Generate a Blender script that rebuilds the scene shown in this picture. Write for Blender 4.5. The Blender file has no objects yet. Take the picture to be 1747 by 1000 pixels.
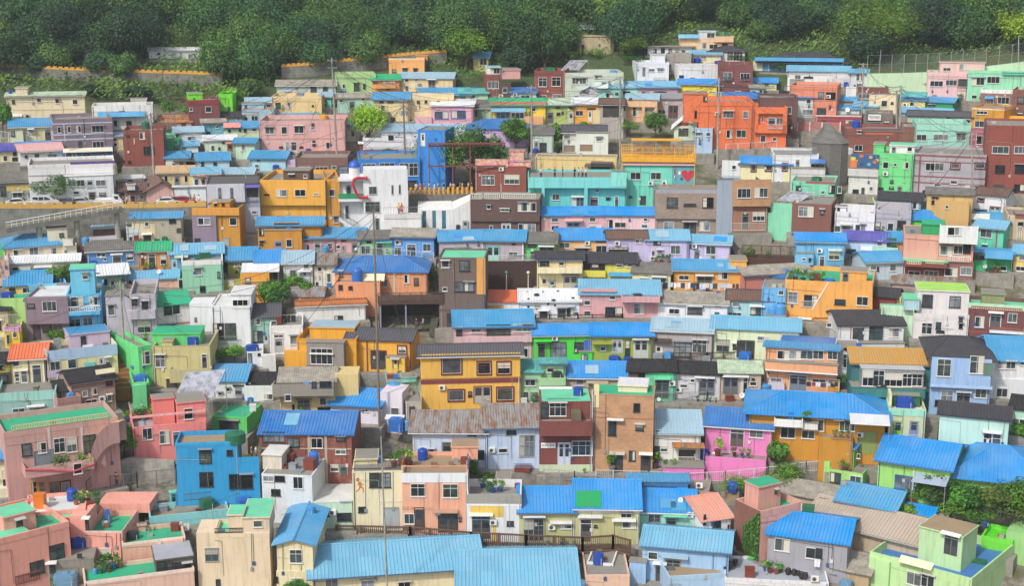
import bpy, math, random, hashlib
from mathutils import Vector, Matrix
random.seed(7)
scene = bpy.context.scene
COL = scene.collection
FPX, PCX, PCY = 2400.0, 873.5, 500.0
PITCH = math.radians(12.5)
S = 1.4          # metres per unit of the range table below
CAMZ = 84.0
CAM = Vector((0, 0, CAMZ))
SP, CP = math.sin(PITCH), math.cos(PITCH)

def ray(px, py):
    cx, cy = (px - PCX) / FPX, (py - PCY) / FPX
    return Vector((cx, CP - cy * SP, -SP - cy * CP))

# ------------------------------------------------------------------ terrain profile: horizontal range -> height
_tab = [(1100, 99), (1000, 105), (850, 115), (700, 127), (500, 145), (390, 157), (265, 180), (150, 205), (100, 215), (40, 226), (0, 234)]
PROF = []
for y, D in _tab:
    dep = PITCH + math.atan((y - 500) / FPX)
    PROF.append((D * S, CAMZ - D * S * math.tan(dep)))
PROF.sort()
_d0, _z0 = PROF[0]
PROF = [(-60.0, _z0 - 18), (84.0, _z0 - 17), (126.0, _z0 - 4.2)] + PROF
_d1, _z1 = PROF[-1]
PROF += [(364, _z1 + 18), (420, _z1 + 49), (590, _z1 + 98)]

def G(r):
    if r <= PROF[0][0]: return PROF[0][1]
    for (a, za), (b, zb) in zip(PROF, PROF[1:]):
        if r <= b:
            return za + (zb - za) * (r - a) / (b - a)
    return PROF[-1][1]

def ground(px, py):
    """the point where the sight line through a pixel meets the hillside"""
    d = ray(px, py)
    h = math.hypot(d.x, d.y)
    lo, hi = 87.0, 87.0
    while hi < 570 and CAMZ + d.z * (hi / h) > G(hi): lo, hi = hi, hi + 2.0
    for _ in range(30):
        m = (lo + hi) / 2
        if CAMZ + d.z * (m / h) > G(m): lo = m
        else: hi = m
    return CAM + d * (hi / h)

def at_range(px, py, r):
    d = ray(px, py)
    return CAM + d * (r / math.hypot(d.x, d.y))

def at_z(px, py, z):
    d = ray(px, py)
    return CAM + d * ((z - CAMZ) / d.z)

def GZ(x, y): return G(math.hypot(x, y))

# ------------------------------------------------------------------ object helpers
def tag(o, label=None, cat=None, group=None, kind=None):
    if label: o['label'] = label
    if cat: o['category'] = cat
    if group: o['group'] = group
    if kind: o['kind'] = kind
    return o

def empty(name, loc=(0, 0, 0), rz=0.0, label=None, cat=None, group=None):
    o = bpy.data.objects.new(name, None)
    o.empty_display_size = 0.3
    COL.objects.link(o); o.location = loc; o.rotation_euler = (0, 0, rz)
    return tag(o, label, cat, group)

def link(name, me, parent=None, loc=None, rz=None):
    o = bpy.data.objects.new(name, me); COL.objects.link(o)
    if parent: o.parent = parent
    if loc is not None: o.location = loc
    if rz is not None: o.rotation_euler = (0, 0, rz)
    return o

def copy_tree(o, parent=None):
    c = o.copy(); COL.objects.link(c); c.parent = parent
    for ch in list(o.children): copy_tree(ch, c)
    return c

class MB:
    def __init__(s): s.v = []; s.f = []; s.m = []; s.mats = []
    def mi(s, m):
        if m not in s.mats: s.mats.append(m)
        return s.mats.index(m)
    def poly(s, pts, m):
        b = len(s.v); s.v += [tuple(p) for p in pts]
        s.f.append(tuple(range(b, b + len(pts)))); s.m.append(s.mi(m))
    def mesh(s, vs, fs, m):
        b = len(s.v); s.v += [tuple(p) for p in vs]; k = s.mi(m)
        for f in fs: s.f.append(tuple(b + i for i in f)); s.m.append(k)
    def box(s, x0, x1, y0, y1, z0, z1, m):
        vs = [(x0, y0, z0), (x1, y0, z0), (x1, y1, z0), (x0, y1, z0), (x0, y0, z1), (x1, y0, z1), (x1, y1, z1), (x0, y1, z1)]
        s.mesh(vs, [(0, 3, 2, 1), (4, 5, 6, 7), (0, 1, 5, 4), (1, 2, 6, 5), (2, 3, 7, 6), (3, 0, 4, 7)], m)
    def prism_u(s, poly, x0, x1, m):
        """poly: (y,z) profile counter-clockwise seen from +x, extruded along x"""
        n = len(poly)
        vs = [(x0, a, b) for a, b in poly] + [(x1, a, b) for a, b in poly]
        fs = [tuple(range(n))[::-1], tuple(range(n, 2 * n))] + [(i, (i + 1) % n, n + (i + 1) % n, n + i) for i in range(n)]
        s.mesh(vs, fs, m)
    def prism_v(s, poly, y0, y1, m):
        n = len(poly)
        vs = [(a, y0, b) for a, b in poly] + [(a, y1, b) for a, b in poly]
        fs = [tuple(range(n)), tuple(range(n, 2 * n))[::-1]] + [((i + 1) % n, i, n + i, n + (i + 1) % n) for i in range(n)]
        s.mesh(vs, fs, m)
    def prism_z(s, poly, z0, z1, m):
        n = len(poly)
        vs = [(a, b, z0) for a, b in poly] + [(a, b, z1) for a, b in poly]
        fs = [tuple(range(n))[::-1], tuple(range(n, 2 * n))] + [(i, (i + 1) % n, n + (i + 1) % n, n + i) for i in range(n)]
        s.mesh(vs, fs, m)
    def tube(s, p, q, r0, r1, m, n=8, caps=True):
        p, q = Vector(p), Vector(q); d = (q - p).normalized()
        a = d.orthogonal().normalized(); b = d.cross(a)
        vs = []
        for c, r in ((p, r0), (q, r1)):
            for i in range(n):
                t = 2 * math.pi * i / n
                vs.append(c + a * (math.cos(t) * r) + b * (math.sin(t) * r))
        fs = [(i, (i + 1) % n, n + (i + 1) % n, n + i) for i in range(n)]
        if caps: fs += [tuple(range(n))[::-1], tuple(range(n, 2 * n))]
        s.mesh(vs, fs, m)
    def lathe(s, c, prof, m, n=20):
        """prof: (r,z) from bottom to top round the vertical through c"""
        cx, cy, cz = c; vs = []
        for r, z in prof:
            for i in range(n):
                t = 2 * math.pi * i / n
                vs.append((cx + r * math.cos(t), cy + r * math.sin(t), cz + z))
        fs = []
        for k in range(len(prof) - 1):
            for i in range(n):
                j = (i + 1) % n
                fs.append((k * n + i, k * n + j, (k + 1) * n + j, (k + 1) * n + i))
        fs.append(tuple(range(n))[::-1]); fs.append(tuple(range((len(prof) - 1) * n, len(prof) * n)))
        s.mesh(vs, fs, m)
    def ball(s, c, rx, ry, rz, m, n=10, k=6):
        prof = [(max(0.02, math.sin(math.pi * i / k)), -math.cos(math.pi * i / k)) for i in range(k + 1)]
        vs = []
        for r, z in prof:
            for i in range(n):
                t = 2 * math.pi * i / n
                vs.append((c[0] + rx * r * math.cos(t), c[1] + ry * r * math.sin(t), c[2] + rz * z))
        fs = [(a * n + i, a * n + (i + 1) % n, (a + 1) * n + (i + 1) % n, (a + 1) * n + i) for a in range(k) for i in range(n)]
        s.mesh(vs, fs, m)
    def data(s, name, smooth=False, uv=True):
        me = bpy.data.meshes.new(name)
        me.from_pydata(s.v, [], s.f); me.update()
        for m in s.mats: me.materials.append(m)
        me.polygons.foreach_set('material_index', s.m)
        if smooth: me.polygons.foreach_set('use_smooth', [True] * len(s.f))
        if uv:
            l = me.uv_layers.new(name='UVMap'); out = []
            for p in me.polygons:
                n = p.normal; ax, ay, az = abs(n.x), abs(n.y), abs(n.z)
                for vi in p.vertices:
                    c = s.v[vi]
                    if az > max(ax, ay): out += (c[1], c[0]) if ax > ay + 1e-4 else (c[0], c[1])
                    elif ax > ay: out += (c[1], c[2])
                    else: out += (c[0], c[2])
            l.data.foreach_set('uv', out)
        return me
    def build(s, name, parent=None, smooth=False, loc=None, rz=None):
        return link(name, s.data(name, smooth), parent, loc, rz)

# ------------------------------------------------------------------ materials
def lin(h, k=1.0):
    out = []
    for i in (0, 2, 4):
        c = int(h[i:i + 2], 16) / 255
        out.append((c / 12.92 if c <= .04045 else ((c + .055) / 1.055) ** 2.4) * k)
    return tuple(out) + (1.0,)

class NT:
    def __init__(s, name):
        s.mat = bpy.data.materials.new(name); s.mat.use_nodes = True
        s.t = s.mat.node_tree; s.b = s.t.nodes['Principled BSDF']
    def n(s, typ, **kw):
        o = s.t.nodes.new(typ)
        for k, v in kw.items():
            if k in o.inputs: o.inputs[k].default_value = v
            else: setattr(o, k, v)
        return o
    def l(s, a, b): s.t.links.new(a, b)
    def coords(s):
        """object coordinates moved by a random amount per object"""
        tc = s.n('ShaderNodeTexCoord'); oi = s.n('ShaderNodeObjectInfo')
        mul = s.n('ShaderNodeMath', operation='MULTIPLY'); s.l(oi.outputs['Random'], mul.inputs[0]); mul.inputs[1].default_value = 91.0
        add = s.n('ShaderNodeVectorMath', operation='ADD'); s.l(tc.outputs['Object'], add.inputs[0]); s.l(mul.outputs[0], add.inputs[1])
        return add.outputs[0], tc, oi
    def noise(s, vec, scale, detail=3, rough=.6, stretch=None):
        if stretch:
            mp = s.n('ShaderNodeMapping'); mp.inputs['Scale'].default_value = stretch; s.l(vec, mp.inputs['Vector']); vec = mp.outputs[0]
        nz = s.n('ShaderNodeTexNoise'); nz.inputs['Scale'].default_value = scale; nz.inputs['Detail'].default_value = detail; nz.inputs['Roughness'].default_value = rough
        s.l(vec, nz.inputs['Vector']); return nz.outputs['Fac']
    def ramp(s, fac, a, b, ca=0.0, cb=1.0):
        r = s.n('ShaderNodeMapRange'); r.inputs['From Min'].default_value = a; r.inputs['From Max'].default_value = b
        r.inputs['To Min'].default_value = ca; r.inputs['To Max'].default_value = cb
        s.l(fac, r.inputs['Value']); return r.outputs[0]
    def mix(s, fac, a, b, mode='MIX'):
        m = s.n('ShaderNodeMix', data_type='RGBA', blend_type=mode)
        if hasattr(fac, 'node'): s.l(fac, m.inputs[0])
        else: m.inputs[0].default_value = fac
        for v, i in ((a, 6), (b, 7)):
            if hasattr(v, 'node'): s.l(v, m.inputs[i])
            else: m.inputs[i].default_value = v
        return m.outputs[2]
    def col(s, c): s.l(c, s.b.inputs['Base Color'])
    def bump(s, fac, strength=.3, dist=.02):
        b = s.n('ShaderNodeBump'); b.inputs['Strength'].default_value = strength; b.inputs['Distance'].default_value = dist
        s.l(fac, b.inputs['Height']); s.l(b.outputs[0], s.b.inputs['Normal'])

_M = {}
def mat(kind, hx):
    key = (kind, hx)
    if key in _M: return _M[key]
    n = NT(kind + '_' + hx); c = lin(hx)
    if kind in ('paint', 'old'): c = tuple(x * .95 + .02 for x in c[:3]) + (1,)
    R = n.b.inputs['Roughness']; R.default_value = .8
    dirt = lin('57524a')
    if kind in ('paint', 'old'):
        v, tc, oi = n.coords()
        k = 1.0 if kind == 'paint' else 2.2
        big = n.ramp(n.noise(v, .35, 4), .35, .75, 0, .32 * k)
        c1 = n.mix(big, c, tuple(x * .62 + y * .2 for x, y in zip(c[:3], dirt[:3])) + (1,))
        streak = n.ramp(n.noise(v, 1.0, 4, .65, (2.6, 2.6, .22)), .5, .72, 0, .55 * k)
        c2 = n.mix(streak, c1, n.mix(.5, c1, dirt, 'MULTIPLY'))
        pe = n.ramp(n.noise(v, 1.7, 5, .7), .62 if kind == 'paint' else .56, .66 if kind == 'paint' else .62, 0, .34 if kind == 'paint' else .75)
        c3 = n.mix(pe, c2, n.mix(.55, c2, lin('9c968a')))
        n.col(c3); n.bump(n.noise(v, 9, 3), .15, .02)
    elif kind == 'brick':
        tc = n.n('ShaderNodeTexCoord'); b = n.n('ShaderNodeTexBrick')
        b.inputs['Color1'].default_value = c; b.inputs['Color2'].default_value = tuple(x * .74 for x in c[:3]) + (1,)
        b.inputs['Mortar'].default_value = tuple(x * .6 + .12 for x in c[:3]) + (1,)
        b.inputs['Scale'].default_value = 1; b.inputs['Brick Width'].default_value = .42; b.inputs['Row Height'].default_value = .16
        b.inputs['Mortar Size'].default_value = .018
        n.l(tc.outputs['UV'], b.inputs['Vector'])
        v, _, _ = n.coords()
        st = n.ramp(n.noise(v, .6, 5), .4, .75, 0, .45)
        n.col(n.mix(st, b.outputs['Color'], n.mix(.6, b.outputs['Color'], lin('3a322e'))))
    elif kind == 'rib' or kind == 'hipmetal':
        v, tc, oi = n.coords()
        f1 = n.ramp(n.noise(v, .3, 4), .4, .72, 0, .55)
        fade = tuple(x * .7 + .16 for x in c[:3]) + (1,)
        own = n.ramp(oi.outputs['Random'], 0, 1, 0, .42); deep = n.mix(own, c, n.mix(.5, c, fade)); c1 = n.mix(f1, deep, fade)
        st = n.ramp(n.noise(v, 1.0, 4, .65, (3.0, .35, .35)), .56, .8, 0, .5)
        c2 = n.mix(st, c1, n.mix(.55, c1, lin('74706c')))
        sp = n.ramp(n.noise(v, 6, 4, .7), .67, .72, 0, .55)
        c2 = n.mix(sp, c2, n.mix(.5, c2, lin('c8d4dc')))
        
        sheet = n.n('ShaderNodeTexBrick'); sheet.inputs['Scale'].default_value = 1; sheet.inputs['Brick Width'].default_value = 1.6; sheet.inputs['Row Height'].default_value = 2.4; sheet.inputs['Mortar Size'].default_value = .012
        sheet.inputs['Color1'].default_value = (1, 1, 1, 1); sheet.inputs['Color2'].default_value = (.84, .86, .88, 1); sheet.inputs['Mortar'].default_value = (.5, .52, .55, 1); n.l(tc.outputs['UV'], sheet.inputs['Vector'])
        c2 = n.mix(1.0, c2, sheet.outputs['Color'], 'MULTIPLY'); rs = n.ramp(n.noise(v, 2.2, 5, .75, (1, .5, .5)), .68, .74, 0, .7); c2 = n.mix(rs, c2, lin('8a6a50'))
        n.col(c2); R.default_value = .42
        if kind == 'hipmetal':
            w = n.n('ShaderNodeTexWave', wave_type='BANDS', bands_direction='X'); w.inputs['Scale'].default_value = .72
            n.l(tc.outputs['UV'], w.inputs['Vector'])
            n.bump(n.ramp(w.outputs['Fac'], .75, 1), .9, .05)
    elif kind in ('rust', 'lichen'):
        v, tc, oi = n.coords()
        f = n.ramp(n.noise(v, 1.0, 5, .7, (1.4, .5, .5)), .42, .6)
        c1 = n.mix(f, c, lin('b8863a' if kind == 'lichen' else '7c5a40'))
        g = n.ramp(n.noise(v, 1.3, 5, .7, (2.2, .3, .3)), .5, .66)
        n.col(n.mix(g, c1, lin('8a8c8e' if kind == 'rust' else 'a89468'))); R.default_value = .75
    elif kind == 'tile':
        v, tc, oi = n.coords()
        f = n.ramp(n.noise(v, .8, 5), .38, .72)
        c1 = n.mix(f, c, tuple(x * .55 + .035 for x in c[:3]) + (1,))
        n.col(c1); R.default_value = .7
        w = n.n('ShaderNodeTexWave', wave_type='BANDS', bands_direction='Y'); w.inputs['Scale'].default_value = 1.1
        n.l(tc.outputs['UV'], w.inputs['Vector']); n.bump(w.outputs['Fac'], .6, .04)
    elif kind in ('slate', 'conc', 'earth'):
        v, tc, oi = n.coords()
        f = n.ramp(n.noise(v, .7, 6, .7), .35, .7)
        c1 = n.mix(f, c, tuple(x * .5 for x in c[:3]) + (1,))
        g = n.ramp(n.noise(v, 2.4, 5, .7, (1, 1, .4)), .5, .75, 0, .6)
        c2 = n.mix(g, c1, tuple(min(1, x * 1.25 + .04) for x in c[:3]) + (1,))
        m = n.ramp(n.noise(v, .45, 5, .7), .58, .7, 0, .5)
        n.col(n.mix(m, c2, lin('4a5236'))); n.bump(n.noise(v, 7, 4), .3, .03); R.default_value = .9
    elif kind == 'floor':
        v, tc, oi = n.coords()
        f = n.ramp(n.noise(v, .5, 5, .65), .4, .68, 0, .7)
        c1 = n.mix(f, c, tuple(x * .66 + .045 for x in c[:3]) + (1,))
        g = n.ramp(n.noise(v, 1.6, 5, .7), .6, .68, 0, .5)
        n.col(n.mix(g, c1, n.mix(.5, c1, lin('b0aca0')))); R.default_value = .65
    elif kind == 'glass':
        v, tc, oi = n.coords()
        n.col(n.mix(n.ramp(n.noise(v, .9, 2), .4, .65), c, tuple(x * .45 for x in c[:3]) + (1,)))
        R.default_value = .12; n.b.inputs['Specular IOR Level'].default_value = .7
    elif kind == 'plast':
        v, tc, oi = n.coords()
        f = n.ramp(n.noise(v, 1.1, 4), .4, .7, 0, .4)
        n.col(n.mix(f, c, tuple(x * .6 + .06 for x in c[:3]) + (1,))); R.default_value = .38
    elif kind == 'metal':
        n.b.inputs['Base Color'].default_value = c; n.b.inputs['Metallic'].default_value = .85; R.default_value = .35
    elif kind == 'mosaic':
        tc = n.n('ShaderNodeTexCoord'); vo = n.n('ShaderNodeTexVoronoi'); vo.inputs['Scale'].default_value = 3.2
        n.l(tc.outputs['Object'], vo.inputs['Vector'])
        hs = n.n('ShaderNodeHueSaturation'); hs.inputs['Saturation'].default_value = .8; n.l(vo.outputs['Color'], hs.inputs['Color'])
        n.col(n.mix(.6, hs.outputs['Color'], lin('d8785a')))
    elif kind == 'wood':
        v, tc, oi = n.coords()
        f = n.noise(v, 2.0, 5, .7, (1, 1, 5))
        n.col(n.mix(n.ramp(f, .35, .7), c, tuple(x * .5 for x in c[:3]) + (1,)))
    elif kind == 'leaf':
        oi = n.n('ShaderNodeObjectInfo'); at = n.n('ShaderNodeAttribute', attribute_name='tone')
        c1 = n.mix(oi.outputs['Random'], tuple(x * .72 for x in c[:3]) + (1,), tuple(x * y for x, y in zip(c[:3], (1.5, 1.3, .95))) + (1,))
        c2 = n.mix(at.outputs['Fac'], n.mix(1.0, c1, (.5, .56, .62, 1), 'MULTIPLY'), n.mix(1.0, c1, (2.5, 2.35, 1.3, 1), 'MULTIPLY'))
        n.col(c2); R.default_value = .6
        tr = n.n('ShaderNodeBsdfTranslucent'); n.l(c2, tr.inputs['Color'])
        ms = n.n('ShaderNodeMixShader'); ms.inputs[0].default_value = .3
        n.l(n.b.outputs[0], ms.inputs[1]); n.l(tr.outputs[0], ms.inputs[2])
        n.l(ms.outputs[0], n.t.nodes['Material Output'].inputs['Surface'])
    else:
        n.b.inputs['Base Color'].default_value = c
    _M[key] = n.mat
    return n.mat

PAL = dict(white='e6e6e2', cream='e6dab6', beige='d6c6a0', lemon='e8e4b4', yellow='e8c050', butter='e8c98c', gold='eaa62e', mustard='cf8f14',
           ochre='c4831a', orange='e59a4a', apricot='e8b070', peach='e2a582', coral='ef8a6a', salmon='ee8d80', pink='dfaaaa', pale='e4c4c4', rose='d99aa0',
           hotpink='e67fbe', lilac='c6b8dc', mauve='857480', taupe='a39384', tan='b5835a', mint='8fd8b6', seafoam='a6d8c4', aqua='62c8c0', palegreen='c4dcb0',
           sage='93b79f', green='4ecb6a', vivid='3fd63a', lime='74de1e', applegreen='9ad06a', olive='98a03c', khaki='b9ba84', emerald='12a065', teal='1f6f72',
           sky='93c4dc', blue='4b95d4', cornflower='5590cc', turq='0a98d2', cafe='1888da', paleblue='bcd4e8', lavgrey='b8aebb', grey='a9a8a8', dgrey='606064',
           black='26262a', brown='5c4034', maroon='7a2c34', concrete='98948a', red='b03038', silver='b8bcc0', lav='b9b8d8')
def wmat(tok):
    if ':' in tok:
        k, h = tok.split(':'); return mat(k, PAL.get(h, h))
    return mat('paint', PAL.get(tok, tok))
BRK = {'redbrick': '8e4636', 'brownbrick': '6b463c', 'darkbrick': '5a4844', 'tanbrick': 'c69468', 'maroonbrick': '7e3a38', 'taupebrick': 'a08a7a', 'mauvebrick': '877682'}
RF = dict(blue=('3e98c8', 'rib'), lblue=('72b2d0', 'rib'), sky=('9cbccc', 'rib'), azure=('1690d8', 'rib'), dblue=('2c76bc', 'rib'), lichen=('b08a4a', 'lichen'), purple=('5450a8', 'rib'), pinkr=('d8a8a4', 'rib'),
          greenr=('1fae74', 'rib'), teal=('5fb0ae', 'slate'), tile=('5b5a60', 'tile'), dark=('3a3a40', 'tile'), black=('2a292c', 'slate'), brown=('75594c', 'tile'), slate=('a39c90', 'slate'),
          dslate=('77746f', 'slate'), greyr=('8c8c92', 'rib'), rust=('8a8c8c', 'rust'), rusty=('b8742e', 'rust'), whiter=('e0e2e4', 'rib'), orange=('e0703c', 'rib'), terracotta=('c87a3e', 'tile'), coralr=('d8957f', 'rib'),
          tanr=('d0ab7c', 'rib'), beiger=('b4a593', 'rib'), silverr=('9fb0c4', 'rib'), palegr=('b8ccb0', 'slate'),
          conc=('8e8a80', 'floor'), green=('27ae80', 'floor'), mint=('6cd0a4', 'floor'), white=('d8dad8', 'floor'), tan=('a08a6c', 'floor'), limef=('a6d860', 'floor'), bluef=('3f78b8', 'floor'), greyf=('a6aab4', 'floor'), dkf=('5c5854', 'floor'), limeg=('5cd81c', 'floor'), orangef=('e8a050', 'floor'), blackf=('34343a', 'floor'), gold=('eaa62e', 'floor'))
def rmat(tok):
    if tok not in RF: return W_(tok)
    h, k = RF[tok]; return mat(k, h)
def W_(tok):
    if tok == 'redold': return mat('old', '8c4a3c')
    if tok == 'mosaic': return mat('mosaic', 'c86a4a')
    return mat('brick', BRK[tok]) if tok in BRK else wmat(tok)
WHITE = mat('plain', 'e8e8e6'); CONC = mat('conc', '98948a'); DARKM = mat('plain', '2c2a2a'); STEEL = mat('metal', 'b4b8bc'); RAIL = mat('plain', '8a8c8e'); WOODM = mat('wood', '5a4034')
# ------------------------------------------------------------------ windows and doors (cached shared meshes)
_WC = {}
FRC = dict(w='d2d2ce', k='2e2c2c', r='6e2626', b='2566b4', y='c89020', n='9a9a98', o='c87830', g='b8bab8', t='38a0a0')
GLS = ['2b3238', '343c44', '242a2e', '4a5458', '3d4a44', '6a7074', '57605c', '2f3a40', '8a9298', '45575c', '1e2224', '727a7c']
def q5(x): return max(.2, round(x / .1) * .1)
def win_mesh(w, h, c, bars=False):
    key = ('w', w, h, c, bars)
    if key in _WC: return _WC[key]
    m = mat('plain', FRC[c]); b = MB(); t = min(.065, w * .11); X, Z = w / 2, h / 2
    b.box(-X, X, -.10, .01, -Z, -Z + t, m); b.box(-X, X, -.10, .01, Z - t, Z, m)
    b.box(-X, -X + t, -.098, .01, -Z + t, Z - t, m); b.box(X - t, X, -.098, .01, -Z + t, Z - t, m)
    if c == 'r':
        w2 = mat('plain', 'd2d2ce'); e = t + .05; b.box(-X + t, X - t, -.075, .01, -Z + t, -Z + e, w2); b.box(-X + t, X - t, -.075, .01, Z - e, Z - t, w2); b.box(-X + t, -X + e, -.074, .01, -Z + e, Z - e, w2); b.box(X - e, X - t, -.074, .01, -Z + e, Z - e, w2)
        for q0, q1, r0, r1 in ((-X - .1, X + .1, Z, Z + .14), (-X - .1, X + .1, -Z - .14, -Z), (-X - .1, -X, -Z, Z), (X, X + .1, -Z, Z)): b.box(q0, q1, -.12, .01, r0, r1, m)
    k = max(0, round(w / .75) - 1) if w > .75 else 0
    for i in range(k):
        x = -X + w * (i + 1) / (k + 1)
        b.box(x - .022, x + .022, -.085, .01, -Z + t, Z - t, m)
    if h > 1.5: b.box(-X + t, X - t, -.08, .01, Z * .35 - .025, Z * .35 + .025, m)
    b.box(-X - .06, X + .06, -.15, .01, -Z - .06, -Z, m)
    if bars:
        bm = mat('plain', '6a6c6c'); nb = max(3, int(w / .16))
        for i in range(nb): b.box(-X + w * (i + .5) / nb - .012, -X + w * (i + .5) / nb + .012, -.19, -.165, -Z, Z, bm)
        for z in (-Z + .1, 0, Z - .1): b.box(-X, X, -.195, -.17, z - .02, z + .02, bm)
    _WC[key] = b.data('window_frame'); return _WC[key]
def pane_mesh(w, h, g):
    key = ('p', w, h, g)
    if key in _WC: return _WC[key]
    b = MB(); m = mat('glass', g); t = min(.065, w * .11) - .01; X, Z = w / 2 - t, h / 2 - t
    b.box(-X, X, -.04, .0, -Z, Z, m)
    _WC[key] = b.data('pane'); return _WC[key]
def curtain_mesh(w, h, side):
    key = ('c', w, h, side)
    if key in _WC: return _WC[key]
    b = MB(); m = mat('plain', 'c9c4b4'); t = .08; X, Z = w / 2 - t, h / 2 - t
    x0, x1 = (-X, -X * .25) if side == 0 else (X * .2, X) if side == 1 else (-X, X)
    b.box(x0, x1, -.052, -.042, -Z if side < 2 else 0, Z, m)
    _WC[key] = b.data('curtain'); return _WC[key]
def door_mesh(w, h, c, leaf):
    key = ('d', w, h, c, leaf)
    if key in _WC: return _WC[key]
    b = MB(); m = mat('plain', FRC[c]); lm = mat('paint', leaf); t = .09; X, Z = w / 2, h / 2
    b.box(-X, -X + t, -.09, .01, -Z, Z, m); b.box(X - t, X, -.09, .01, -Z, Z, m); b.box(-X + t, X - t, -.088, .01, Z - t, Z, m)
    k = max(1, round(w / 1.0))
    for i in range(k):
        a = -X + t + (w - 2 * t) * i / k; e = -X + t + (w - 2 * t) * (i + 1) / k
        b.box(a + .02, e - .02, -.045, 0, -Z, Z - t - .01, lm)
        b.box(a + .14, e - .14, -.055, -.04, -Z * .1, Z - t - .14, mat('glass', '3a4248'))
        b.box(a + .14, e - .14, -.055, -.04, -Z + .12, -Z * .2, lm)
    b.box(-X + t, X - t, -.062, -.04, Z * .55, Z * .55 + .06, m)
    _WC[key] = b.data('door'); return _WC[key]
def shutter_mesh(w, h, col):
    key = ('s', w, h, col)
    if key in _WC: return _WC[key]
    b = MB(); m = mat('paint', col); X, Z = w / 2, h / 2
    n = max(4, int(h / .18))
    for i in range(n):
        z0 = -Z + h * i / n; z1 = -Z + h * (i + 1) / n
        b.mesh([(-X, -.05, z0), (X, -.05, z0), (X, -.02, z1), (-X, -.02, z1)], [(0, 1, 2, 3)], m)
    fr = mat('plain', '8c8c8a')
    b.box(-X - .07, -X, -.1, .01, -Z, Z + .08, fr); b.box(X, X + .07, -.1, .01, -Z, Z + .08, fr); b.box(-X, X, -.1, .01, Z, Z + .08, fr)
    _WC[key] = b.data('shutter'); return _WC[key]

# ------------------------------------------------------------------ roofs
def rib_sheet(b, P, L0, L1, m, kind, n0):
    """P(u, s): point on the slope at u metres along the eave and fraction s from eave to ridge; n0: up vector of the slope.
    A sheet with real ribs (or tile rolls, or corrugations) and a thickness."""
    n0 = Vector(n0).normalized()
    per, h = {'rib': (.40, .07), 'rust': (.34, .06), 'lichen': (.34, .06), 'slate': (.32, .045), 'tile': (.36, .085)}[kind]
    L = L1 - L0; n = max(2, int(round(L / per))); pts = []
    for i in range(n):
        a = L0 + L * i / n; d = L / n
        if kind == 'rib': pts += [(a, 0), (a + d * .62, 0), (a + d * .7, h), (a + d * .92, h)]
        elif kind == 'tile': pts += [(a, 0), (a + d * .45, 0), (a + d * .58, h * .85), (a + d * .72, h), (a + d * .88, h * .8)]
        else: pts += [(a, 0), (a + d * .3, h * .7), (a + d * .5, h), (a + d * .75, h * .55)]
    pts.append((L1, 0))
    vs = []
    for u, z in pts:
        vs += [Vector(P(u, 0)) + n0 * (z + .03), Vector(P(u, 1)) + n0 * (z + .03)]
    N = len(pts)
    fs = [(2 * i, 2 * i + 2, 2 * i + 3, 2 * i + 1) for i in range(N - 1)]
    base = len(vs)
    vs += [Vector(P(L0, 0)) - n0 * .06, Vector(P(L1, 0)) - n0 * .06, Vector(P(L1, 1)) - n0 * .06, Vector(P(L0, 1)) - n0 * .06]
    fs += [(base, base + 3, base + 2, base + 1)]
    fs += [(base + 1, 2 * N - 2, 0, base), (base, 0, 1, base + 3), (base + 2, 2 * N - 1, 2 * N - 2, base + 1)]
    b.mesh(vs, fs, m)

HOUSES = []; _lab = {}
class House: pass

def plane_uv(H, px, py, v=0.0):
    """where the sight line through a pixel meets the house's vertical plane at depth v: (u, z) in house coordinates"""
    d = ray(px, py); n = H.v
    P0 = H.P + n * v
    t = (P0 - CAM).dot(n) / d.dot(n)
    Q = CAM + d * t - H.P
    return Q.dot(H.u), Q.z
def plane_z(H, px, py, z):
    """(u, v) where it meets the level z above the house's base"""
    Q = at_z(px, py, H.P.z + z) - H.P
    return Q.dot(H.u), Q.dot(H.v)

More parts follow.
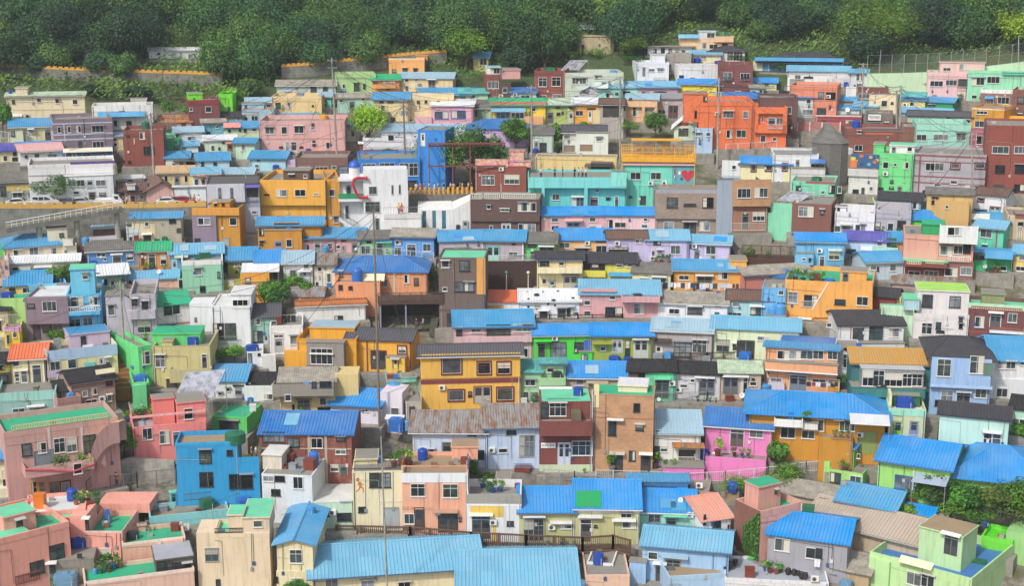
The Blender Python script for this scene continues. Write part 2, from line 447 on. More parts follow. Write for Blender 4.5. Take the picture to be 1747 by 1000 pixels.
def make_house(text, ox, oy, sc):
    f = [x.strip() for x in text.split('|')]
    label, geo, wall, roof, opts, items = (f + [''] * 6)[:6]
    tx = lambda v: ox + float(v) / sc
    ty = lambda v: oy + float(v) / sc
    g = geo.split(); x0, x1, yt, yb = tx(g[0]), tx(g[1]), ty(g[2]), ty(g[3])
    O = {}
    for t in opts.split():
        if ':' in t: a, c = t.split(':', 1); O[a] = c
        else: O[t[0]] = float(t[1:])
    rnd = random.Random(label)
    yaw = math.radians(O.get('y', rnd.uniform(-6, 6)))
    H = House(); xc = (x0 + x1) / 2
    P = ground(xc, yb)
    for k in 'dm':
        if k in O: O[k] *= S
    d = Vector((P.x, P.y, 0)).normalized(); t = Vector((d.y, -d.x, 0))
    H.u = t * math.cos(yaw) - d * math.sin(yaw); H.v = d * math.cos(yaw) + t * math.sin(yaw); H.P = P
    u0, _ = plane_uv(H, x0, yt); u1, _ = plane_uv(H, x1, yt)
    h = plane_uv(H, xc, yt)[1]
    H.u0, H.u1, H.h = u0, u1, h
    rz = math.atan2(H.u.y, H.u.x)
    root = empty(O.get('n', 'house'), P, rz, label, O.get('c', 'house')); H.root = root; H.label = label
    H.wm = W_(wall); wm = H.wm
    rt = roof.split(); kind = rt[0]; rc = rt[1] if len(rt) > 1 else 'conc'
    ry = ty(rt[2]) if len(rt) > 2 else None
    ph = O.get('p', .5) * 1.35 if kind == 'f' else 0
    oh = O.get('o', .26) * 1.35; dmax = O.get('m', 7.0 * S)
    dep = math.atan2(-ray(xc, yb).z, 1.0)
    wb = MB(); rb = MB(); rm = rmat(rc) if kind != 'n' else None
    rk = RF[rc][1] if rc in RF else 'floor'
    if kind == 'f':
        dry = plane_z(H, xc, ry, h)[1] if ry is not None else 0
        if 3.6 <= dry < 12 and d.dot(P) < 195: dpt = dry
        elif 'd' in O: dpt = O['d']
        elif ry is not None: dpt = min(max(plane_z(H, xc, ry, h)[1], 4.2), O.get('m', 12.6))
        else: dpt = 7.0
        H.d = dpt; H.rz = h - ph
        wb.box(u0, u1, 0, dpt, 0, h - ph, wm)
        tk = .16
        if ph > .05:
            pb = MB(); cap = W_(O['k']) if 'k' in O and isinstance(O['k'], str) else wm
            e = .03
            for a in ((u0 - e, u1 + e, -e, tk), (u0 - e, u1 + e, dpt - tk, dpt + e), (u0 - e, u0 + tk, tk, dpt - tk), (u1 - tk, u1 + e, tk, dpt - tk)):
                pb.box(*a, h - ph - .02, h, cap)
            pb.build('parapet', root)
            rb.box(u0 + tk + .01, u1 - tk - .01, tk + .01, dpt - tk - .01, h - ph - .05, h - ph + .03, rm)
        else:
            rb.box(u0 - oh, u1 + oh, -oh, dpt + oh, h, h + .16, rm)
    elif kind in 'gsh':
        s = O.get('s', .32 if kind != 's' else .26)
        dmx = dmax / (2 if kind != 's' else 1)
        dr = None
        if ry is not None:
            D = ray(xc, ry); v0 = (CAM - P).dot(H.v); dv = D.dot(H.v); z0 = CAMZ - P.z
            den = D.z - s * dv
            tt = (s * v0 + h - z0) / den
            dr = v0 + tt * dv; hr = z0 + tt * D.z
            if dr > dmx or dr < 0:
                dr = dmx; hr = CAMZ + D.z * ((dr - v0) / dv) - P.z
            elif dr < 2.1:
                dr = 2.1; hr = CAMZ + D.z * ((dr - v0) / dv) - P.z
            if hr < h + .08: hr = h + .08
        else: dr = 3.6; hr = h + dr * s
        s = (hr - h) / dr
        H.d = dr * (1 if kind == 's' else 2); H.rz = h; H.ridge = (dr, hr)
        e = oh
        if kind == 's':
            wb.prism_u([(0, 0), (dr, 0), (dr, hr), (0, h)], u0, u1, wm)
            def Pf(u, q): v = -e + (dr + 2 * e) * q; return (u, v, h + s * v + .02)
            if rk == 'floor': rb.prism_u([(-e, h - s * e + .02), (dr + e, hr + s * e + .02), (dr + e, hr + s * e + .14), (-e, h - s * e + .14)], u0 - e, u1 + e, rm)
            else: rib_sheet(rb, Pf, u0 - e, u1 + e, rm, rk, (0, -s, 1))
        elif kind == 'g':
            wb.prism_u([(0, 0), (H.d, 0), (H.d, h), (dr, hr), (0, h)], u0, u1, wm)
            def Pf(u, q): v = -e + (dr + e) * q; return (u, v, h + s * v + .02)
            def Pb(u, q): v = -e + (dr + e) * q; return (u0 + u1 - u, H.d - v, h + s * v + .02)
            rk2 = 'slate' if rk == 'floor' else rk; rib_sheet(rb, Pf, u0 - e, u1 + e, rm, rk2, (0, -s, 1)); rib_sheet(rb, Pb, u0 - e, u1 + e, rm, rk2, (0, s, 1))
            cm = rm if rk != 'tile' else mat('tile', '3c3b40')
            rb.prism_u([(dr - .22, hr + .02 - .22 * s), (dr + .22, hr + .02 - .22 * s), (dr + .22, hr + .12 - .2 * s), (dr, hr + .14), (dr - .22, hr + .12 - .2 * s)], u0 - e - .02, u1 + e + .02, cm)
            if rk in ('rib', 'tile'):
                for uu in (u0 - e - .03, u1 + e - .11):
                    for sg in (1, -1):
                        a = (-e, h - s * e) if sg == 1 else (H.d + e, h - s * e)
                        pp = [(a[0], a[1] - .06), (dr, hr - .06 + .02), (dr, hr + .14), (a[0], a[1] + .12)]
                        rb.prism_u(pp if sg == 1 else pp[::-1], uu, uu + .14, cm)
        else:
            wb.box(u0, u1, 0, H.d, 0, h, wm)
            ins = min((u1 - u0) * .42, dr * O.get('i', .9))
            zE = h - s * e
            A = [(u0 - e, -e, zE), (u1 + e, -e, zE), (u1 + e, H.d + e, zE), (u0 - e, H.d + e, zE)]
            R0, R1 = (u0 + ins, dr, hr), (u1 - ins, dr, hr)
            hm = mat('hipmetal', RF[rc][0]) if rk == 'rib' else rm
            rb.mesh([A[0], A[1], R1, R0], [(0, 1, 2, 3)], hm); rb.mesh([A[2], A[3], R0, R1], [(0, 1, 2, 3)], hm)
            rb.mesh([A[1], A[2], R1], [(0, 1, 2)], hm); rb.mesh([A[3], A[0], R0], [(0, 1, 2)], hm)
            rb.mesh([(p[0], p[1], p[2] - .1) for p in A] + A, [(3, 2, 1, 0), (0, 1, 5, 4), (1, 2, 6, 5), (2, 3, 7, 6), (3, 0, 4, 7)], hm)
            cm = rm if rk != 'tile' else mat('tile', '3c3b40')
            if rk == 'rib':
                for i in range(1, int((u1 - u0 + 2 * e) / .42)):
                    uu = u0 - e + .42 * i; k0 = min(1.0, (uu - u0 + e) / (ins + e), (u1 + e - uu) / (ins + e))
                    zz = zE + (hr - zE) * k0; vv = -e + (dr + e) * k0
                    rb.mesh([(uu - .045, -e, zE), (uu + .045, -e, zE), (uu + .045, vv, zz), (uu - .045, vv, zz), (uu - .045, -e, zE + .06), (uu + .045, -e, zE + .06), (uu + .045, vv, zz + .06), (uu - .045, vv, zz + .06)],
                            [(0, 3, 2, 1), (4, 5, 6, 7), (0, 1, 5, 4), (1, 2, 6, 5), (2, 3, 7, 6), (3, 0, 4, 7)], rm)
            for p, q in ((A[0], R0), (A[1], R1), (A[2], R1), (A[3], R0), (R0, R1)): rb.tube(p, q, .1, .1, cm, 6)
            if rk == 'tile':
                for p, q in ((A[0], R0), (A[1], R1)):
                    Pp, Q = Vector(p), Vector(q); dd = (Pp - Q).normalized(); rb.tube(Pp, Pp + dd * .25 + Vector((0, 0, .3)), .11, .06, cm, 6)
    elif kind == 'e':
        ue, ze = plane_uv(H, xc if 'a' not in O else tx(O['a']), ry)
        H.d = O.get('d', 8.4); H.rz = h
        um = ue; hr = ze
        wb.prism_v([(u0, 0), (u1, 0), (u1, h), (um, hr), (u0, h)], 0, H.d, wm)
        e = oh
        for sg in (0, 1):
            ua = u0 if sg == 0 else u1; w = um - ua; s = (hr - h) / abs(w) if abs(w) > .1 else .3
            sx = 1 if sg == 0 else -1
            def Pe(v, q, ua=ua, sx=sx, s=s, w=abs(w)):
                k = -e + (w + e) * q; vv = v if sx == -1 else H.d - v
                return (ua + sx * k, vv, h + s * k + .02)
            rib_sheet(rb, Pe, -e, H.d + e, rm, rk if rk != 'floor' else 'slate', (-sx * s, 0, 1))
        rb.tube((um, -e, hr + .06), (um, H.d + e, hr + .06), .13, .13, rm, 6)
    else:
        H.d = O.get('d', 5.6); H.rz = h; wb.box(u0, u1, 0, H.d, 0, h, wm)
    for k, ua in (('l', u0 - .04), ('q', u1)):
        if isinstance(O.get(k), str):
            b = MB(); b.box(ua, ua + .04, .02, H.d, 0, h, mat('brick', O[k])); b.build('side_wall', root)
    if O.get('z', 1):  # footing: the terrace the house stands on
        fb = MB(); fb.box(u0 - .5, u1 + .5, -O.get('t', 1.5), H.d + .3, -7.5, -.02, CONC); fb.build('foundation', root)
    H.blocks = []; H.wb = wb; H.O = O
    its = [it.split() for it in items.split(',') if it.split()]; its.sort(key=lambda p: 0 if p[0] in 'BX' else 1)
    for p in its:
        house_item(H, p, tx, ty, sc, rnd)
    wb.build('wall', root)
    if rb.v: rb.build('roof', root)
    # rainwater pipe
    if h > 2 and rnd.random() < .75:
        pb = MB(); uu = u0 + .18 if rnd.random() < .5 else u1 - .18
        pm = mat('plast', rnd.choice(['d8d8d4', 'a8a8a4', '6c6a68', '4c6a8c']))
        pb.tube((uu, -.08, 0), (uu, -.08, h - .15), .05, .05, pm, 6)
        if kind in 'gs' and rnd.random() < .7: pb.box(u0 - oh, u1 + oh, -oh - .1, -oh + .02, h - .26, h - .15, pm)
        pb.build('rainpipe', root)
    if h > 2.4:
        for i in range(rnd.choice((0, 1, 1, 2))):
            b = MB(); uu = rnd.uniform(u0 + .4, u1 - .4); zz = rnd.uniform(1.2, min(h - .5, 3)); b.box(uu - .16, uu + .16, -.14, 0, zz, zz + .42, mat('plast', rnd.choice(['b8b4a8', '8a9090', 'd0d0cc', '3a5a8a']))); b.tube((uu, -.05, zz + .42), (uu + rnd.uniform(-.1, .1), -.05, h - .1), .022, .022, DARKM, 5); b.build('meter_box', root)
        b = MB(); uu = rnd.uniform(u0 + .5, u1 - .5); m2 = mat('plain', rnd.choice(['3a3a3c', '6a6a68', 'b0b0a8'])); zz = h * rnd.uniform(.72, .9); b.tube((u0 + .05, -.06, zz), (uu, -.06, zz - .15), .02, .02, m2, 5); b.tube((uu, -.06, zz - .15), (uu + .05, -.06, zz * .3), .02, .02, m2, 5); b.build('conduit', root)
    if kind in 'gs' and rc in ('blue', 'lblue', 'azure', 'dblue', 'sky') and rnd.random() < .22 and u1 - u0 > 3:
        for i in range(rnd.choice((1, 1, 2))):
            w = rnd.uniform(.8, 2.2); q0 = rnd.uniform(.05, .45); q1 = min(.95, q0 + rnd.uniform(.3, .6)); uu = rnd.uniform(u0, u1 - w); b = MB()
            zf = lambda q: (-oh + (dr + oh) * q, h + s * (-oh + (dr + oh) * q) + .15)
            (va, za), (vb, zb) = zf(q0), zf(q1)
            b.mesh([(uu, va, za - .02), (uu + w, va, za - .02), (uu + w, vb, zb - .02), (uu, vb, zb - .02), (uu, va, za), (uu + w, va, za), (uu + w, vb, zb), (uu, vb, zb)], [(4, 5, 6, 7), (3, 2, 1, 0), (0, 1, 5, 4), (1, 2, 6, 5), (2, 3, 7, 6), (3, 0, 4, 7)], rmat(rnd.choice(['lblue', 'blue', 'azure', 'sky'])))
            b.build('roof_patch', root)
    if kind == 'f' and H.d > 3 and u1 - u0 > 2.5 and ph > .1:
        for i in range(rnd.choice((1, 2, 3))):
            b = MB(); uu, vv = rnd.uniform(u0 + .5, u1 - .5), rnd.uniform(.6, H.d - .6)
            if rnd.random() < .5: b.tube((uu, vv, H.rz), (uu, vv, H.rz + rnd.uniform(.4, 1.0)), .05, .05, mat('plast', 'a8aaa8'), 8); b.build('vent_pipe', root)
            else: b.box(uu - rnd.uniform(.2, .5), uu + .3, vv - .25, vv + .25, H.rz, H.rz + rnd.uniform(.2, .6), mat('plast', rnd.choice(['a8a49c', '7a6a5a', 'b8b4ac', '5a6a7a', '8a5a44']))); b.build('rooftop_box', root)
    HOUSES.append(H)
    return H

def house_item(H, p, tx, ty, sc, rnd):
    c = p[0]; root = H.root
    if c in 'wkrbyngot' or c in 'DSGO':
        x, y, w, h = tx(p[1]), ty(p[2]), float(p[3]) / sc, float(p[4]) / sc
        X, Y = x + w / 2, y + h / 2; v = 0.0
        for (bx0, bx1, byt, byb, bv) in H.blocks:
            if bx0 - 2 <= X <= bx1 + 2 and byt - 2 <= Y <= byb + 2: v = bv
        ua, za = plane_uv(H, x, y, v); ub, zb = plane_uv(H, x + w, y + h, v)
        ww, hh = q5(ub - ua), q5(za - zb); cu, cz = (ua + ub) / 2, (za + zb) / 2
        loc = (cu, v, cz)
        if c in 'wkrbyngot':
            col = c if c != 'g' else 'g'
            o = link('window', win_mesh(ww, hh, col, c == 'g'), root, loc)
            link('pane', pane_mesh(ww, hh, rnd.choice(GLS)), o)
            if rnd.random() < .3 and ww > .7: link('curtain', curtain_mesh(ww, hh, rnd.choice((0, 1, 2))), o)
            if rnd.random() < .16:
                b = MB(); cm = mat('plast', rnd.choice(['d0d0cc', 'b8b8b4', '8a8c8c', '7a8a94']))
                b.prism_u([(0, hh / 2 + .1), (-.42, hh / 2 + .04), (-.42, hh / 2 + .07), (0, hh / 2 + .16)][::-1], -ww / 2 - .15, ww / 2 + .15, cm); b.build('canopy', root, loc=loc)
        elif c == 'D':
            lf = p[5] if len(p) > 5 else rnd.choice(['4a3a30', '3c3e42', '5a4636', '46505a', '54585a', 'b8bab8'])
            fc = p[6] if len(p) > 6 else rnd.choice('wnnk')
            link('door', door_mesh(ww, hh, fc, PAL.get(lf, lf)), root, loc)
            if rnd.random() < .25:
                b = MB(); b.prism_u([(0, hh / 2 + .1), (-.7, hh / 2 + .02), (-.7, hh / 2 + .08), (0, hh / 2 + .22)][::-1], -ww / 2 - .25, ww / 2 + .25, mat('plast', rnd.choice(['e0e0dc', 'b8b8b4']))); b.build('canopy', root, loc=loc)
        elif c == 'G':
            link('door', door_mesh(ww, hh, 'w', PAL.get(p[5], p[5]) if len(p) > 5 else 'd8dadc'), root, loc)
        elif c == 'S':
            link('shutter', shutter_mesh(ww, hh, PAL.get(p[5], p[5]) if len(p) > 5 else '8a9094'), root, loc)
        elif c == 'O':   # open porch: shade inside painted as a dark sheet on the wall, with reveals
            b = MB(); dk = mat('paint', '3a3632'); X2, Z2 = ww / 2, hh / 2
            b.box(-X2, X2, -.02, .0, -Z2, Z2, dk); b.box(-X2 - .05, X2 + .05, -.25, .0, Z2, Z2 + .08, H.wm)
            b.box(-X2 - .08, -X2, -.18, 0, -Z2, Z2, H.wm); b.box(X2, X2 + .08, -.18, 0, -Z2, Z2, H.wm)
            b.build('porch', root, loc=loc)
        return
    if c == 'B':      # rooftop room: x0 x1 yt col v d roof
        v = (float(p[5]) if len(p) > 5 else .8) * S; d = (float(p[6]) if len(p) > 6 else 2.4) * S
        xa, xb, y = tx(p[1]), tx(p[2]), ty(p[3]); ua, zt = plane_uv(H, xa, y, v); ub, _ = plane_uv(H, xb, y, v)
        m = W_(p[4]); rf = rmat(p[7]) if len(p) > 7 else mat('floor', '8e8a80')
        b = MB(); z0 = min(H.rz, zt - .5)
        b.box(ua, ub, v, v + d, z0 - .05, zt - .14, m); o = b.build('rooftop_room', root)
        b = MB(); b.box(ua - .12, ub + .12, v - .15, v + d + .12, zt - .14, zt, m); b.box(ua - .02, ub + .02, v - .05, v + d + .02, zt, zt + .03, rf); b.build('room_roof', o)
        H.blocks.append((xa, xb, y, H_yt(H, y), v))
    elif c == 'X':    # projecting wing: x0 x1 yt yb col v roof [parapet]
        v = (float(p[6]) if len(p) > 6 else -1.5) * S
        xa, xb, y, yb = tx(p[1]), tx(p[2]), ty(p[3]), ty(p[4]); ua, zt = plane_uv(H, xa, y, v); ub, _ = plane_uv(H, xb, y, v); _, zb = plane_uv(H, xa, yb, v)
        m = W_(p[5]); d = abs(v) + .2 if v < 0 else 4
        ph = float(p[8]) * 1.35 if len(p) > 8 else .0
        b = MB(); z0 = zb if zb > .8 else -6
        b.box(ua, ub, v, v + d, z0, zt - ph, m)
        if ph:
            for a in ((ua, ub, v - .02, v + .13), (ua, ua + .13, v + .13, .0), (ub - .13, ub, v + .13, .0)): b.box(*a, zt - ph, zt, m)
        o = b.build('wing', root)
        if len(p) > 7:
            b = MB(); b.box(ua + (.13 if ph else -.1), ub - (.13 if ph else -.1), v + (.13 if ph else -.12), v + d, zt - ph, zt - ph + .05, rmat(p[7])); b.build('wing_roof', o)
        H.blocks.append((xa, xb, y, yb, v))
    elif c == 'L':    # trim band: y h col [x0 x1]
        y = ty(p[1]); hh = float(p[2]) / sc
        xs = (tx(p[4]), tx(p[5])) if len(p) > 5 else None
        ua = plane_uv(H, xs[0], y)[0] if xs else H.u0 - .04; ub = plane_uv(H, xs[1], y)[0] if xs else H.u1 + .04
        zt = plane_uv(H, xs[0] if xs else H.cx(), y)[1]; zb = plane_uv(H, xs[0] if xs else H.cx(), y + hh)[1]
        b = MB(); b.box(ua, ub, -.05, .02, zb, zt, W_(p[3]))
        if not xs: b.box(H.u1, H.u1 + .04, .02, H.d, zb, zt, W_(p[3])); b.box(H.u0 - .04, H.u0, .02, H.d, zb, zt, W_(p[3]))
        b.build('trim_band', root)
    elif c == 'V':    # vertical trim: x y0 y1 col width
        ua, zt = plane_uv(H, tx(p[1]), ty(p[2])); _, zb = plane_uv(H, tx(p[1]), ty(p[3])); w = float(p[5]) if len(p) > 5 else .18
        b = MB(); b.box(ua - w / 2, ua + w / 2, -.06, .02, zb, zt, W_(p[4])); b.build('pilaster', root)
    elif c == 'N':    # awning: x0 x1 y0 y1 col [out]
        out = (float(p[6]) if len(p) > 6 else 1.0) * 1.3
        ua, zt = plane_uv(H, tx(p[1]), ty(p[3]), 0); ub, _ = plane_uv(H, tx(p[2]), ty(p[3]), 0)
        _, zb = plane_uv(H, tx(p[1]), ty(p[4]), -out)
        zt2 = max(zb + .12, zt + .0)
        m = rmat(p[5]) if p[5] in RF else mat('plast', PAL.get(p[5], p[5])); b = MB()
        b.prism_u([(0, zt2), (-out, zb), (-out, zb + .07), (0, zt2 + .07)][::-1], ua, ub, m)
        if out > 1.2:
            for u in (ua + .1, ub - .1): b.tube((u, -out + .12, 0), (u, -out + .12, zb), .04, .04, RAIL, 6)
        b.build('awning', root)
    elif c == 'Y':    # solid balcony: x0 x1 y0 y1 col out
        out = (float(p[6]) if len(p) > 6 else .9) * S
        ua, zt = plane_uv(H, tx(p[1]), ty(p[3]), -out); ub, _ = plane_uv(H, tx(p[2]), ty(p[3]), -out); _, zb = plane_uv(H, tx(p[1]), ty(p[4]), -out)
        m = W_(p[5]); b = MB()
        b.box(ua, ub, -out, -out + .12, zb, zt, m); b.box(ua, ua + .12, -out + .12, 0, zb, zt, m); b.box(ub - .12, ub, -out + .12, 0, zb, zt, m); b.box(ua + .12, ub - .12, -out + .12, 0, zb, zb + .12, m)
        b.build('balcony', root)
    elif c in 'QR':   # baluster or bar railing: x0 x1 y0 y1 col out
        out = (float(p[6]) if len(p) > 6 else .25) * S
        ua, zt = plane_uv(H, tx(p[1]), ty(p[3]), -out); ub, _ = plane_uv(H, tx(p[2]), ty(p[3]), -out); _, zb = plane_uv(H, tx(p[1]), ty(p[4]), -out)
        m = mat('paint', PAL.get(p[5], p[5])); b = MB()
        k = .28 if c == 'Q' else .16; t = .06 if c == 'Q' else .014
        n = max(2, int((ub - ua) / k))
        b.box(ua, ub, -out - .04, -out + .08, zt - (.12 if c == 'Q' else .05), zt, m); b.box(ua, ub, -out - .03, -out + .07, zb, zb + .08, m)
        for i in range(n + 1):
            u = ua + (ub - ua) * i / n
            if c == 'Q': b.lathe((u, -out + .02, zb + .08), [(.03, 0), (.07, (zt - zb) * .3), (.035, (zt - zb) * .6), (.05, zt - zb - .2)], m, 6)
            else: b.box(u - t, u + t, -out, -out + .03, zb + .08, zt - .05, m)
        b.build('balustrade' if c == 'Q' else 'railing', root)
    elif c == 'H':    # a sheet or cut-out lying on the front slope: x0 x1 y0 y1 col
        dr, hr = H.ridge; s = (hr - H.h) / dr; q = []
        for x, y in ((p[1], p[4]), (p[2], p[4]), (p[2], p[3]), (p[1], p[3])):
            D = ray(tx(x), ty(y)); v0 = (CAM - H.P).dot(H.v); dv = D.dot(H.v); t = (s * v0 + H.h + .16 - (CAMZ - H.P.z)) / (D.z - s * dv); R_ = CAM + D * t - H.P; q.append((R_.dot(H.u), v0 + t * dv, R_.z))
        b = MB(); b.mesh(q + [(a, e, g - .04) for a, e, g in q], [(0, 1, 2, 3), (7, 6, 5, 4), (0, 4, 5, 1), (1, 5, 6, 2), (2, 6, 7, 3), (3, 7, 4, 0)], mat('floor', p[5])); b.build('roof_inset', root)
    else:
        thing_item(H, p, tx, ty, sc, rnd)

def H_yt(H, y):
    """pixel row of the wall top at the house's middle"""
    Q = H.P + Vector((0, 0, H.h)); d = Q - CAM
    cz = d.y * CP - d.z * SP; cy = -(d.y * SP + d.z * CP)
    return PCY + FPX * cy / cz
def pix(Q):
    d = Vector(Q) - CAM; cz = d.y * CP - d.z * SP; cy = -(d.y * SP + d.z * CP)
    return PCX + FPX * d.x / cz, PCY + FPX * cy / cz
House.cx = lambda H: pix(H.P + H.u * ((H.u0 + H.u1) / 2))[0]

# ------------------------------------------------------------------ things that stand on or hang from houses
def tank_parts(root, r, h, col):
    m = mat('plast', col); b = MB(); k = h
    prof = [(r * .96, 0), (r, .04)]
    for i in range(4):
        z = .06 + (k * .76) * i / 4; dz = k * .76 / 4
        prof += [(r, z), (r, z + dz * .7), (r * .955, z + dz * .78), (r * .955, z + dz * .95)]
    prof += [(r, k * .83), (r * .93, k * .88), (r * .5, k * .97), (r * .3, k * .98)]
    b.lathe((0, 0, 0), prof, m, 20); b.build('tank_body', root)
    b = MB(); b.lathe((0, 0, k * .975), [(r * .3, 0), (r * .31, .06), (r * .2, .1), (r * .05, .11)], m, 14); b.build('lid', root)
    b = MB(); b.tube((r * 1.02, -.05, k * .15), (r * 1.02, -.05, k * .9), .03, .03, mat('plast', 'd8dada'), 6); b.build('pipe', root)
def boxtank_parts(root, w, h, col):
    m = mat('plast', col); b = MB(); d = min(w * .75, 1.5)
    for i in range(3):
        z0 = h * .86 * i / 3; z1 = h * .86 * (i + .86) / 3; z2 = h * .86 * (i + 1) / 3
        q = .14 * w
        ring = lambda a: [(-a + q, -d / 2 * a * 2 / w), (a - q, -d / 2 * a * 2 / w), (a, -d / 2 * a * 2 / w + q), (a, d / 2 * a * 2 / w - q), (a - q, d / 2 * a * 2 / w), (-a + q, d / 2 * a * 2 / w), (-a, d / 2 * a * 2 / w - q), (-a, -d / 2 * a * 2 / w + q)]
        b.prism_z(ring(w / 2), z0, z1, m); b.prism_z(ring(w / 2 * .95), z1, z2, m)
    b.prism_z(ring(w / 2 * .86), h * .86, h * .93, m); b.build('tank_body', root)
    b = MB(); b.lathe((0, 0, h * .93), [(w * .17, 0), (w * .17, h * .05), (w * .1, h * .08)], m, 14); b.build('lid', root)
    b = MB(); b.tube((w * .3, -d / 2 - .05, .05), (w * .3, -d / 2 - .05, h * .6), .03, .03, mat('plast', 'd8dada'), 6); b.build('pipe', root)
def ac_parts(root):
    m = mat('plain', 'dcdcd6'); b = MB(); b.box(-.4, .4, -.32, 0, -.3, .3, m); b.build('case', root)
    b = MB(); dk = mat('plain', '4a4c4e'); b.prism_v([(-.08 + .23 * math.cos(t * math.pi / 8), .23 * math.sin(t * math.pi / 8)) for t in range(16)], -.335, -.32, dk)
    for k in (.08, .16): b.prism_v([(-.08 + k * math.cos(t * math.pi / 8), k * math.sin(t * math.pi / 8)) for t in range(16)], -.345 - k * .02, -.335, mat('plain', '8a8c8e') if k < .1 else dk)
    b.build('fan_grille', root)
    b = MB(); b.box(-.35, -.3, -.3, .25, -.36, -.3, DARKM); b.box(.3, .35, -.3, .25, -.36, -.3, DARKM); b.build('bracket', root)
def dish_parts(root, r):
    b = MB(); m = mat('plain', 'd4d6d6'); n = 16; vs = []
    for k in range(4):
        rr = r * (k + .01) / 3
        for i in range(n): t = 2 * math.pi * i / n; vs.append((rr * math.cos(t), -.25 * r * (rr / r) ** 2, rr * math.sin(t) * 1.05))
    fs = [(k * n + i, k * n + (i + 1) % n, (k + 1) * n + (i + 1) % n, (k + 1) * n + i) for k in range(3) for i in range(n)]
    b.mesh(vs, fs, m); o = b.build('reflector', root, smooth=True, loc=(0, 0, r + .45)); o.rotation_euler = (-.5, 0, .3)
    b = MB(); b.tube((0, .05, 0), (0, .05, r + .45), .03, .03, RAIL, 6); b.tube((0, .02, r + .2), (.05, -.7 * r, r + .75), .02, .02, RAIL, 5); b.build('mast', root)
_PL = {}
def leaf_cloud(seed, n, R, size, squash=.8, clumps=9, base=0.0):
    """many small leaf faces gathered in clumps within an uneven crown"""
    key = (seed, n, R, size, squash, clumps, base)
    if key in _PL: return _PL[key]
    rn = random.Random(seed * 7 + 1); vs = []; fs = []; tone = []
    cl = []
    for i in range(clumps):
        a = rn.uniform(0, 6.283); el = rn.uniform(-.5, 1.0); rr = rn.uniform(.35, .78)
        cl.append((Vector((math.cos(a) * math.sqrt(max(0, 1 - el * el * .7)) * rr, math.sin(a) * math.sqrt(max(0, 1 - el * el * .7)) * rr, el * rr * squash)) * R, rn.uniform(.32, .55) * R, rn.uniform(0, 1)))
    for i in range(n):
        c, r, tn = rn.choice(cl)
        d = Vector((rn.gauss(0, 1), rn.gauss(0, 1), rn.gauss(0, 1) * .8)).normalized()
        p = c + d * r * rn.uniform(.55, 1.05) + Vector((0, 0, base))
        nrm = (d + Vector((rn.uniform(-.6, .6), rn.uniform(-.6, .6), rn.uniform(0, .9)))).normalized()
        a = nrm.orthogonal().normalized(); b2 = nrm.cross(a); t = rn.uniform(0, 6.283)
        a, b2 = a * math.cos(t) + b2 * math.sin(t), b2 * math.cos(t) - a * math.sin(t)
        s = size * rn.uniform(.6, 1.3); k = len(vs)
        vs += [p - a * s, p - b2 * s * .45 + nrm * s * .12, p + a * s, p + b2 * s * .45 + nrm * s * .12]; fs.append((k, k + 1, k + 2, k + 3)); tone.append(min(1, max(0, tn * .75 + rn.uniform(-.1, .35))))
    me = bpy.data.meshes.new('foliage'); me.from_pydata([tuple(v) for v in vs], [], fs); me.update()
    at = me.attributes.new('tone', 'FLOAT', 'FACE'); at.data.foreach_set('value', tone)
    _PL[key] = me; return me
_PM = {}
def leaf_data(seed, n, R, size, hx, squash=.8, clumps=9):
    key = (seed, n, R, size, hx, squash, clumps)
    if key not in _PM:
        me = leaf_cloud(seed, n, R, size, squash, clumps).copy(); me.materials.append(mat('leaf', hx)); _PM[key] = me
    return _PM[key]
POTS = ['8a4030', '6a3226', '3a3a3c', '24508c', '7a7672', 'a05a34', '2a6a4a']
def plant_parts(root, h, rn):
    r = min(.4, h * .28); b = MB(); m = mat('plast', rn.choice(POTS))
    b.lathe((0, 0, 0), [(r * .7, 0), (r * .95, h * .38), (r * 1.08, h * .38), (r * 1.08, h * .46), (r * .9, h * .46)], m, 12); b.build('pot', root)
    o = link('foliage', leaf_data(rn.randint(0, 3), 130, 1.0, .2, rn.choice(['4c7a30', '3a6a34', '5a8a30'])), root, (0, 0, h * .85)); o.scale = (r * 1.9, r * 1.9, h * .55)
def gen_thing(H, name, label, cat, uvz, build, rz=0.0, pre=None):
    Q = H.P + H.u * uvz[0] + H.v * uvz[1] + Vector((0, 0, uvz[2]))
    o = empty(name, Q, math.atan2(H.u.y, H.u.x) + rz, label, cat)
    _lab.setdefault(label, []).append(o)
    build(o); return o
TCOL = {'b': '2a6ec0', 's': '4a94cc', 'd': '1c48a4', 'g': '1f6a4a', 'y': 'e0a020', 'k': '33373c', 'o': 'd87820', 'w': 'd8dadc', 'r': '9a3a2c', 'c': '6c96b4', 'n': '8a9298', 'm': '7a3a2a'}
TNAME = {'b': 'blue', 's': 'light blue', 'd': 'deep blue', 'g': 'dark green', 'y': 'yellow', 'k': 'black', 'o': 'orange', 'w': 'white', 'r': 'red', 'c': 'grey-blue', 'n': 'grey', 'm': 'rust-brown'}
def on_top(H, px, py):
    """a spot on the house's roof deck, or in front of the house, seen at the pixel"""
    u, v = plane_z(H, px, py, H.rz)
    if v > .2:
        return (u, min(v, H.d - .5) if H.rz and v > H.d - .5 else v, H.rz + .03)
    for (bx0, bx1, byt, byb, bv) in H.blocks:
        if bx0 <= px <= bx1 and bv < 0:
            z = plane_uv(H, px, byt, bv)[1] - .3
            u, v = plane_z(H, px, py, z)
            if bv - .2 < v < .3: return (u, max(bv + .4, min(v, -.3)), z)
    u, v = plane_z(H, px, py, 0.0)
    if v > -.45: u, _ = plane_uv(H, px, py, -.7); v = -.7
    return (u, max(v, -2.5), 0.0)
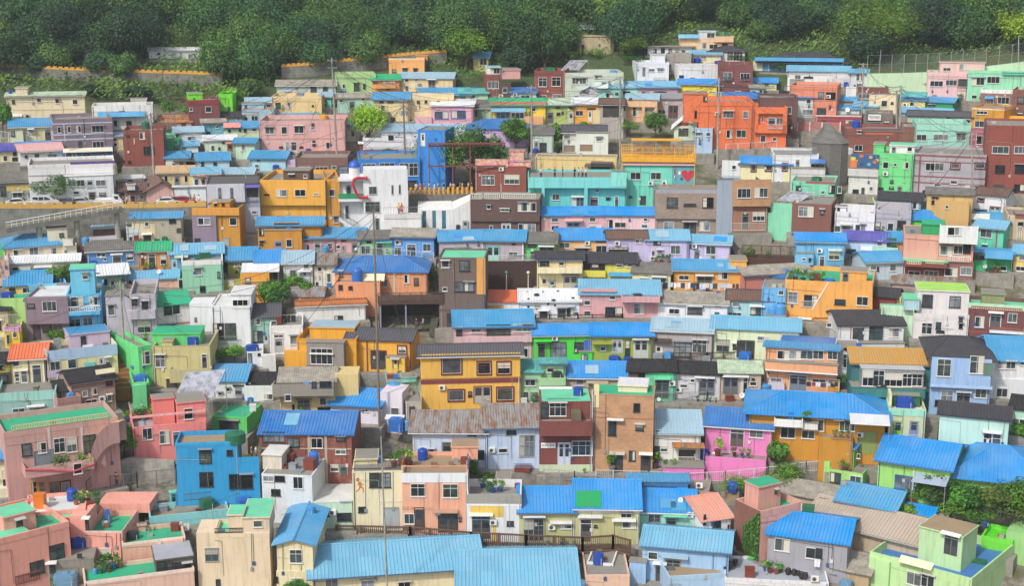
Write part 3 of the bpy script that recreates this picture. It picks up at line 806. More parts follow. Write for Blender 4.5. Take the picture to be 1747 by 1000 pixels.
def thing_item(H, p, tx, ty, sc, rnd):
    c = p[0]; hl = 'the ' + H.label
    px, py = tx(p[1]), ty(p[2])
    sm = 1.0 / ((H.P - CAM).length and FPX / (H.P - CAM).length)      # metres per pixel
    if c == 'T':
        h = float(p[3]) / sc * sm; col = p[4] if len(p) > 4 else 'b'; r = (float(p[5]) / sc * sm / 2) if len(p) > 5 else h * .42
        gen_thing(H, 'water_tank', f'{TNAME[col]} water tank on {hl}', 'water tank', on_top(H, px, py), lambda o: tank_parts(o, r, h, TCOL[col]))
    elif c == 'U':
        w, h = float(p[3]) / sc * sm, float(p[4]) / sc * sm; col = p[5] if len(p) > 5 else 'b'
        gen_thing(H, 'water_tank', f'{TNAME[col]} box-shaped water tank on {hl}', 'water tank', on_top(H, px, py), lambda o: boxtank_parts(o, w, h, TCOL[col]), rnd.uniform(-.3, .3))
    elif c == 'A':
        v = 0.0
        u, z = plane_uv(H, px, py, v)
        gen_thing(H, 'air_conditioner', f'white air conditioner on {hl}', 'air conditioner', (u, -.02, z), ac_parts)
    elif c == 'Z':
        r = (float(p[3]) / sc * sm / 2) if len(p) > 3 else .4
        gen_thing(H, 'satellite_dish', f'pale satellite dish on {hl}', 'satellite dish', on_top(H, px, py), lambda o: dish_parts(o, r), rnd.uniform(-.8, .8))
    elif c == 'P':
        h = float(p[3]) / sc * sm
        gen_thing(H, 'potted_plant', f'potted plant by {hl}', 'plant', on_top(H, px, py), lambda o: plant_parts(o, h, rnd))
    elif c == 'J':
        w, h = float(p[3]) / sc * sm, float(p[4]) / sc * sm; col = p[5] if len(p) > 5 else 'm'
        def bd(o):
            b = MB(); m = mat('plast', TCOL[col]); b.box(-w / 2, w / 2, -w * .4, w * .4, 0, h * .92, m); b.build('bin_body', o)
            b = MB(); b.box(-w / 2 - .04, w / 2 + .04, -w * .4 - .04, w * .4 + .04, h * .92, h, m); b.build('lid', o)
        gen_thing(H, 'storage_bin', f'{TNAME[col]} storage bin on {hl}', 'bin', on_top(H, px, py), bd, rnd.uniform(-.3, .3))
    elif c == 'I':      # earthenware jar
        h = float(p[3]) / sc * sm
        def bd(o):
            b = MB(); m = mat('plast', '2c2622'); b.lathe((0, 0, 0), [(h * .24, 0), (h * .4, h * .35), (h * .42, h * .55), (h * .3, h * .8), (h * .32, h * .84), (h * .34, h * .86), (h * .1, h * .98)], m, 14); b.build('jar_body', o, smooth=True)
        gen_thing(H, 'storage_jar', f'dark earthenware jar on {hl}', 'jar', on_top(H, px, py), bd)
    elif c == 'K':      # antenna
        h = float(p[3]) / sc * sm
        def bd(o):
            b = MB(); m = mat('plain', p[4] if len(p) > 4 else '7a7c80'); b.tube((0, 0, 0), (0, 0, h), .03, .022, m, 6); b.build('mast', o)
            b = MB(); b.tube((-.5, 0, h * .96), (.5, 0, h * .96), .02, .02, m, 5)
            for i in range(6): x = -.45 + .18 * i; b.tube((x, -.3, h * .96), (x, .3, h * .96), .012, .012, m, 4)
            b.build('aerial', o)
        gen_thing(H, 'antenna', f'thin television antenna on {hl}', 'antenna', on_top(H, px, py), bd, rnd.uniform(-.6, .6))
    elif c == 'E':      # solar array: x0 x1 y0 y1  (top edge y0, bottom edge y1)
        xa, xb, y0, y1 = tx(p[1]), tx(p[2]), ty(p[3]), ty(p[4]); sk = float(p[5]) / sc if len(p) > 5 else 0
        col = p[6] if len(p) > 6 else '3a4a6c'
        ba = on_top(H, (xa + xb) / 2, y1); v0 = max(.1, min(ba[1], H.d - 2)); z0 = plane_uv(H, (xa + xb) / 2, y1, v0)[1]
        ua = plane_uv(H, xa, y1, v0)[0]; ub = plane_uv(H, xb - sk, y1, v0)[0]
        v1 = v0 + 3.0; z1 = plane_uv(H, xa + sk, y0, v1)[1]; ua1 = plane_uv(H, xa + sk, y0, v1)[0]; ub1 = plane_uv(H, xb, y0, v1)[0]
        def bd(o):
            O = Vector((ua, v0, z0)); b = MB(); pm = mat('glass', col); fm = mat('plain', 'c4c8cc')
            A, B, C_, D_ = Vector((ua, v0, z0)) - O, Vector((ub, v0, z0)) - O, Vector((ub1, v1, z1)) - O, Vector((ua1, v1, z1)) - O
            n = (B - A).cross(D_ - A).normalized()
            b.mesh([A, B, C_, D_, A - n * .05, B - n * .05, C_ - n * .05, D_ - n * .05], [(0, 1, 2, 3), (7, 6, 5, 4), (0, 4, 5, 1), (1, 5, 6, 2), (2, 6, 7, 3), (3, 7, 4, 0)], pm); b.build('panel_sheet', o)
            b = MB(); nx = max(2, round((B - A).length / 1.0)); ny = max(2, round((D_ - A).length / 1.3))
            for i in range(nx + 1): k = i / nx; b.tube(A.lerp(B, k) + n * .01, D_.lerp(C_, k) + n * .01, .03, .03, fm, 4)
            for i in range(ny + 1): k = i / ny; b.tube(A.lerp(D_, k) + n * .01, B.lerp(C_, k) + n * .01, .03, .03, fm, 4)
            b.build('panel_frame', o)
            b = MB()
            for q in (A, B, C_, D_): b.tube(q, (q.x, q.y, min(-.05, H.rz - z0)), .05, .05, fm, 6)
            b.build('stand', o)
        gen_thing(H, 'solar_panel', f'tilted solar panel array on {hl}', 'solar panel', (ua, v0, z0), bd)
    elif c == 'F':      # washing on a line: x0 x1 y h
        xa, xb, y = tx(p[1]), tx(p[2]), ty(p[3]); hh = float(p[4]) / sc * sm; v = (float(p[5]) if len(p) > 5 else -1.2) * S
        ua, z = plane_uv(H, xa, y, v); ub, _ = plane_uv(H, xb, y, v)
        def bd(o):
            L = ub - ua; b = MB(); b.tube((0, 0, 0), (L, 0, 0), .012, .012, mat('plain', 'c8c8c8'), 5)
            zg = -(z if z > 0 else 1) if v < 0 else -1.2
            for u in (0, L): b.tube((u, 0, max(zg, -2.2)), (u, 0, .05), .025, .025, RAIL, 6)
            b.build('line', o); u = .1; r2 = random.Random(H.label)
            while u < L - .4:
                w = r2.uniform(.3, .7); k = hh * r2.uniform(.6, 1); b = MB(); m = mat('plain', r2.choice(['e4e4e4', '2c2c34', '30406c', 'd8c8c0', '8a2c5c', 'b8c8dc', '504848', 'd8d8e0']))
                n = 6; vs = []
                for i in range(n + 1):
                    x = u + w * i / n
                    for j in range(4): vs.append((x, .04 * math.sin(i * 1.7 + j), -.01 - k * j / 3))
                b.mesh(vs, [(i * 4 + j, i * 4 + j + 1, i * 4 + j + 5, i * 4 + j + 4) for i in range(n) for j in range(3)], m); b.build('garment', o); u += w + r2.uniform(.03, .15)
        gen_thing(H, 'washing_line', f'washing line hung with laundry at {hl}', 'laundry', (ua, v, z), bd)

def finish_labels():
    for lab, os_ in _lab.items():
        if len(os_) > 1:
            for o in os_: o['group'] = lab
DATA = []
def tile(ox, oy, text): DATA.append((ox, oy, text))
tile(0, 0, """
long cream house with pale green roof below forest|40 552 625 790|cream|s palegr 605|y6 m5|B 100 178 575 cream 0 3 conc,w 240 642 32 30,w 360 648 30 30,w 475 652 35 32,k 78 655 20 24,L 715 5 d8c8a0,k 170 755 15 12,k 230 775 35 12,T 85 615 30 d,K 150 580 60
small shed with white sheet roof beside cream house|5 130 762 800|cream|g whiter 722|c:shed|k 20 772 20 20
olive-beige house with long light blue roof and porch|62 345 826 925|d2cc9c|s blue 780|m3|X 62 150 855 925 d4dcb0 -.8 conc,D 290 848 50 70 4a3a34 w,w 185 847 34 30,k 68 852 30 42,N 178 225 838 850 white .6
mauve brick building with pale blue horizontal bands|345 735 778 1005|mauvebrick|f conc|y-3 d8|L 803 8 b8c4dc,L 874 9 b8c4dc,L 908 9 b8c4dc,w 375 830 28 42,w 440 828 28 42,w 500 824 34 46,w 600 824 84 44,w 605 928 80 38,k 512 926 28 42,V 418 808 930 c8ccd8 .15
long white house with pale blue awning|602 1000 690 850|white|f conc|d5 p.9|B 860 960 652 white 1.2 3,N 640 950 738 770 blue .9,w 825 790 44 40,w 742 786 45 44,k 780 728 40 10
narrow cream house squeezed beside mauve brick building|738 806 893 985|d8cc9c|g sky 868||w 742 908 28 18,w 742 936 28 26
red-brown brick house with green tank on roof|808 1070 852 1090|8a4436|f conc 835|y4 d6|w 915 868 38 44,k 830 884 20 12,k 940 962 75 50,V 880 905 945 c8b8b0 .2,k 840 1055 22 14,T 957 845 50 g 52
emerald green cube house beside red-brown brick house|1074 1180 911 1020|emerald|f conc|d5 p.3|k 1142 962 26 28
mint house under brown weathered roof|1010 1150 850 915|mint|s brown 812||w 1085 885 35 22
pink house under wide rust-stained roof|1040 1255 800 835|pink|g rusty 755|m8|k 1190 806 30 18
white house with faded blue roof above pale blue roofs|1145 1330 865 935|e4e6e8|g sky 832||k 1155 876 26 22,w 1230 896 40 26
small white house with light blue lean-to roof|1180 1300 955 1010|white|g lblue 925||k 1195 968 25 22,U 1270 946 36 22 d
long white building standing among forest trees|975 1335 330 388|e0e4ea|s whiter 312|m5|k 1035 345 16 12,D 1232 348 22 36 6a7a8a w,w 1268 348 20 24
""")
tile(350, 0, """
maroon brick house with lime green attic wall|-112 92 655 830|maroonbrick|f conc|y-4 d6 p.4|B -112 -18 614 lime .3 3,w 0 698 42 38,w -104 706 24 22,k -78 640 10 26,L 655 30 8a2432
lime green annexe block beside maroon brick house|88 177 616 765|lime|f limeg|y8 d6|k 146 702 20 34
small olive house with dark grey tile roof|112 245 768 812|b8b890|g dark 735||w 200 772 30 30
pale blue house with pink-edged parapets|240 452 712 805|9cc0cc|f conc 680|y6 d7|B 240 385 680 9cc0cc .5 3,L 712 5 d88078,L 750 5 d88078 240 360,k 258 690 16 16,w 302 757 46 40,k 262 768 14 16
orange house with faded blue roof behind pale blue house|270 436 672 720|orange|g sky 640||w 400 685 30 20
butter yellow flat house with one white window|436 762 630 750|butter|f conc 612|y6 d6|w 528 668 32 44,J 625 640 45 28 n,k 460 672 36 38,k 700 688 14 10,L 634 6 e4d8b8
long pale aqua house under ragged slate roof|468 856 556 625|bcd0c8|g slate 525|y4|w 590 570 26 26,D 690 566 42 48 3a3c40,D 770 562 38 46 3a3c40,w 835 562 18 26,U 545 592 50 26 d
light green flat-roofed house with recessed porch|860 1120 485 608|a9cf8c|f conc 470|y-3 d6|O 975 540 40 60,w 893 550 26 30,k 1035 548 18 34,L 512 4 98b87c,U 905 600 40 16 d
orange house with bright green sheet roof|1095 1276 518 608|e8a45c|g greenr 487|y-5|Y 1120 1250 552 580 e8a45c .8,k 1105 530 25 16,k 1160 528 70 22,k 1190 575 18 12,Q 1165 1245 535 552 e8d0b0 .85
large apricot building beside yellow crenellated wall|1205 1440 382 492|eda95c|f conc 372|y3 d9|B 1385 1460 362 eda95c 3 4,k 1226 453 28 22,k 1294 445 34 28,k 1366 446 26 24,L 382 7 f0dcc0,k 1472 470 10 10
cream house with faded blue roof and red planters|1275 1625 512 600|e2cd9c|g sky 475|y8|w 1310 515 26 24,D 1312 556 26 40 5a5a58 w,w 1375 515 20 18,w 1375 543 50 28,D 1463 522 50 66 6a6a66 n,P 1390 606 22,P 1420 606 22,P 1445 606 22,P 1480 606 24
seafoam house with grey roof and tall doors|870 1106 640 738|a6cebc|g slate 612|y-3|w 880 652 26 20,D 945 664 38 72 4a4a48 n,w 1025 640 24 20,w 1020 682 26 26
small butter yellow cottage with tiny windows|766 852 640 706|e2cc90|g slate 628||k 787 652 20 18,k 812 650 20 18,k 785 680 20 14,k 815 682 28 16
narrow aqua house with faded blue roof|742 826 632 705|aqua|s sky 606|y20|k 760 650 12 12
cream yellow house with deep blue eaves|1105 1338 650 805|e2ce9a|g blue 605|y3|k 1146 660 24 14,k 1196 662 40 12,w 1152 690 30 38,X 1065 1206 738 800 8a8276 -1 conc .0,k 1220 770 28 26,k 1180 770 20 26
cream stucco house stained with long cracks|1202 1632 632 790|e6d2a4|f conc 618|d6|k 1315 686 24 36,w 1325 760 36 44,k 1390 660 14 16,k 1440 656 18 18,k 1520 660 22 12,V 1408 660 720 5a5048 .15,X 1200 1275 670 790 a89a80 -.4,k 1228 768 26 24
long dusty pink two-storey building with white windows|355 915 790 1005|dba8a2|f conc 778|y5 d8 p.6|w 393 834 60 44,w 500 831 38 46,w 583 826 66 46,k 697 808 20 18,w 692 832 28 20,w 515 930 38 58,w 563 930 38 58,w 792 932 28 44,k 485 960 26 10,k 618 960 26 10,k 703 920 20 16,k 703 942 20 16,L 905 8 c89890,T 790 770 28 y 48,U 678 990 34 34 d
cream house with blue roof behind dusty pink building|440 745 782 800|dcd0a8|g blue 745|m7|
pale green house with pink and blue roof|120 352 838 905|c0d4b0|s blue 797|y3|N 120 232 808 838 salmon .5,w 305 830 32 32,k 253 845 20 20,k 222 843 14 18,k 152 850 14 14
turquoise house with pale slate roof|-20 132 802 892|6ab4c8|g slate 780||w 68 815 22 26,k 5 865 30 24
pale green house with flat white roof and peach porch|-5 202 918 998|c8d8bc|s whiter 888||w 38 955 24 36,D 142 946 40 46 8a5a4a o,k 110 925 16 16,k 85 965 16 16,N 135 190 930 944 d89080 .6
mint gable house with blue roof|186 322 936 1045|b8d8bc|g blue 905|y16|w 230 948 34 40,k 290 1005 30 22
white shack with crumpled blue roof|868 1000 832 930|d4d0c8|g dblue 797||k 960 860 20 30,k 890 860 20 26
red brick garden terrace beside white house|1018 1200 948 1000|9a4440|f conc|p.8 d4|R 1018 1200 925 948 8a8c8e .05,N 1002 1200 930 945 white .5
""")
tile(700, 0, """
tiny yellow house with brown shutter among trees|415 512 374 468|dccb94|g blue 342|y10|w 456 376 46 50
brown brick house with pink side and white bay|496 588 486 660|redbrick|f conc|y-4 d6 p.7|B 504 590 436 white .1 3 teal,B 588 722 456 d8a09c .4 5 conc,w 525 446 62 38,w 606 448 16 30,w 508 534 72 46,w 516 634 64 22,X 586 660 545 660 5a3e3a -.1 conc,w 606 575 30 32,A 595 628
low house with vivid blue roof beside brown brick house|660 828 605 660|a8c8c8|g dblue 573|y-4|w 725 625 60 25,A 688 620
red-brown brick house with two large white windows|815 1016 462 645|8a4638|f conc 455|d7 p.7|L 462 32 7a3a30,w 842 507 55 62,w 928 503 60 62,w 932 618 60 26,w 845 622 50 22,U 940 458 85 36 g
pale grey-green flat house with long white window|1016 1400 476 645|c6d2c2|f conc 462|d8 p.7|w 1062 510 92 40,V 1062 560 580 b87850 .12,L 500 4 a8b8a8,w 1210 495 40 20,E 990 1165 395 458 60 a0a0a4,U 1308 470 42 28 s
small grey gable shed before grey-green house|1118 1238 598 660|b8bcc0|e silverr 564|c:shed d3|k 1134 590 32 16,w 1075 625 30 16
aqua house with white balcony|1238 1392 575 660|8fd8c8|s lblue 536|d4|B 1212 1300 524 d8e8e0 .2 2.5,w 1252 535 34 20,w 1284 610 42 32,k 1345 608 20 12,Y 1230 1300 552 578 e4ecea .6
low cream house with bright blue roof and tank|60 392 626 680|d8c8a0|s blue 578|m5|k 330 632 30 20,U 402 585 34 46 d,K 148 610 30
mint house with teal slate roof|326 510 613 672|a8d4b0|g teal 580||w 403 622 24 20,w 455 648 40 18
dusty pink house with blue-shuttered windows|136 410 694 820|dea6b4|s whiter 655|y8|b 160 730 90 50,b 271 723 92 54,V 265 700 815 d098a8,X 34 140 765 822 dfaab4 -.3,L 786 5 d098a8
green shack with old slate roof|412 530 704 790|98b89a|g dslate 655||S 445 725 50 60 6a8a74,k 420 720 20 40
yellow house with green roof and blue striped awning|530 888 688 825|e2c840|g greenr 645|y-2|L 668 22 d4735c,N 530 756 706 734 lblue 1.0,w 562 736 90 42,w 660 736 88 42,X 690 872 764 822 e8ae78 -1,w 795 705 26 26,P 650 790 20,P 715 790 22,P 790 770 36,P 850 768 40,P 600 788 20
light olive house with pale sheet roof|886 1066 686 815|a9bc66|g palegr 645||D 895 735 46 72 5a5c58 n,k 955 692 26 18,k 960 738 24 16,k 1040 692 26 20,k 992 732 14 16,G 1040 735 30 70 c0c4c4
orange house with white roof and white door|1066 1246 680 808|e8a42a|g whiter 642||w 1084 685 30 14,w 1164 682 30 14,w 1083 725 52 34,G 1165 724 28 74,k 1160 708 55 8,X 1200 1246 722 805 d8cca0 -.2
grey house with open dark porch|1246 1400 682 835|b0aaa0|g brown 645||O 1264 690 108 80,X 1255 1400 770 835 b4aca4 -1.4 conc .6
lilac house with bright blue hipped roof|352 758 840 960|cdaede|h dblue 780|y5 m9|w 388 846 28 22,w 447 846 30 20,w 388 898 32 36,w 455 894 32 40,w 514 878 52 52,L 870 4 b898cc,k 725 868 20 12
pale mint house with grey tiled roof and tank|800 938 868 1000|c4d8cc|g dslate 822||k 848 935 46 60,T 820 890 30 d 46,D 815 925 24 60 8a8a80 n
white house with grey tiled roof above cream wall|1000 1284 866 1000|e0e4dc|g tile 820||X 1090 1300 872 990 dfe6dc -1.6 conc,w 1220 898 40 26,w 1008 885 66 26,S 1008 955 70 40 8a7a6a,S 1115 950 78 40 98785a,P 960 970 60
long white house with faded blue roof and lilac end|-190 345 862 970|dfe4ee|g sky 815|y6|w -150 895 36 40,w -70 895 40 26,w 30 895 66 34,w 160 874 38 50,X 250 346 855 950 c8aec0 -.2,w 318 876 28 40
""")
tile(1050, 0, """
peach house with rooftop greenhouse at forest edge|425 776 252 330|e8bf94|f conc|d7|X 650 776 235 275 e8bf94 -.4,B 552 658 202 d0dce0 .8 3 silverr,w 600 212 52 36,R 660 760 208 236 4a9a90 .4,w 555 278 40 40,w 616 288 54 32,k 700 282 36 16,N 412 545 226 250 lblue .5
white house with thick concrete roof slab|212 500 306 360|dde0e4|f conc 270|p0 o.5 d6|k 250 320 20 26,w 296 313 30 38,w 345 316 28 38,w 390 320 30 30,w 432 325 28 22
bare grey concrete house below white slab-roofed house|330 498 352 470|concrete|f conc|d5|k 405 408 30 36,k 448 412 26 28,k 350 420 14 20
cream house with tanks and pale blue roof|498 692 352 420|e2d6b0|g lblue 330||w 560 364 36 26,T 538 394 44 d 46,U 680 404 56 26 d,B 478 570 400 e8dcc4 -.2 1 white
white glazed house with black tiled hip roof|612 850 335 408|d8dce0|h dark 300|m8|w 710 338 64 60,w 772 338 62 60,V 705 335 405 e8e8e8,V 838 335 405 e8e8e8
white cube house with rooftop room|134 352 408 540|dfe2e6|f white 404|y-6 d6 p.3|B 240 326 355 e0e4ea .6 3,w 218 450 38 18,w 275 450 38 18,D 178 440 16 60 8a929a,R 250 335 508 535 9a9c9e .3
windowless white block beside maroon brick house|415 676 425 560|e0dfdc|f conc|y-10 d4 p.2|w 415 490 36 26,k 490 508 30 14
maroon brick house with two balconied windows|676 904 422 615|maroonbrick|f conc 412|d8 p.5|w 710 472 55 52,w 820 478 62 44,R 706 770 505 525 3a3230 .3,R 818 884 500 522 3a3230 .3,L 568 6 5a2c30,k 790 600 30 12,k 850 600 30 12
bright yellow house with azure roof|415 666 548 630|e6d232|g azure 518|y4|k 465 592 16 18,w 535 600 44 12,w 615 598 40 12
aqua row house under light blue roof|-40 146 574 640|9fdcd0|g lblue 534||k 50 598 46 14,k 10 605 30 14
mauve-pink row house under light blue roof|148 416 570 640|d0a8c0|g lblue 533||k 172 600 44 12,k 252 600 84 12
peach house with columned veranda|70 275 660 800|e6bb90|g sky 616|y4|X 75 275 655 700 e6bb90 -.5 conc,X 258 275 700 800 e6bb90 -.5,X 175 192 700 800 e6bb90 -.5,w 112 702 42 62,w 195 710 54 30,k 90 642 20 14,w 32 670 36 60
taupe house with tall brown double doors|240 446 645 775|b6a8a8|g greyr 613||w 274 717 54 32,D 348 690 60 84 5a3a34 k
big coral orange apartment house|550 905 664 975|e8743e|f conc 650|y-4 d9 p.6|B 450 606 612 e8743e -.05 4,X 450 552 640 800 e8743e -.04,k 576 630 26 34,k 520 726 13 46,w 706 727 68 46,w 838 728 34 48,w 728 850 38 56,w 795 852 62 50,L 690 6 d4602e 550 905,L 836 6 d4602e 550 905,A 668 745,V 660 690 950 c86a40 .1
coral orange annexe with balcony and steel dome tank|906 1128 704 970|e8743e|f conc 690|y-4 d7 p.7|X 918 1128 704 745 e8743e -.5,X 918 940 745 872 e8743e -.5,X 1100 1128 745 872 e8743e -.5,X 918 1128 820 872 e8743e -.5,w 958 765 14 38,D 1000 770 50 74 6a7074 w,w 1056 770 44 52,R 1000 1100 815 845 d8d8dc .6,w 953 887 32 48,w 1032 900 24 26
small shed with red gable and white roof|385 582 832 920|c8dcc0|e whiter 785|c:shed d5 a:440 o.4|O 415 840 62 55,L 806 18 b02838 400 480,w 500 850 30 24
pale blue wall house with two square windows|524 638 840 1005|a8c4e0|f conc|d4 p.2|w 528 868 32 28,w 594 868 30 26,k 548 905 14 40
lime cream house with azure roof|898 1058 540 590|d8dc9c|g azure 512||k 965 545 40 22,w 985 562 60 10
pale mint house with grey tile roof beneath azure roof|886 972 576 640|a8d4cc|g slate 558||w 894 594 26 26,k 945 590 18 14
pinkish shack with crumpled blue roof|705 942 645 700|d0a8a0|g dblue 607|y-4|k 900 655 30 12
dark brown brick house behind coral apartments|948 1196 640 905|6a4642|f conc 618|d7 p.3|w 1128 700 28 46,k 1118 815 32 50,k 1060 700 30 30,Q 1130 1196 620 640 5a3c38 .05
black-roofed house with small green front|1080 1220 628 720|a8bcae|g black 600||w 1150 645 25 20
white house with blue roof beside salmon building|1200 1312 640 770|dce4e0|g dblue 612||w 1254 650 26 28,w 1228 718 70 38
""")
tile(1387, 0, """
black hip-roofed hanok with blue glass veranda|-330 200 398 475|5a98c0|h dark 340|m9 o.9|N -380 205 376 398 blue 1.2,D -280 405 70 62 3a5a7a b,D -190 405 70 62 3a5a7a b,D -100 405 70 62 3a5a7a b,D -10 405 70 62 3a5a7a b,D 70 405 60 62 3a5a7a b,V -290 395 470 c8ccd0 .12,V -120 395 470 c8ccd0 .12,V 48 395 470 c8ccd0 .12,V 135 395 470 c8ccd0 .12,X -392 -330 395 470 d8d8b8 -.1 conc
white house with long light blue roof and sign|-165 240 466 565|dfe0e0|g lblue 432|m6|w -120 490 40 30,k -60 500 60 12,w 290 480 36 40,R 120 235 478 520 d8d8d8 .8,X -165 95 510 580 e4e4e2 -1.2 conc .5,S -150 520 90 50 8a9a98,U 218 530 30 32 d
white house with pale blue roof beside striped veranda|240 362 475 585|d4dce0|s lblue 455||w 285 482 20 46,w 310 482 20 46,k 290 550 24 24
salmon building with dark grilled windows|-151 160 560 770|e08a6c|f conc 548|d7 p.4|k 34 600 38 48,k 85 604 62 46,k 27 708 58 40,k 105 690 14 24,L 585 4 c8704e,A 103 632
cream cube house beside sage wall|370 552 622 745|e6d6b0|f conc 612|y6 d6 p.2|w 449 658 38 42,k 512 668 16 14
maroon brick house with white side wall|285 496 570 665|7c4640|f conc|d5 p.3|X 218 286 568 650 e4e4e2 -.2,w 300 612 72 36
orange house with short blue roof|150 280 660 692|e09a4c|g blue 632||
small pale house with bright blue roof and dish|142 306 713 750|c8d4d4|g blue 686||Z 225 735 30
aqua cottage with light blue roof|270 425 698 745|a0d0d4|s lblue 666|y6|w 380 698 32 14
yellow house with blue and green roof|550 737 655 715|e0cc84|g blue 632||w 636 668 44 28,A 606 686,N 580 755 600 632 teal .4
emerald house with blue and white roof|738 920 668 720|109858|g blue 638|y14|k 760 684 42 24
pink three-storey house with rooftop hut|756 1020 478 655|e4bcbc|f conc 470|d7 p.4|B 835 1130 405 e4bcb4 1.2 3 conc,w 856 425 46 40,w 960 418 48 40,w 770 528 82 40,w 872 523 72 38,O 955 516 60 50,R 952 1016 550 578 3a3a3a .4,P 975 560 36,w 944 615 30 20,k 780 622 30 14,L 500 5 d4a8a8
mint house with wide bronze windows|1020 1420 462 665|93d8b0|f mint 440|y-3 d8 p.5|B 1245 1385 470 5cc8b0 -.3 2,w 1044 508 80 50,w 1144 500 80 46,w 1040 622 36 26,k 1095 625 30 22,L 480 5 80c49c
brown brick house with white parapet and wooden deck|1102 1312 588 735|8a6258|f conc 578|y4 d7 p.5 k:white|w 1140 645 46 40,w 1213 634 74 48,N 1130 1190 632 648 blue .6,R 1045 1255 676 708 9a6a44 .9
plain brown brick house beside white-parapet brick house|1312 1440 588 770|7a4c40|f conc|d6 p.3|k 1343 634 40 44,k 1340 735 40 22
chocolate brick flat house with white balcony room|1190 1420 525 600|74504a|f conc|d5 p.4|B 1125 1230 552 dde4e0 -1.2 1.5,w 1165 562 20 18,w 1295 568 48 16
mustard house with white framed wide windows|1045 1258 705 855|d3941c|f conc 695|y14 d6 p.2|w 1072 725 74 26,w 1063 790 90 48,L 712 8 e8dcc0
cream lean-to with orange-yellow roof|1212 1400 803 850|e0d4a8|s gold 768||k 1225 815 30 20,w 1330 820 40 22
sage house with long grey tiled roof|620 1045 762 830|a8c4a8|g tile 728||w 654 768 42 28,w 850 764 56 30,w 952 784 78 34,B 735 832 792 a4d8c8 -1 1.5,A 880 805
big aqua house with three barred windows|682 1036 818 1080|98d2c0|f conc 800|d8 p.7|w 680 880 64 44,w 791 878 96 46,w 941 872 62 50,L 855 5 84c0ae,k 785 1010 66 14,K 893 960 30
low house with pale blue roof behind tiled roof|582 908 740 765|a0b8c8|g lblue 710||
brick-paved terrace house with red parapet and blue tank|212 590 842 1010|redbrick|f conc 828|d6 p.5|L 868 12 c86848 345 525,w 290 858 26 18,w 274 950 50 42,R 345 600 832 862 8a9298 .1,T 282 838 50 d 54,U 240 880 54 40 w
tall brown brick wall house beside aqua house|588 686 832 1010|80523f|f conc|d6 p.2|K 615 925 30
crimson house with small side window|20 318 756 850|9a3238|f conc 745|d6 p.4|w 215 790 40 46,L 756 8 d8d0d0,k 60 790 30 30
brown shop with a white lettered sign|352 528 742 860|7c7068|f conc|d5 p.3|X 358 450 742 792 3a3634 -.2,D 365 800 80 55 3a4046 n,k 465 790 40 30
pink-framed brick house with white pillars|-116 186 800 860|b0706a|f conc 790|d5 p.4|V -100 800 860 dcdcdc,V -20 800 860 dcdcdc,V 60 800 860 dcdcdc,V 180 800 860 dcdcdc,T 85 795 22 s 50
magenta house with white framed window|1030 1142 868 1085|b0546c|f conc|d5 p.3|w 1072 888 70 60,L 955 5 d8b0b8
mauve flat roofs above red brick apartments|1222 1420 842 900|b48a94|f conc|d6 p.4|w 1335 860 50 28,L 842 8 e8d8d8
""")
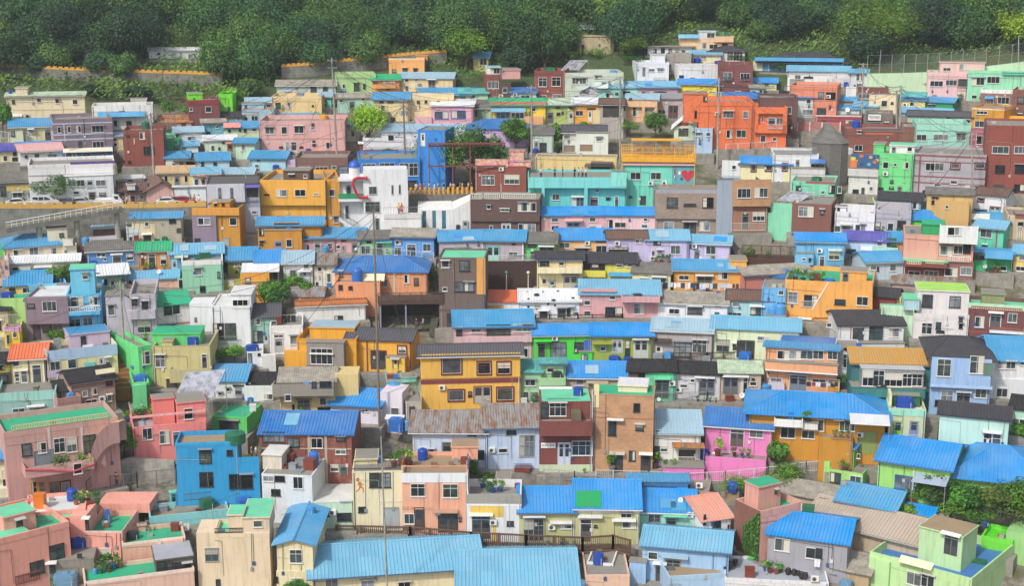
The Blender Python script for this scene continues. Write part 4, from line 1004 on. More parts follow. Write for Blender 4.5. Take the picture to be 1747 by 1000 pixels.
tile(0, 240, """
cream house under faded purple roof|-20 118 62 140|dccca2|g purple 22|y3|k 82 68 28 28,w 20 98 30 36,w 76 106 46 32,U 42 0 70 26 d
white house with pink ribbed roof|128 408 62 155|e2e2de|g pinkr 16|y-8|k 162 96 18 14,w 222 82 40 42,D 308 88 72 60 5a7466 w
low house with vivid blue roof behind white house|110 495 42 75|b8c4cc|g azure 6|m6|
vivid blue cafe with white zigzag canopy|405 740 55 150|2c86d0|f conc|d5 p.2|w 428 74 46 36,A 490 98,w 540 85 60 40,w 640 85 70 40,N 412 738 54 80 e8e2cc 1.6,R 420 740 118 145 9a9ea0 1.2
long white building with shopfront and red awning|180 750 150 405|e4e4e4|f conc|d7 p.4|L 140 16 5c3c8c 460 755,L 215 4 d0d0d0,X 430 742 235 400 dfe4e6 -1.2 white,N 455 715 236 252 white .9,w 446 256 54 44,w 502 256 54 44,D 565 255 52 60 a8b8bc w,w 627 258 66 38,N 528 642 316 334 red .8,D 580 335 50 60 5a4a44,k 650 340 44 20,w 480 330 40 20,U 568 395 40 24 d
old house with patched grey slate roof|-30 252 262 400|8a9488|g dslate 205|m9|L 262 14 6a4030,k 0 300 40 60,L 292 40 c8b468 40 255,w 80 340 70 40,w 180 340 60 40
dark green house under weathered roof and shrub|222 432 262 405|2c4a36|g slate 216||w 345 268 28 16,k 250 300 80 50
pink cottage with dark brown gabled roof|960 1138 322 400|dfb4aa|e brown 266|a:1060 d7 o.4|
pink cottage porch wing with brown roof|775 958 318 400|d8a8a0|g brown 272|y-3|B 835 885 285 e0e4e0 -.5 1 brown,k 790 340 26 30,N 830 960 336 350 4a3a34 .8,D 850 355 40 42 5a3a30,w 905 355 40 30
yellow house with tan roof and painted coral trees|1032 1265 205 300|e2c88e|g tanr 166|y6|w 1076 228 28 46,D 1143 232 38 66 5a7c8a n,w 1208 228 28 46,R 1165 1320 290 308 7a5a4a .6
white house with pale blue roof and brown porch|1262 1440 212 312|e4e2de|g lblue 176|y-3|w 1274 250 30 42,N 1290 1345 222 238 b8704a .6,D 1318 240 34 68 7a4a30
white mural wall with painted palm trees|1142 1360 302 402|dfe8ec|f white|p0 d.4 c:wall n:mural_wall z0|
white curved-roof hut beside grey junk yard|808 945 250 285|e0e4e6|f white 236|p0 c:hut|k 840 256 30 14
white house with tilted bright blue roof|1085 1240 112 168|d8dcd8|g blue 70|y4|w 1128 135 62 26
shabby grey house with patched tin roof|1150 1300 130 168|9c9a94|g dslate 84||k 1220 135 60 22,k 1180 138 20 20
pale blue house with long blue roof|1292 1505 128 178|b4d4e0|g blue 76||k 1320 138 20 28,k 1400 140 24 20,K 1395 110 60
weathered cream house with peeling plaster and blue roof|862 1186 508 668|d8c8a4|g blue 470|y6 m8|w 950 533 26 28,D 940 616 52 52 3e3834 k,X 862 880 500 520 8a8680 -.2,k 1110 510 44 30,U 1080 620 34 44 g,k 1160 575 26 24,X 1010 1185 505 640 b4a894 -.05
white shack with rusty side beside concrete ramp|828 928 568 668|d4dcdc|f conc|d4 p.1 c:shed|w 845 630 26 36,L 605 4 b0b8b8,J 892 590 30 50 m
brown plank shed with pale blue roof under the ramp|610 782 575 640|wood:6a4e3c|s sky 560|c:shed m3|X 576 778 634 668 c8c8d0 -.6
cream house with large blue hipped roof|22 415 686 775|dccfb0|h blue 610|y-3 m10|w 85 717 62 50,w 190 702 64 56,w 314 705 60 42,X 312 440 585 690 dcd6bc .6 conc,k 388 606 30 26,V 275 680 740 b8bcc0
cream stair tower house beside hipped blue roof|415 502 690 770|d8d0b4|f conc|d5 p.3|w 420 714 28 34,Y 410 478 648 692 e0d8c8 .4
cream house with patched white sheet roof|42 515 795 868|dcd2bc|g whiter 752|y6 m8|w 78 830 46 34,k 200 830 60 20,N 225 345 820 838 white .8,k 260 840 50 28
yellow house with broad blue roof by bushes|32 330 945 1020|e0c272|g blue 855|y4 m8|w 245 937 36 26,w 145 965 66 34,k 60 968 40 30
cornflower blue house with grey slate roof|568 896 714 822|cornflower|g dslate 666||w 634 738 60 24,D 735 748 64 66 4a5054 w,w 830 742 48 42,U 612 792 46 46 d,T 563 692 58 s 46,P 780 815 24,w 680 768 20 22
orange terraced house with green roof|898 1112 718 850|de9046|g greenr 665|y3|D 922 722 26 100 5a4438 k,D 970 744 56 92 52443c w,w 1050 752 46 60,P 950 845 46,P 990 848 46,P 1080 842 36,J 1035 668 34 36 g
blue terraced house with light blue roof|1114 1460 740 868|5c9cc8|g lblue 675||D 1125 786 42 76 b0bcc4 w,w 1125 740 20 22,N 1145 1235 750 772 palegr .7,w 1280 800 30 50
green house under broad cream canopy|612 822 872 1005|a0cc98|g whiter 812|o.5|k 625 868 30 26,w 625 910 30 42,D 720 912 46 60 6a7a70 w,w 676 905 34 46
pinkish house with long light blue roof|818 1165 905 970|dcb0a0|g lblue 855||k 843 912 36 24,w 925 938 60 14,Z 1045 896 30
cream utility box house beside mint house|1165 1246 908 975|dcd6bc|f conc|d3 p.1 c:hut|k 1172 914 32 52
mint flat house with white parapet|1190 1461 785 1005|96d0b0|f conc|d7 p.5 k:white|w 1272 836 52 46,k 1310 955 40 36,J 1340 770 70 36 g,U 1300 790 40 24 g,k 1425 860 20 40
pale peach house edge at street corner|-60 56 790 960|d8b09c|f conc|d6 p.5|Y -60 52 908 960 d8b8a0 .6,w -30 870 30 30
pink house edge below the ramp road|-60 70 486 575|e4b0a8|f conc|d6 p.4|w 34 526 30 22
sliver of green house beside cream hipped house|-60 20 690 762|5cc868|f conc|d5 p.3|
""")
tile(350, 240, """
light aqua house with lilac gable end|292 526 112 200|a2d0dc|g blue 66|y14|k 340 120 20 12,w 325 155 30 22,U 465 205 40 48 d,X 520 592 128 190 c4acd0 .3
low cream house behind brown brick house|600 785 75 112|dcd0a0|f conc|d4 p.2|w 670 85 20 18,L 78 10 6aaed0
long brown brick house with white picture windows|590 935 110 250|7c584c|f conc 100|d7 p.4|w 608 170 86 52,w 722 170 86 60,w 830 165 32 60,k 872 166 68 84,L 235 8 c8c0b8
peach house with faded blue roof and gable end|50 310 216 285|e6c4a4|g sky 178|y12|w 150 240 48 36,w 247 252 36 26,k 82 225 16 14,X 378 440 250 300 d8c0a4 .5
modern pale grey house with tall slit windows|8 355 282 605|b8bcca|f dkf|d7 p.1 k:black|X 8 258 290 408 c4c6d0 -.5,k 84 310 22 64,k 163 310 22 64,O 270 300 80 70,R 262 355 368 405 3a3a40 .4,w 305 458 36 26,w 222 460 20 48,N 255 360 290 310 6a5ca8 .9,L 408 6 a0a4b4
big golden yellow two-storey building with wide overhang|360 786 258 575|e9a838|f conc 250|y10 d9 p.5|B 512 684 196 5a4438 .5 3,k 552 220 32 14,w 646 220 24 26,X 358 786 262 424 e9a838 -.5,w 466 320 72 46,w 588 320 72 44,k 388 348 32 10,w 710 345 38 14,L 422 6 d89828,k 470 492 56 10,k 650 496 50 10
golden yellow rear wing of wide overhang building|786 880 252 575|dc9c30|f conc|y-3 d8 p.4|w 812 318 40 46,w 840 495 34 44,k 790 560 20 10
vivid blue two-storey cafe with black windows|1010 1410 118 330|1c84d8|f conc 110|d8 p.3|w 1028 150 92 52,w 1144 145 102 44,w 1275 145 60 86,w 1338 145 60 86,L 236 14 1478cc 1010 1410,O 1330 260 60 60,L 142 4 1478cc
tall blue block of the cafe beside pergola|1394 1575 -70 320|1c84d8|f conc|y14 d5 p.1|G 1415 -52 30 88 e0e4e4,k 1350 140 40 86
red-railed white house above the cafe|1035 1390 -20 110|dcdce0|f conc|d5 p.4|w 1200 -40 40 40,L 58 52 9a3c3c 1035 1270,R 1035 1390 40 60 b0b4b8 .3
ochre house with blue roof and loggia|345 766 552 725|c4851a|g blue 500|y6 m8|X 345 632 590 725 c4851a -1.2 conc,O 455 540 160 50,k 353 578 32 42,D 452 656 58 64 8a8c8a n,w 530 646 42 52,N 435 525 648 658 d8d0c0 .4,k 358 656 26 8,k 358 672 22 14,T 552 590 26 b 30,T 608 588 32 b 46,T 786 575 36 s 44
dusty pink row house with two-part blue roof|632 858 636 735|d6a4a4|g blue 573||k 650 632 28 26,w 662 680 24 40,D 712 666 50 60 8a9498 w,w 800 672 36 40,L 660 3 c49090,k 770 690 30 8
dusty pink row house with pipe and grey shutter|860 1040 636 735|d6a4a4|g blue 573||w 862 685 26 24,D 895 685 26 50 8a929a,D 958 670 46 66 6a6e70 n,k 895 650 30 10,Z 990 690 20
light green row house with grey sheet roof|1012 1230 642 752|96d092|g dslate 590||w 1022 690 62 52,D 1120 670 46 80 5a6064 n,w 1180 708 22 18,N 1120 1225 655 675 teal .5,k 1060 648 30 20
bright blue house with brown slate roof|1225 1500 628 765|5a9ad8|g slate 576|y10|w 1250 655 34 28,D 1322 678 64 82 2e3034 w,w 1428 675 56 52,w 1240 700 50 50
olive green house with deep blue roof|145 332 782 890|9aa648|g blue 700|y3|w 188 796 26 28,w 222 798 50 26,D 220 830 40 58 b8bc98,k 200 850 16 16
grey-olive house with azure roof and white awning|332 512 796 945|8c8a70|g azure 718|y3|X 232 420 872 978 e8a030 -2.2 conc .2,N 242 490 806 868 whiter 2.2,D 440 845 40 80 4a4a48,R 240 420 925 970 d8c8a0 2.3,k 260 900 40 40
white terraced house with pale sky roof|512 702 798 965|dcdee4|g sky 724|y3|w 645 805 36 36,w 552 848 48 46,S 632 866 58 80 c8ccd0,N 615 695 852 864 white .5,k 560 945 20 14,V 506 800 960 5a4438 .15
cream terraced house with rust-mottled blue roof|702 852 812 955|e4dcc4|g rust 740|y3|w 738 830 26 28,G 740 876 28 76,w 785 872 42 58,k 725 930 20 20,J 815 950 26 24 b
orange house with blue hipped roof and terrace|850 1455 856 1010|e09a6c|h dblue 756|y6 m10|X 858 1146 928 1010 e09a6c -2.2 conc .3,k 875 948 28 30,k 940 956 28 20,k 878 855 28 40,N 1000 1182 866 922 e0d8b8 1.2,w 1305 878 38 58,w 1145 906 54 54,T 1000 925 92 b 74,V 1240 860 1000 b8dcc8 .2,k 1370 900 30 50
yellow-olive balcony house beside mint house|46 232 912 975|a8a848|f conc|d4 p.6|S 148 914 44 40 d8d8d4,R 46 140 880 912 5a5a50 .1
""")
tile(700, 240, """
red brick house with mosaic parapet|425 762 165 350|8a4434|f conc 160|y6 d6 p.1|X 425 640 120 172 mosaic -.06,B 655 745 62 mosaic .5 1.5 conc,w 468 225 86 66,w 618 222 98 64,A 598 185,V 596 280 340 c8c8c4 .12,B 640 790 130 mosaic .1 3 conc
dark brown brick house with white balustrade|395 850 385 610|5c4038|f conc 345|d6 p.05|Q 396 470 345 382 dcd8c8 .05,Q 487 585 345 382 dcd8c8 .05,Q 600 822 345 380 dcd8c8 .05,L 382 10 5a3c34,w 502 424 24 24,w 590 446 60 18,w 706 405 62 58,w 768 405 58 58,X 395 850 385 528 5c4038 -.3,w 518 556 26 28,D 598 540 62 68 c0c8cc w,w 708 543 60 56,w 768 543 56 56
pale lavender house with ribbed light blue roof|195 478 656 810|b9afba|g blue 588||w 225 700 62 48,w 320 703 66 46,w 410 708 32 28,R 200 830 760 800 d8d8da 1.0,V 476 655 800 e0e0e0 .12
grey-lilac house with aqua shop door|482 746 655 810|b9afba|g blue 586||D 498 692 92 110 a8d8cc t,w 644 728 62 36,k 668 672 20 10,V 738 655 800 e8e8ea .2
bright green row house with grey slate roof|748 956 662 805|58c86e|g dslate 602||k 775 680 50 18,D 845 698 98 100 54584e n,D 790 730 42 72 2e3430 k,N 840 946 686 698 white .6,Z 845 700 36
apricot house with bright blue roof and air conditioner|958 1322 650 740|e4b47a|g azure 577|y-2|w 978 668 66 38,A 1162 670,k 1220 652 72 14,w 1218 686 75 48,D 1082 702 90 38 3a3a38 n
cream house with black tiled roof and balcony|833 1132 772 970|e4d4a4|g dark 726||Y 835 1128 832 872 e8dcb4 1.0,w 975 780 34 40,k 850 790 60 30,w 865 906 42 34,D 910 914 42 56 c8ccc4 n,D 1005 884 92 88 b8b4a4 n,P 1105 825 60,U 1105 830 50 24 b,P 940 830 20,V 838 780 965 d8c890 .2
yellow house with black tiled roof and blue awning|1132 1480 802 945|d8d052|g dark 735||k 1137 806 46 46,k 1190 806 46 46,k 1238 806 40 46,Y 1130 1282 852 895 d8d04e .4,N 1302 1480 866 892 blue .8,w 1355 812 34 18,w 1408 810 50 18,w 1142 905 26 16,V 1284 800 940 d0c848
narrow dark brick house with orange side|185 490 768 1225|6a5850|f mint 750|y5 d5 p.2|X 435 492 770 1010 e0a048 -.05,w 205 788 50 44,k 320 786 72 70,k 288 926 64 66,k 354 926 64 66,w 210 962 34 26,D 240 1132 52 118 2e3a3c k,k 345 1125 80 60,L 1110 10 5a4038
long aqua house with rooftop terrace|772 1420 240 470|66cfc8|f conc 225|y-2 d7 p.3|X 772 1420 242 310 7cd4d0 -.9 conc .4,X 862 882 310 440 78d4cc -.9,X 1142 1164 310 440 78d4cc -.9,w 930 350 50 40,w 1060 370 80 62,D 1180 366 54 70 5a4e48 w,w 1212 318 26 18,D 1340 364 28 74 3a4a4c w,J 995 432 32 34 k,N 1055 1140 360 372 white .4,k 1285 372 24 16,X 1320 1420 200 300 8cdccc -.95 conc
cream terrace wall house with dark shade canopy|822 1355 105 245|e6cc8c|f conc|d3 p.1|k 900 184 22 30,X 1186 1320 150 240 3a3434 -2 dkf,N 1150 1325 150 170 4a4240 2.6
pink terraced house under bright blue roof|858 1290 488 590|d8a8a8|g azure 434||w 925 505 46 30,w 1175 503 42 28,D 1025 532 88 48 8a8a88 n,N 1012 1130 512 530 pink .6,w 925 556 50 34,w 1172 552 46 28,J 1238 585 32 40 w
pale pink house with blue roof and white door|1285 1608 488 590|e6c0c8|g azure 436||w 1340 535 76 36,w 1530 507 30 22,G 1510 544 54 44,k 1290 520 36 60,Z 1440 600 26
slim blue house roof beyond pale lavender house|-60 60 780 800|8ab0cc|g blue 745|m4|
""")
tile(1050, 240, """
aqua house with heart mural under yellow deck|50 530 158 440|6ed4be|f conc 140|y-2 d7 p.05|L 290 8 8adccc,w 98 206 68 50,w 232 206 66 50,A 232 278,A 322 276,A 365 312,k 88 362 22 12,D 160 362 38 60 3a3430 k,N 50 526 135 160 pinkr .3
taupe tile house with grey parapet and black windows|266 706 345 610|taupebrick|f conc 320|y-4 d7 p.2|X 262 706 345 512 taupebrick -.35,L 345 4 8a8c94,k 338 372 70 68,k 572 372 70 68,k 450 412 78 18,w 317 530 66 60,D 448 530 78 84 4a443e k,w 555 528 64 62,L 322 24 9aa0aa
tan brick house with blue-grey side wall|764 1000 432 600|9c6c52|f conc|y-12 d7 p.1|X 776 1026 255 432 tanbrick -.5 conc .4,w 800 312 88 64,w 914 308 86 64,L 292 16 6c5248,D 828 472 48 108 54504a n,w 902 468 76 58,R 764 980 540 590 c8c0b8 1.0,X 670 776 252 590 9aa6b4 -.1 conc
pale lemon house with azure shed roof|818 1156 150 265|e6e0b0|s azure 106|y3|X 700 820 128 250 dfe2e2 -.1,r 892 150 30 50,r 984 158 46 40,r 1096 150 30 46,w 765 160 26 28,R 700 820 228 250 6aa8dc .4,X 1024 1150 262 400 e2dcb4 .3,w 1070 295 70 48,N 1065 1140 290 310 silver .5,A 1075 272
white roof terrace house with grey fence|1036 1336 85 270|dcdee0|f conc|d6 p.3|R 1050 1320 40 85 a0a8b0 .1,X 1155 1378 180 265 d4d4d0 -1.5 conc .0,R 1155 1375 180 222 70787c 1.5,N 1275 1375 122 148 dblue 1.2,D 1180 120 30 60 6a7278,A 1250 245,A 1290 245,w 1280 150 60 26
mint and brown brick house with rooftop solar panel|1160 1420 415 600|7c4c40|f conc 408|y6 d6 p.1|X 980 1162 410 692 84d4ae -.5,X 1160 1420 415 572 7c4c40 -.5,X 1134 1420 572 690 70443a .05,k 990 438 28 28,w 1204 430 94 70,k 1345 450 24 34,D 1215 586 62 46 5a4a44 n,w 1315 572 74 46,k 1160 616 36 22,E 1060 1305 332 398 90 b0b4bc
mint house with red trim and covered balcony|1156 1440 268 420|7ed4b2|f conc 262|d6 p.2|L 266 12 a8483c 1250 1440,k 1185 296 30 30,w 1350 326 24 26,U 1320 265 60 30 g,k 1402 290 38 56,w 1458 300 26 44
lilac row house with brown slate roof|-50 206 640 800|c6bce2|g brown 588||k -45 700 130 26,w 130 648 40 26,G 112 725 40 66,A 12 672,L 662 4 b4a8d0,P 120 800 20,P 160 802 20
lilac row house with light blue ribbed roof|206 480 652 800|c6bce2|g lblue 585||k 250 655 46 28,w 363 685 62 62,w 272 716 36 36,D 235 716 26 46 4a4440,P 300 795 50,P 350 785 50,P 430 778 30,P 270 800 36,A 245 770
lilac end row house with potted plants|480 752 670 790|c6bce2|g lblue 620|y4|k 490 680 50 26,A 520 692,w 595 690 62 58,D 517 716 36 62 5a6068 n,U 640 778 50 18 b,P 635 770 36,Z 560 720 16,J 715 775 36 36 w
lemon house with patched blue-grey slate roof|112 362 868 1000|e4e0ae|g dslate 802||D 244 898 86 72 3a3c38 n,k 160 902 50 22,P 265 985 70,P 150 995 40,N 235 340 886 898 white .5
orange house with light blue roof and washing line|384 832 848 985|e4a44a|g blue 782|y-3 m7|B 756 862 785 e8ac58 .5 3 conc,w 415 882 68 34,D 535 886 100 52 4a4440 n,w 675 862 62 50,N 525 645 878 890 white .5,F 285 825 930 45 -1.5,U 560 985 66 44 w,P 520 990 50,P 600 985 46,J 560 945 50 16 b
terracotta gable house with slate roof|846 1290 870 975|c87a68|g slate 812|y-24|
pale blue cabin with azure sheet roof|946 1168 890 990|84bce0|g dblue 842|y10|w 1070 962 40 30,S 960 940 60 40 7ab0d8
sky blue house with azure roof and small balcony|1190 1506 658 850|6ab4e4|g azure 606|y-6|w 1401 724 68 60,D 1338 758 34 82 2c3034 w,A 1341 722,X 1182 1302 738 815 78b8e4 -.8 conc,w 1225 770 20 18,k 1268 772 14 20,R 1395 1500 785 830 3c5a3c .7,N 1395 1485 714 724 white .5
""")
tile(1387, 240, """
bright green three-storey house with white rooftop hut|428 662 82 340|6cd684|f conc 70|y3 d7 p.5|B 505 668 26 e4e6e2 .8 3 mint,B 400 470 20 6cd684 .8 3,D 516 34 30 44 6a746c w,w 620 42 30 28,w 460 138 34 44,w 530 148 20 20,w 597 138 30 46,A 478 216,k 505 258 24 20,k 430 306 32 32,D 553 296 32 40 54606a,k 500 300 30 18,L 110 6 86e09a,L 228 6 58c070
white terrace house with sea mural|236 428 228 350|dcdcd6|f conc|d4 p.9|w 370 300 22 30,X 230 430 182 230 c8c8c6 -.3 conc .4,k 260 318 40 26,k 318 308 20 40
grey building with red-brown bands|662 1140 86 350|a8a6ae|f conc 76|y4 d8 p.3|L 96 12 8e4c48,L 136 6 8e4c48,L 236 8 8e4c48,L 278 8 8e4c48,V 706 90 350 8e4c48 .25,w 740 143 60 56,w 800 143 58 56,r 905 148 58 38,r 1066 146 62 38,w 795 278 46 24,w 902 258 46 28,w 1000 290 84 20,w 715 318 28 26,D 760 316 26 34 54403c
tall red brick apartment block|1140 1440 -100 345|8a4032|f conc -110|y-3 d9 p.3|w 1178 34 106 52,w 1322 34 80 52,k 1196 158 62 56,k 1327 155 70 58,k 1188 288 62 40,k 1322 285 64 46
blue house with black tiled roof|432 710 392 460|6cb0dc|g dark 338|y4|k 585 406 52 44,w 656 402 36 48
pale lime block house with pink towel|400 544 405 465|c4d890|f conc|d4 p.2|w 430 421 26 26,w 480 420 18 22,X 290 400 410 465 4a4430 -.2
white house with tall parapet and six windows|146 406 470 608|dfe2e6|f conc 460|d6 p1.0|B 150 220 430 e2e4e6 .2 1.5,k 160 440 16 20,L 528 6 c8ccd4,w 140 555 40 46,D 190 552 56 52 8a9088 n,w 278 548 32 52,w 312 548 32 52,w 250 565 12 12
grey terraced house with dark doors|406 646 455 612|aeacb6|f conc 450|d6 p1.0|k 400 534 42 52,w 450 555 24 30,w 490 540 36 56,k 553 524 56 56,L 508 6 9a98a4,P 500 612 30,P 560 612 34,P 450 612 30
tan-yellow house with slate roof and blue tarpaulin|752 1052 352 545|cfae6c|g dslate 310|m6|X 800 1030 392 545 cda668 -1.5 conc .4,w 868 424 22 22,k 780 365 40 14,k 778 390 26 26,U 920 385 62 34 d,P 850 535 40
white house with red framed windows and brown roof|1062 1270 356 475|e2e4e6|g brown 308|y14|r 1084 372 38 28,r 1062 448 76 24,D 1160 428 70 44 9ab0b0 r
vivid green cottage with azure hipped roof|632 820 516 600|52d040|h azure 455|y4|w 720 540 42 26,P 640 600 40
low grey house with blue roof and white patch|975 1330 520 540|b0b0a8|g blue 472|m5|H 1040 1160 478 515 e0dcd0
teal green house with light blue roof and red pipe|1062 1255 572 720|5ccaa6|g lblue 522|y12 m6|w 1100 577 74 62,V 1210 575 710 a83030 .2,k 1115 680 26 12
beige house with white stairs beside teal house|1280 1440 490 650|cdb898|f conc|d6 p.3|k 1345 535 36 26,Q 1345 1375 560 660 e4e4e0 .3,B 1330 1440 478 8a5448 -.1 2,w 1265 565 28 36
pink and white house over brick base|600 1060 622 900|dba090|f conc 610|y-3 d6 p.1|B 720 866 545 0c9a54 .3 3 green,X 835 1088 555 672 e2e4e6 -.9 conc .2,w 884 566 46 56,w 932 566 42 56,X 836 1060 672 700 5a4440 .05,w 835 686 78 68,w 925 685 56 62,k 985 680 50 60,Q 888 1035 755 790 e4e2dc .9,X 884 1056 790 895 8a5e54 -.6,w 866 835 80 56,w 970 828 70 58
red brick balcony house with cream balusters|596 884 786 905|7a3a30|f mint 770|d5 p.05|X 596 884 786 824 7a3a30 -1 mint,Q 618 710 788 808 e8d8b0 1.02,Q 740 862 784 804 e8d8b0 1.02,w 625 855 78 38,w 730 850 92 40
green house with two light blue roofs|1062 1312 738 860|32b074|g blue 712|y3|N 1135 1320 718 772 blue 1.4,k 1070 750 62 30,w 1188 820 82 36,P 1200 855 50,J 1170 850 30 24 k,Z 1130 860 26
yellow house edge with light blue roof|1318 1450 742 860|e6c460|g lblue 686||w 1352 752 46 36,w 1332 822 60 36
pale blue row house with faded purple roof|206 486 655 745|b8d0ea|g purple 596|y2 m6|w 422 655 32 36,N 315 390 695 720 d8d8dc .8,k 220 710 60 28,X 388 560 696 745 a8d8c4 -.6 conc .2
tan house with bright blue roof and green corner|470 606 655 745|c49a6c|g blue 598|y6|k 520 690 40 50,X 486 545 640 690 125c40 -.2
white-blue house with light blue gabled roof|352 594 792 915|bccdd8|g blue 726|y-22 m8|w 376 818 40 32,w 503 812 42 42,k 420 830 12 24
grey-tin roofed house patched with rust and moss|520 930 945 975|b8a49c|g rust 888|m7|
""")
tile(0, 490, """
mauve brick house with lime green side wall|160 440 72 345|mauvebrick|f white 46|y14 d7 p.25|X 160 442 72 245 857480 -.5,X -30 162 75 330 a8d47c .6 green .3,w 275 92 100 66,k 176 108 52 28,D 216 252 52 92 46403c k,k 276 226 60 68,k 336 224 62 66,U 50 74 70 42 d,L 72 6 4a8a50,R 20 120 180 250 b8b4a8 .3
dark-roofed shed with white railing|-40 62 150 330|e0d8b0|g black 108|c:shed m4|k -10 220 20 60
lilac and yellow hut with barred window|25 136 258 400|e6d02c|f conc|d4 p.3 c:hut|L 256 36 d8a8cc,w 82 304 28 28,g 40 312 26 60
cream house with bright orange roof|70 294 465 650|e6dcae|g orange 372|y8 m6|w 82 478 48 40,D 205 510 74 114 3a4844 w,D 90 552 44 82 3a3c3c w,w 136 550 46 76,V 184 470 640 5a5a58 .15,V 290 450 620 5a5a58 .2,w 100 590 30 30
yellow house with black roof at street edge|-60 74 500 660|e8d418|g black 432|m6|X -60 74 570 640 3a3a30 -.1,k -20 510 44 32,k 0 580 50 40
cream house with pale blue parapet band|302 768 400 612|e4dca6|f conc 330|y-8 d7 p.6|L 395 68 b0cdea,B 452 720 312 c8b4cc 2.5 3 blue,k 528 324 38 58,w 325 490 74 62,w 443 474 60 58,D 645 460 42 70 d0d4dc w,w 688 462 42 60,N 552 618 500 528 teal .7,X 310 410 552 600 c4b0cc -.1,J 380 402 44 60 n,U 580 396 70 14 w
tan house with black tarred roof and balcony|460 752 610 830|a88478|g black 525|y-14 m7|X 375 532 735 800 b48a80 -1.2 conc .5,N 625 752 548 578 cream .2,w 538 682 40 36,w 600 665 40 38,A 668 730,w 700 708 34 40,w 560 742 80 40,k 690 612 50 30,U 465 742 44 48 s,L 655 5 c8b8ac,P 720 775 40
pink-brown balcony wing with ridge tiles|365 460 680 830|a88478|g black 610|m5|k 385 690 20 70,S 390 780 100 40
mint house with pale mint parapet and two windows|-20 366 688 880|92bcb4|f conc 640|y5 d6 p.5|L 686 62 9cd4c8,w 80 798 90 74,w 215 794 54 50,P 250 690 30,P 230 690 26,J 130 700 60 16 n,V 352 690 870 c8d4dc .2,N 175 295 782 794 white .5
grey-lilac house with stairs and blue railing|850 1018 44 410|c0bac6|f conc 20|y4 d7 p.5|X 690 852 60 400 b8b6c0 .9 conc,X 832 1018 160 215 c4bcc8 -.6,g 858 76 50 50,g 926 90 52 60,w 900 224 92 74,k 865 340 20 14,w 705 115 50 70,D 785 330 24 60 54606c,J 930 40 10 10 n
white house with slanted green roof and dark window|1018 1250 112 310|e2e2de|g green 28|y-12 m6|k 1074 110 54 68,w 1128 112 56 66,L 236 10 b87878,k 1055 250 100 52,V 1024 240 300 b87878 .15,L 108 8 3068b0
khaki house with green roof blocks|1000 1376 385 660|c6bc82|f conc 362|y10 d8 p.4|B 995 1312 305 5cd070 1.6 3 green,B 1060 1130 352 c6bc82 .2 1.2,w 1018 445 68 80,D 1320 438 44 92 3a3c3c w,U 1272 378 78 60 d,L 384 6 b0a680,X 1110 1385 540 630 bcb484 -.9 conc .3,O 1090 600 80 80,V 1090 610 700 e0b0a0 .2,P 950 362 50
light green side wing of khaki house with grille|905 1002 385 650|66d680|f conc 355|y-22 d7 p.4|w 930 425 58 78
low green yard house with red water boxes|872 978 625 790|68d48c|f conc 600|d4 p.3 c:yard|Z 920 690 30,X 872 960 650 790 68d48c -.5,U 925 615 80 40 b,J 1000 680 52 68 m,J 1040 672 36 62 m
blue-roofed narrow shed beside orange steps|870 925 520 600|7fb0cc|s dblue 488|c:shed|k 880 540 20 30
salmon house with terrace plants and big solar array|870 1350 900 1140|ee8c86|f greyf 800|y-4 d7 p.8|B 1000 1140 735 e88078 1.5 1.5,B 1160 1348 760 ee8c86 .3 3 conc,w 1205 798 64 68,L 826 14 f4b8b4,w 932 930 70 68,w 1043 945 72 80,D 1130 952 60 80 48505a w,P 830 835 60,P 880 830 70,P 930 828 70,P 985 835 80,P 1045 830 60,E 1135 1480 562 735 90 b4b8c4,U 1010 825 50 30 k
""")
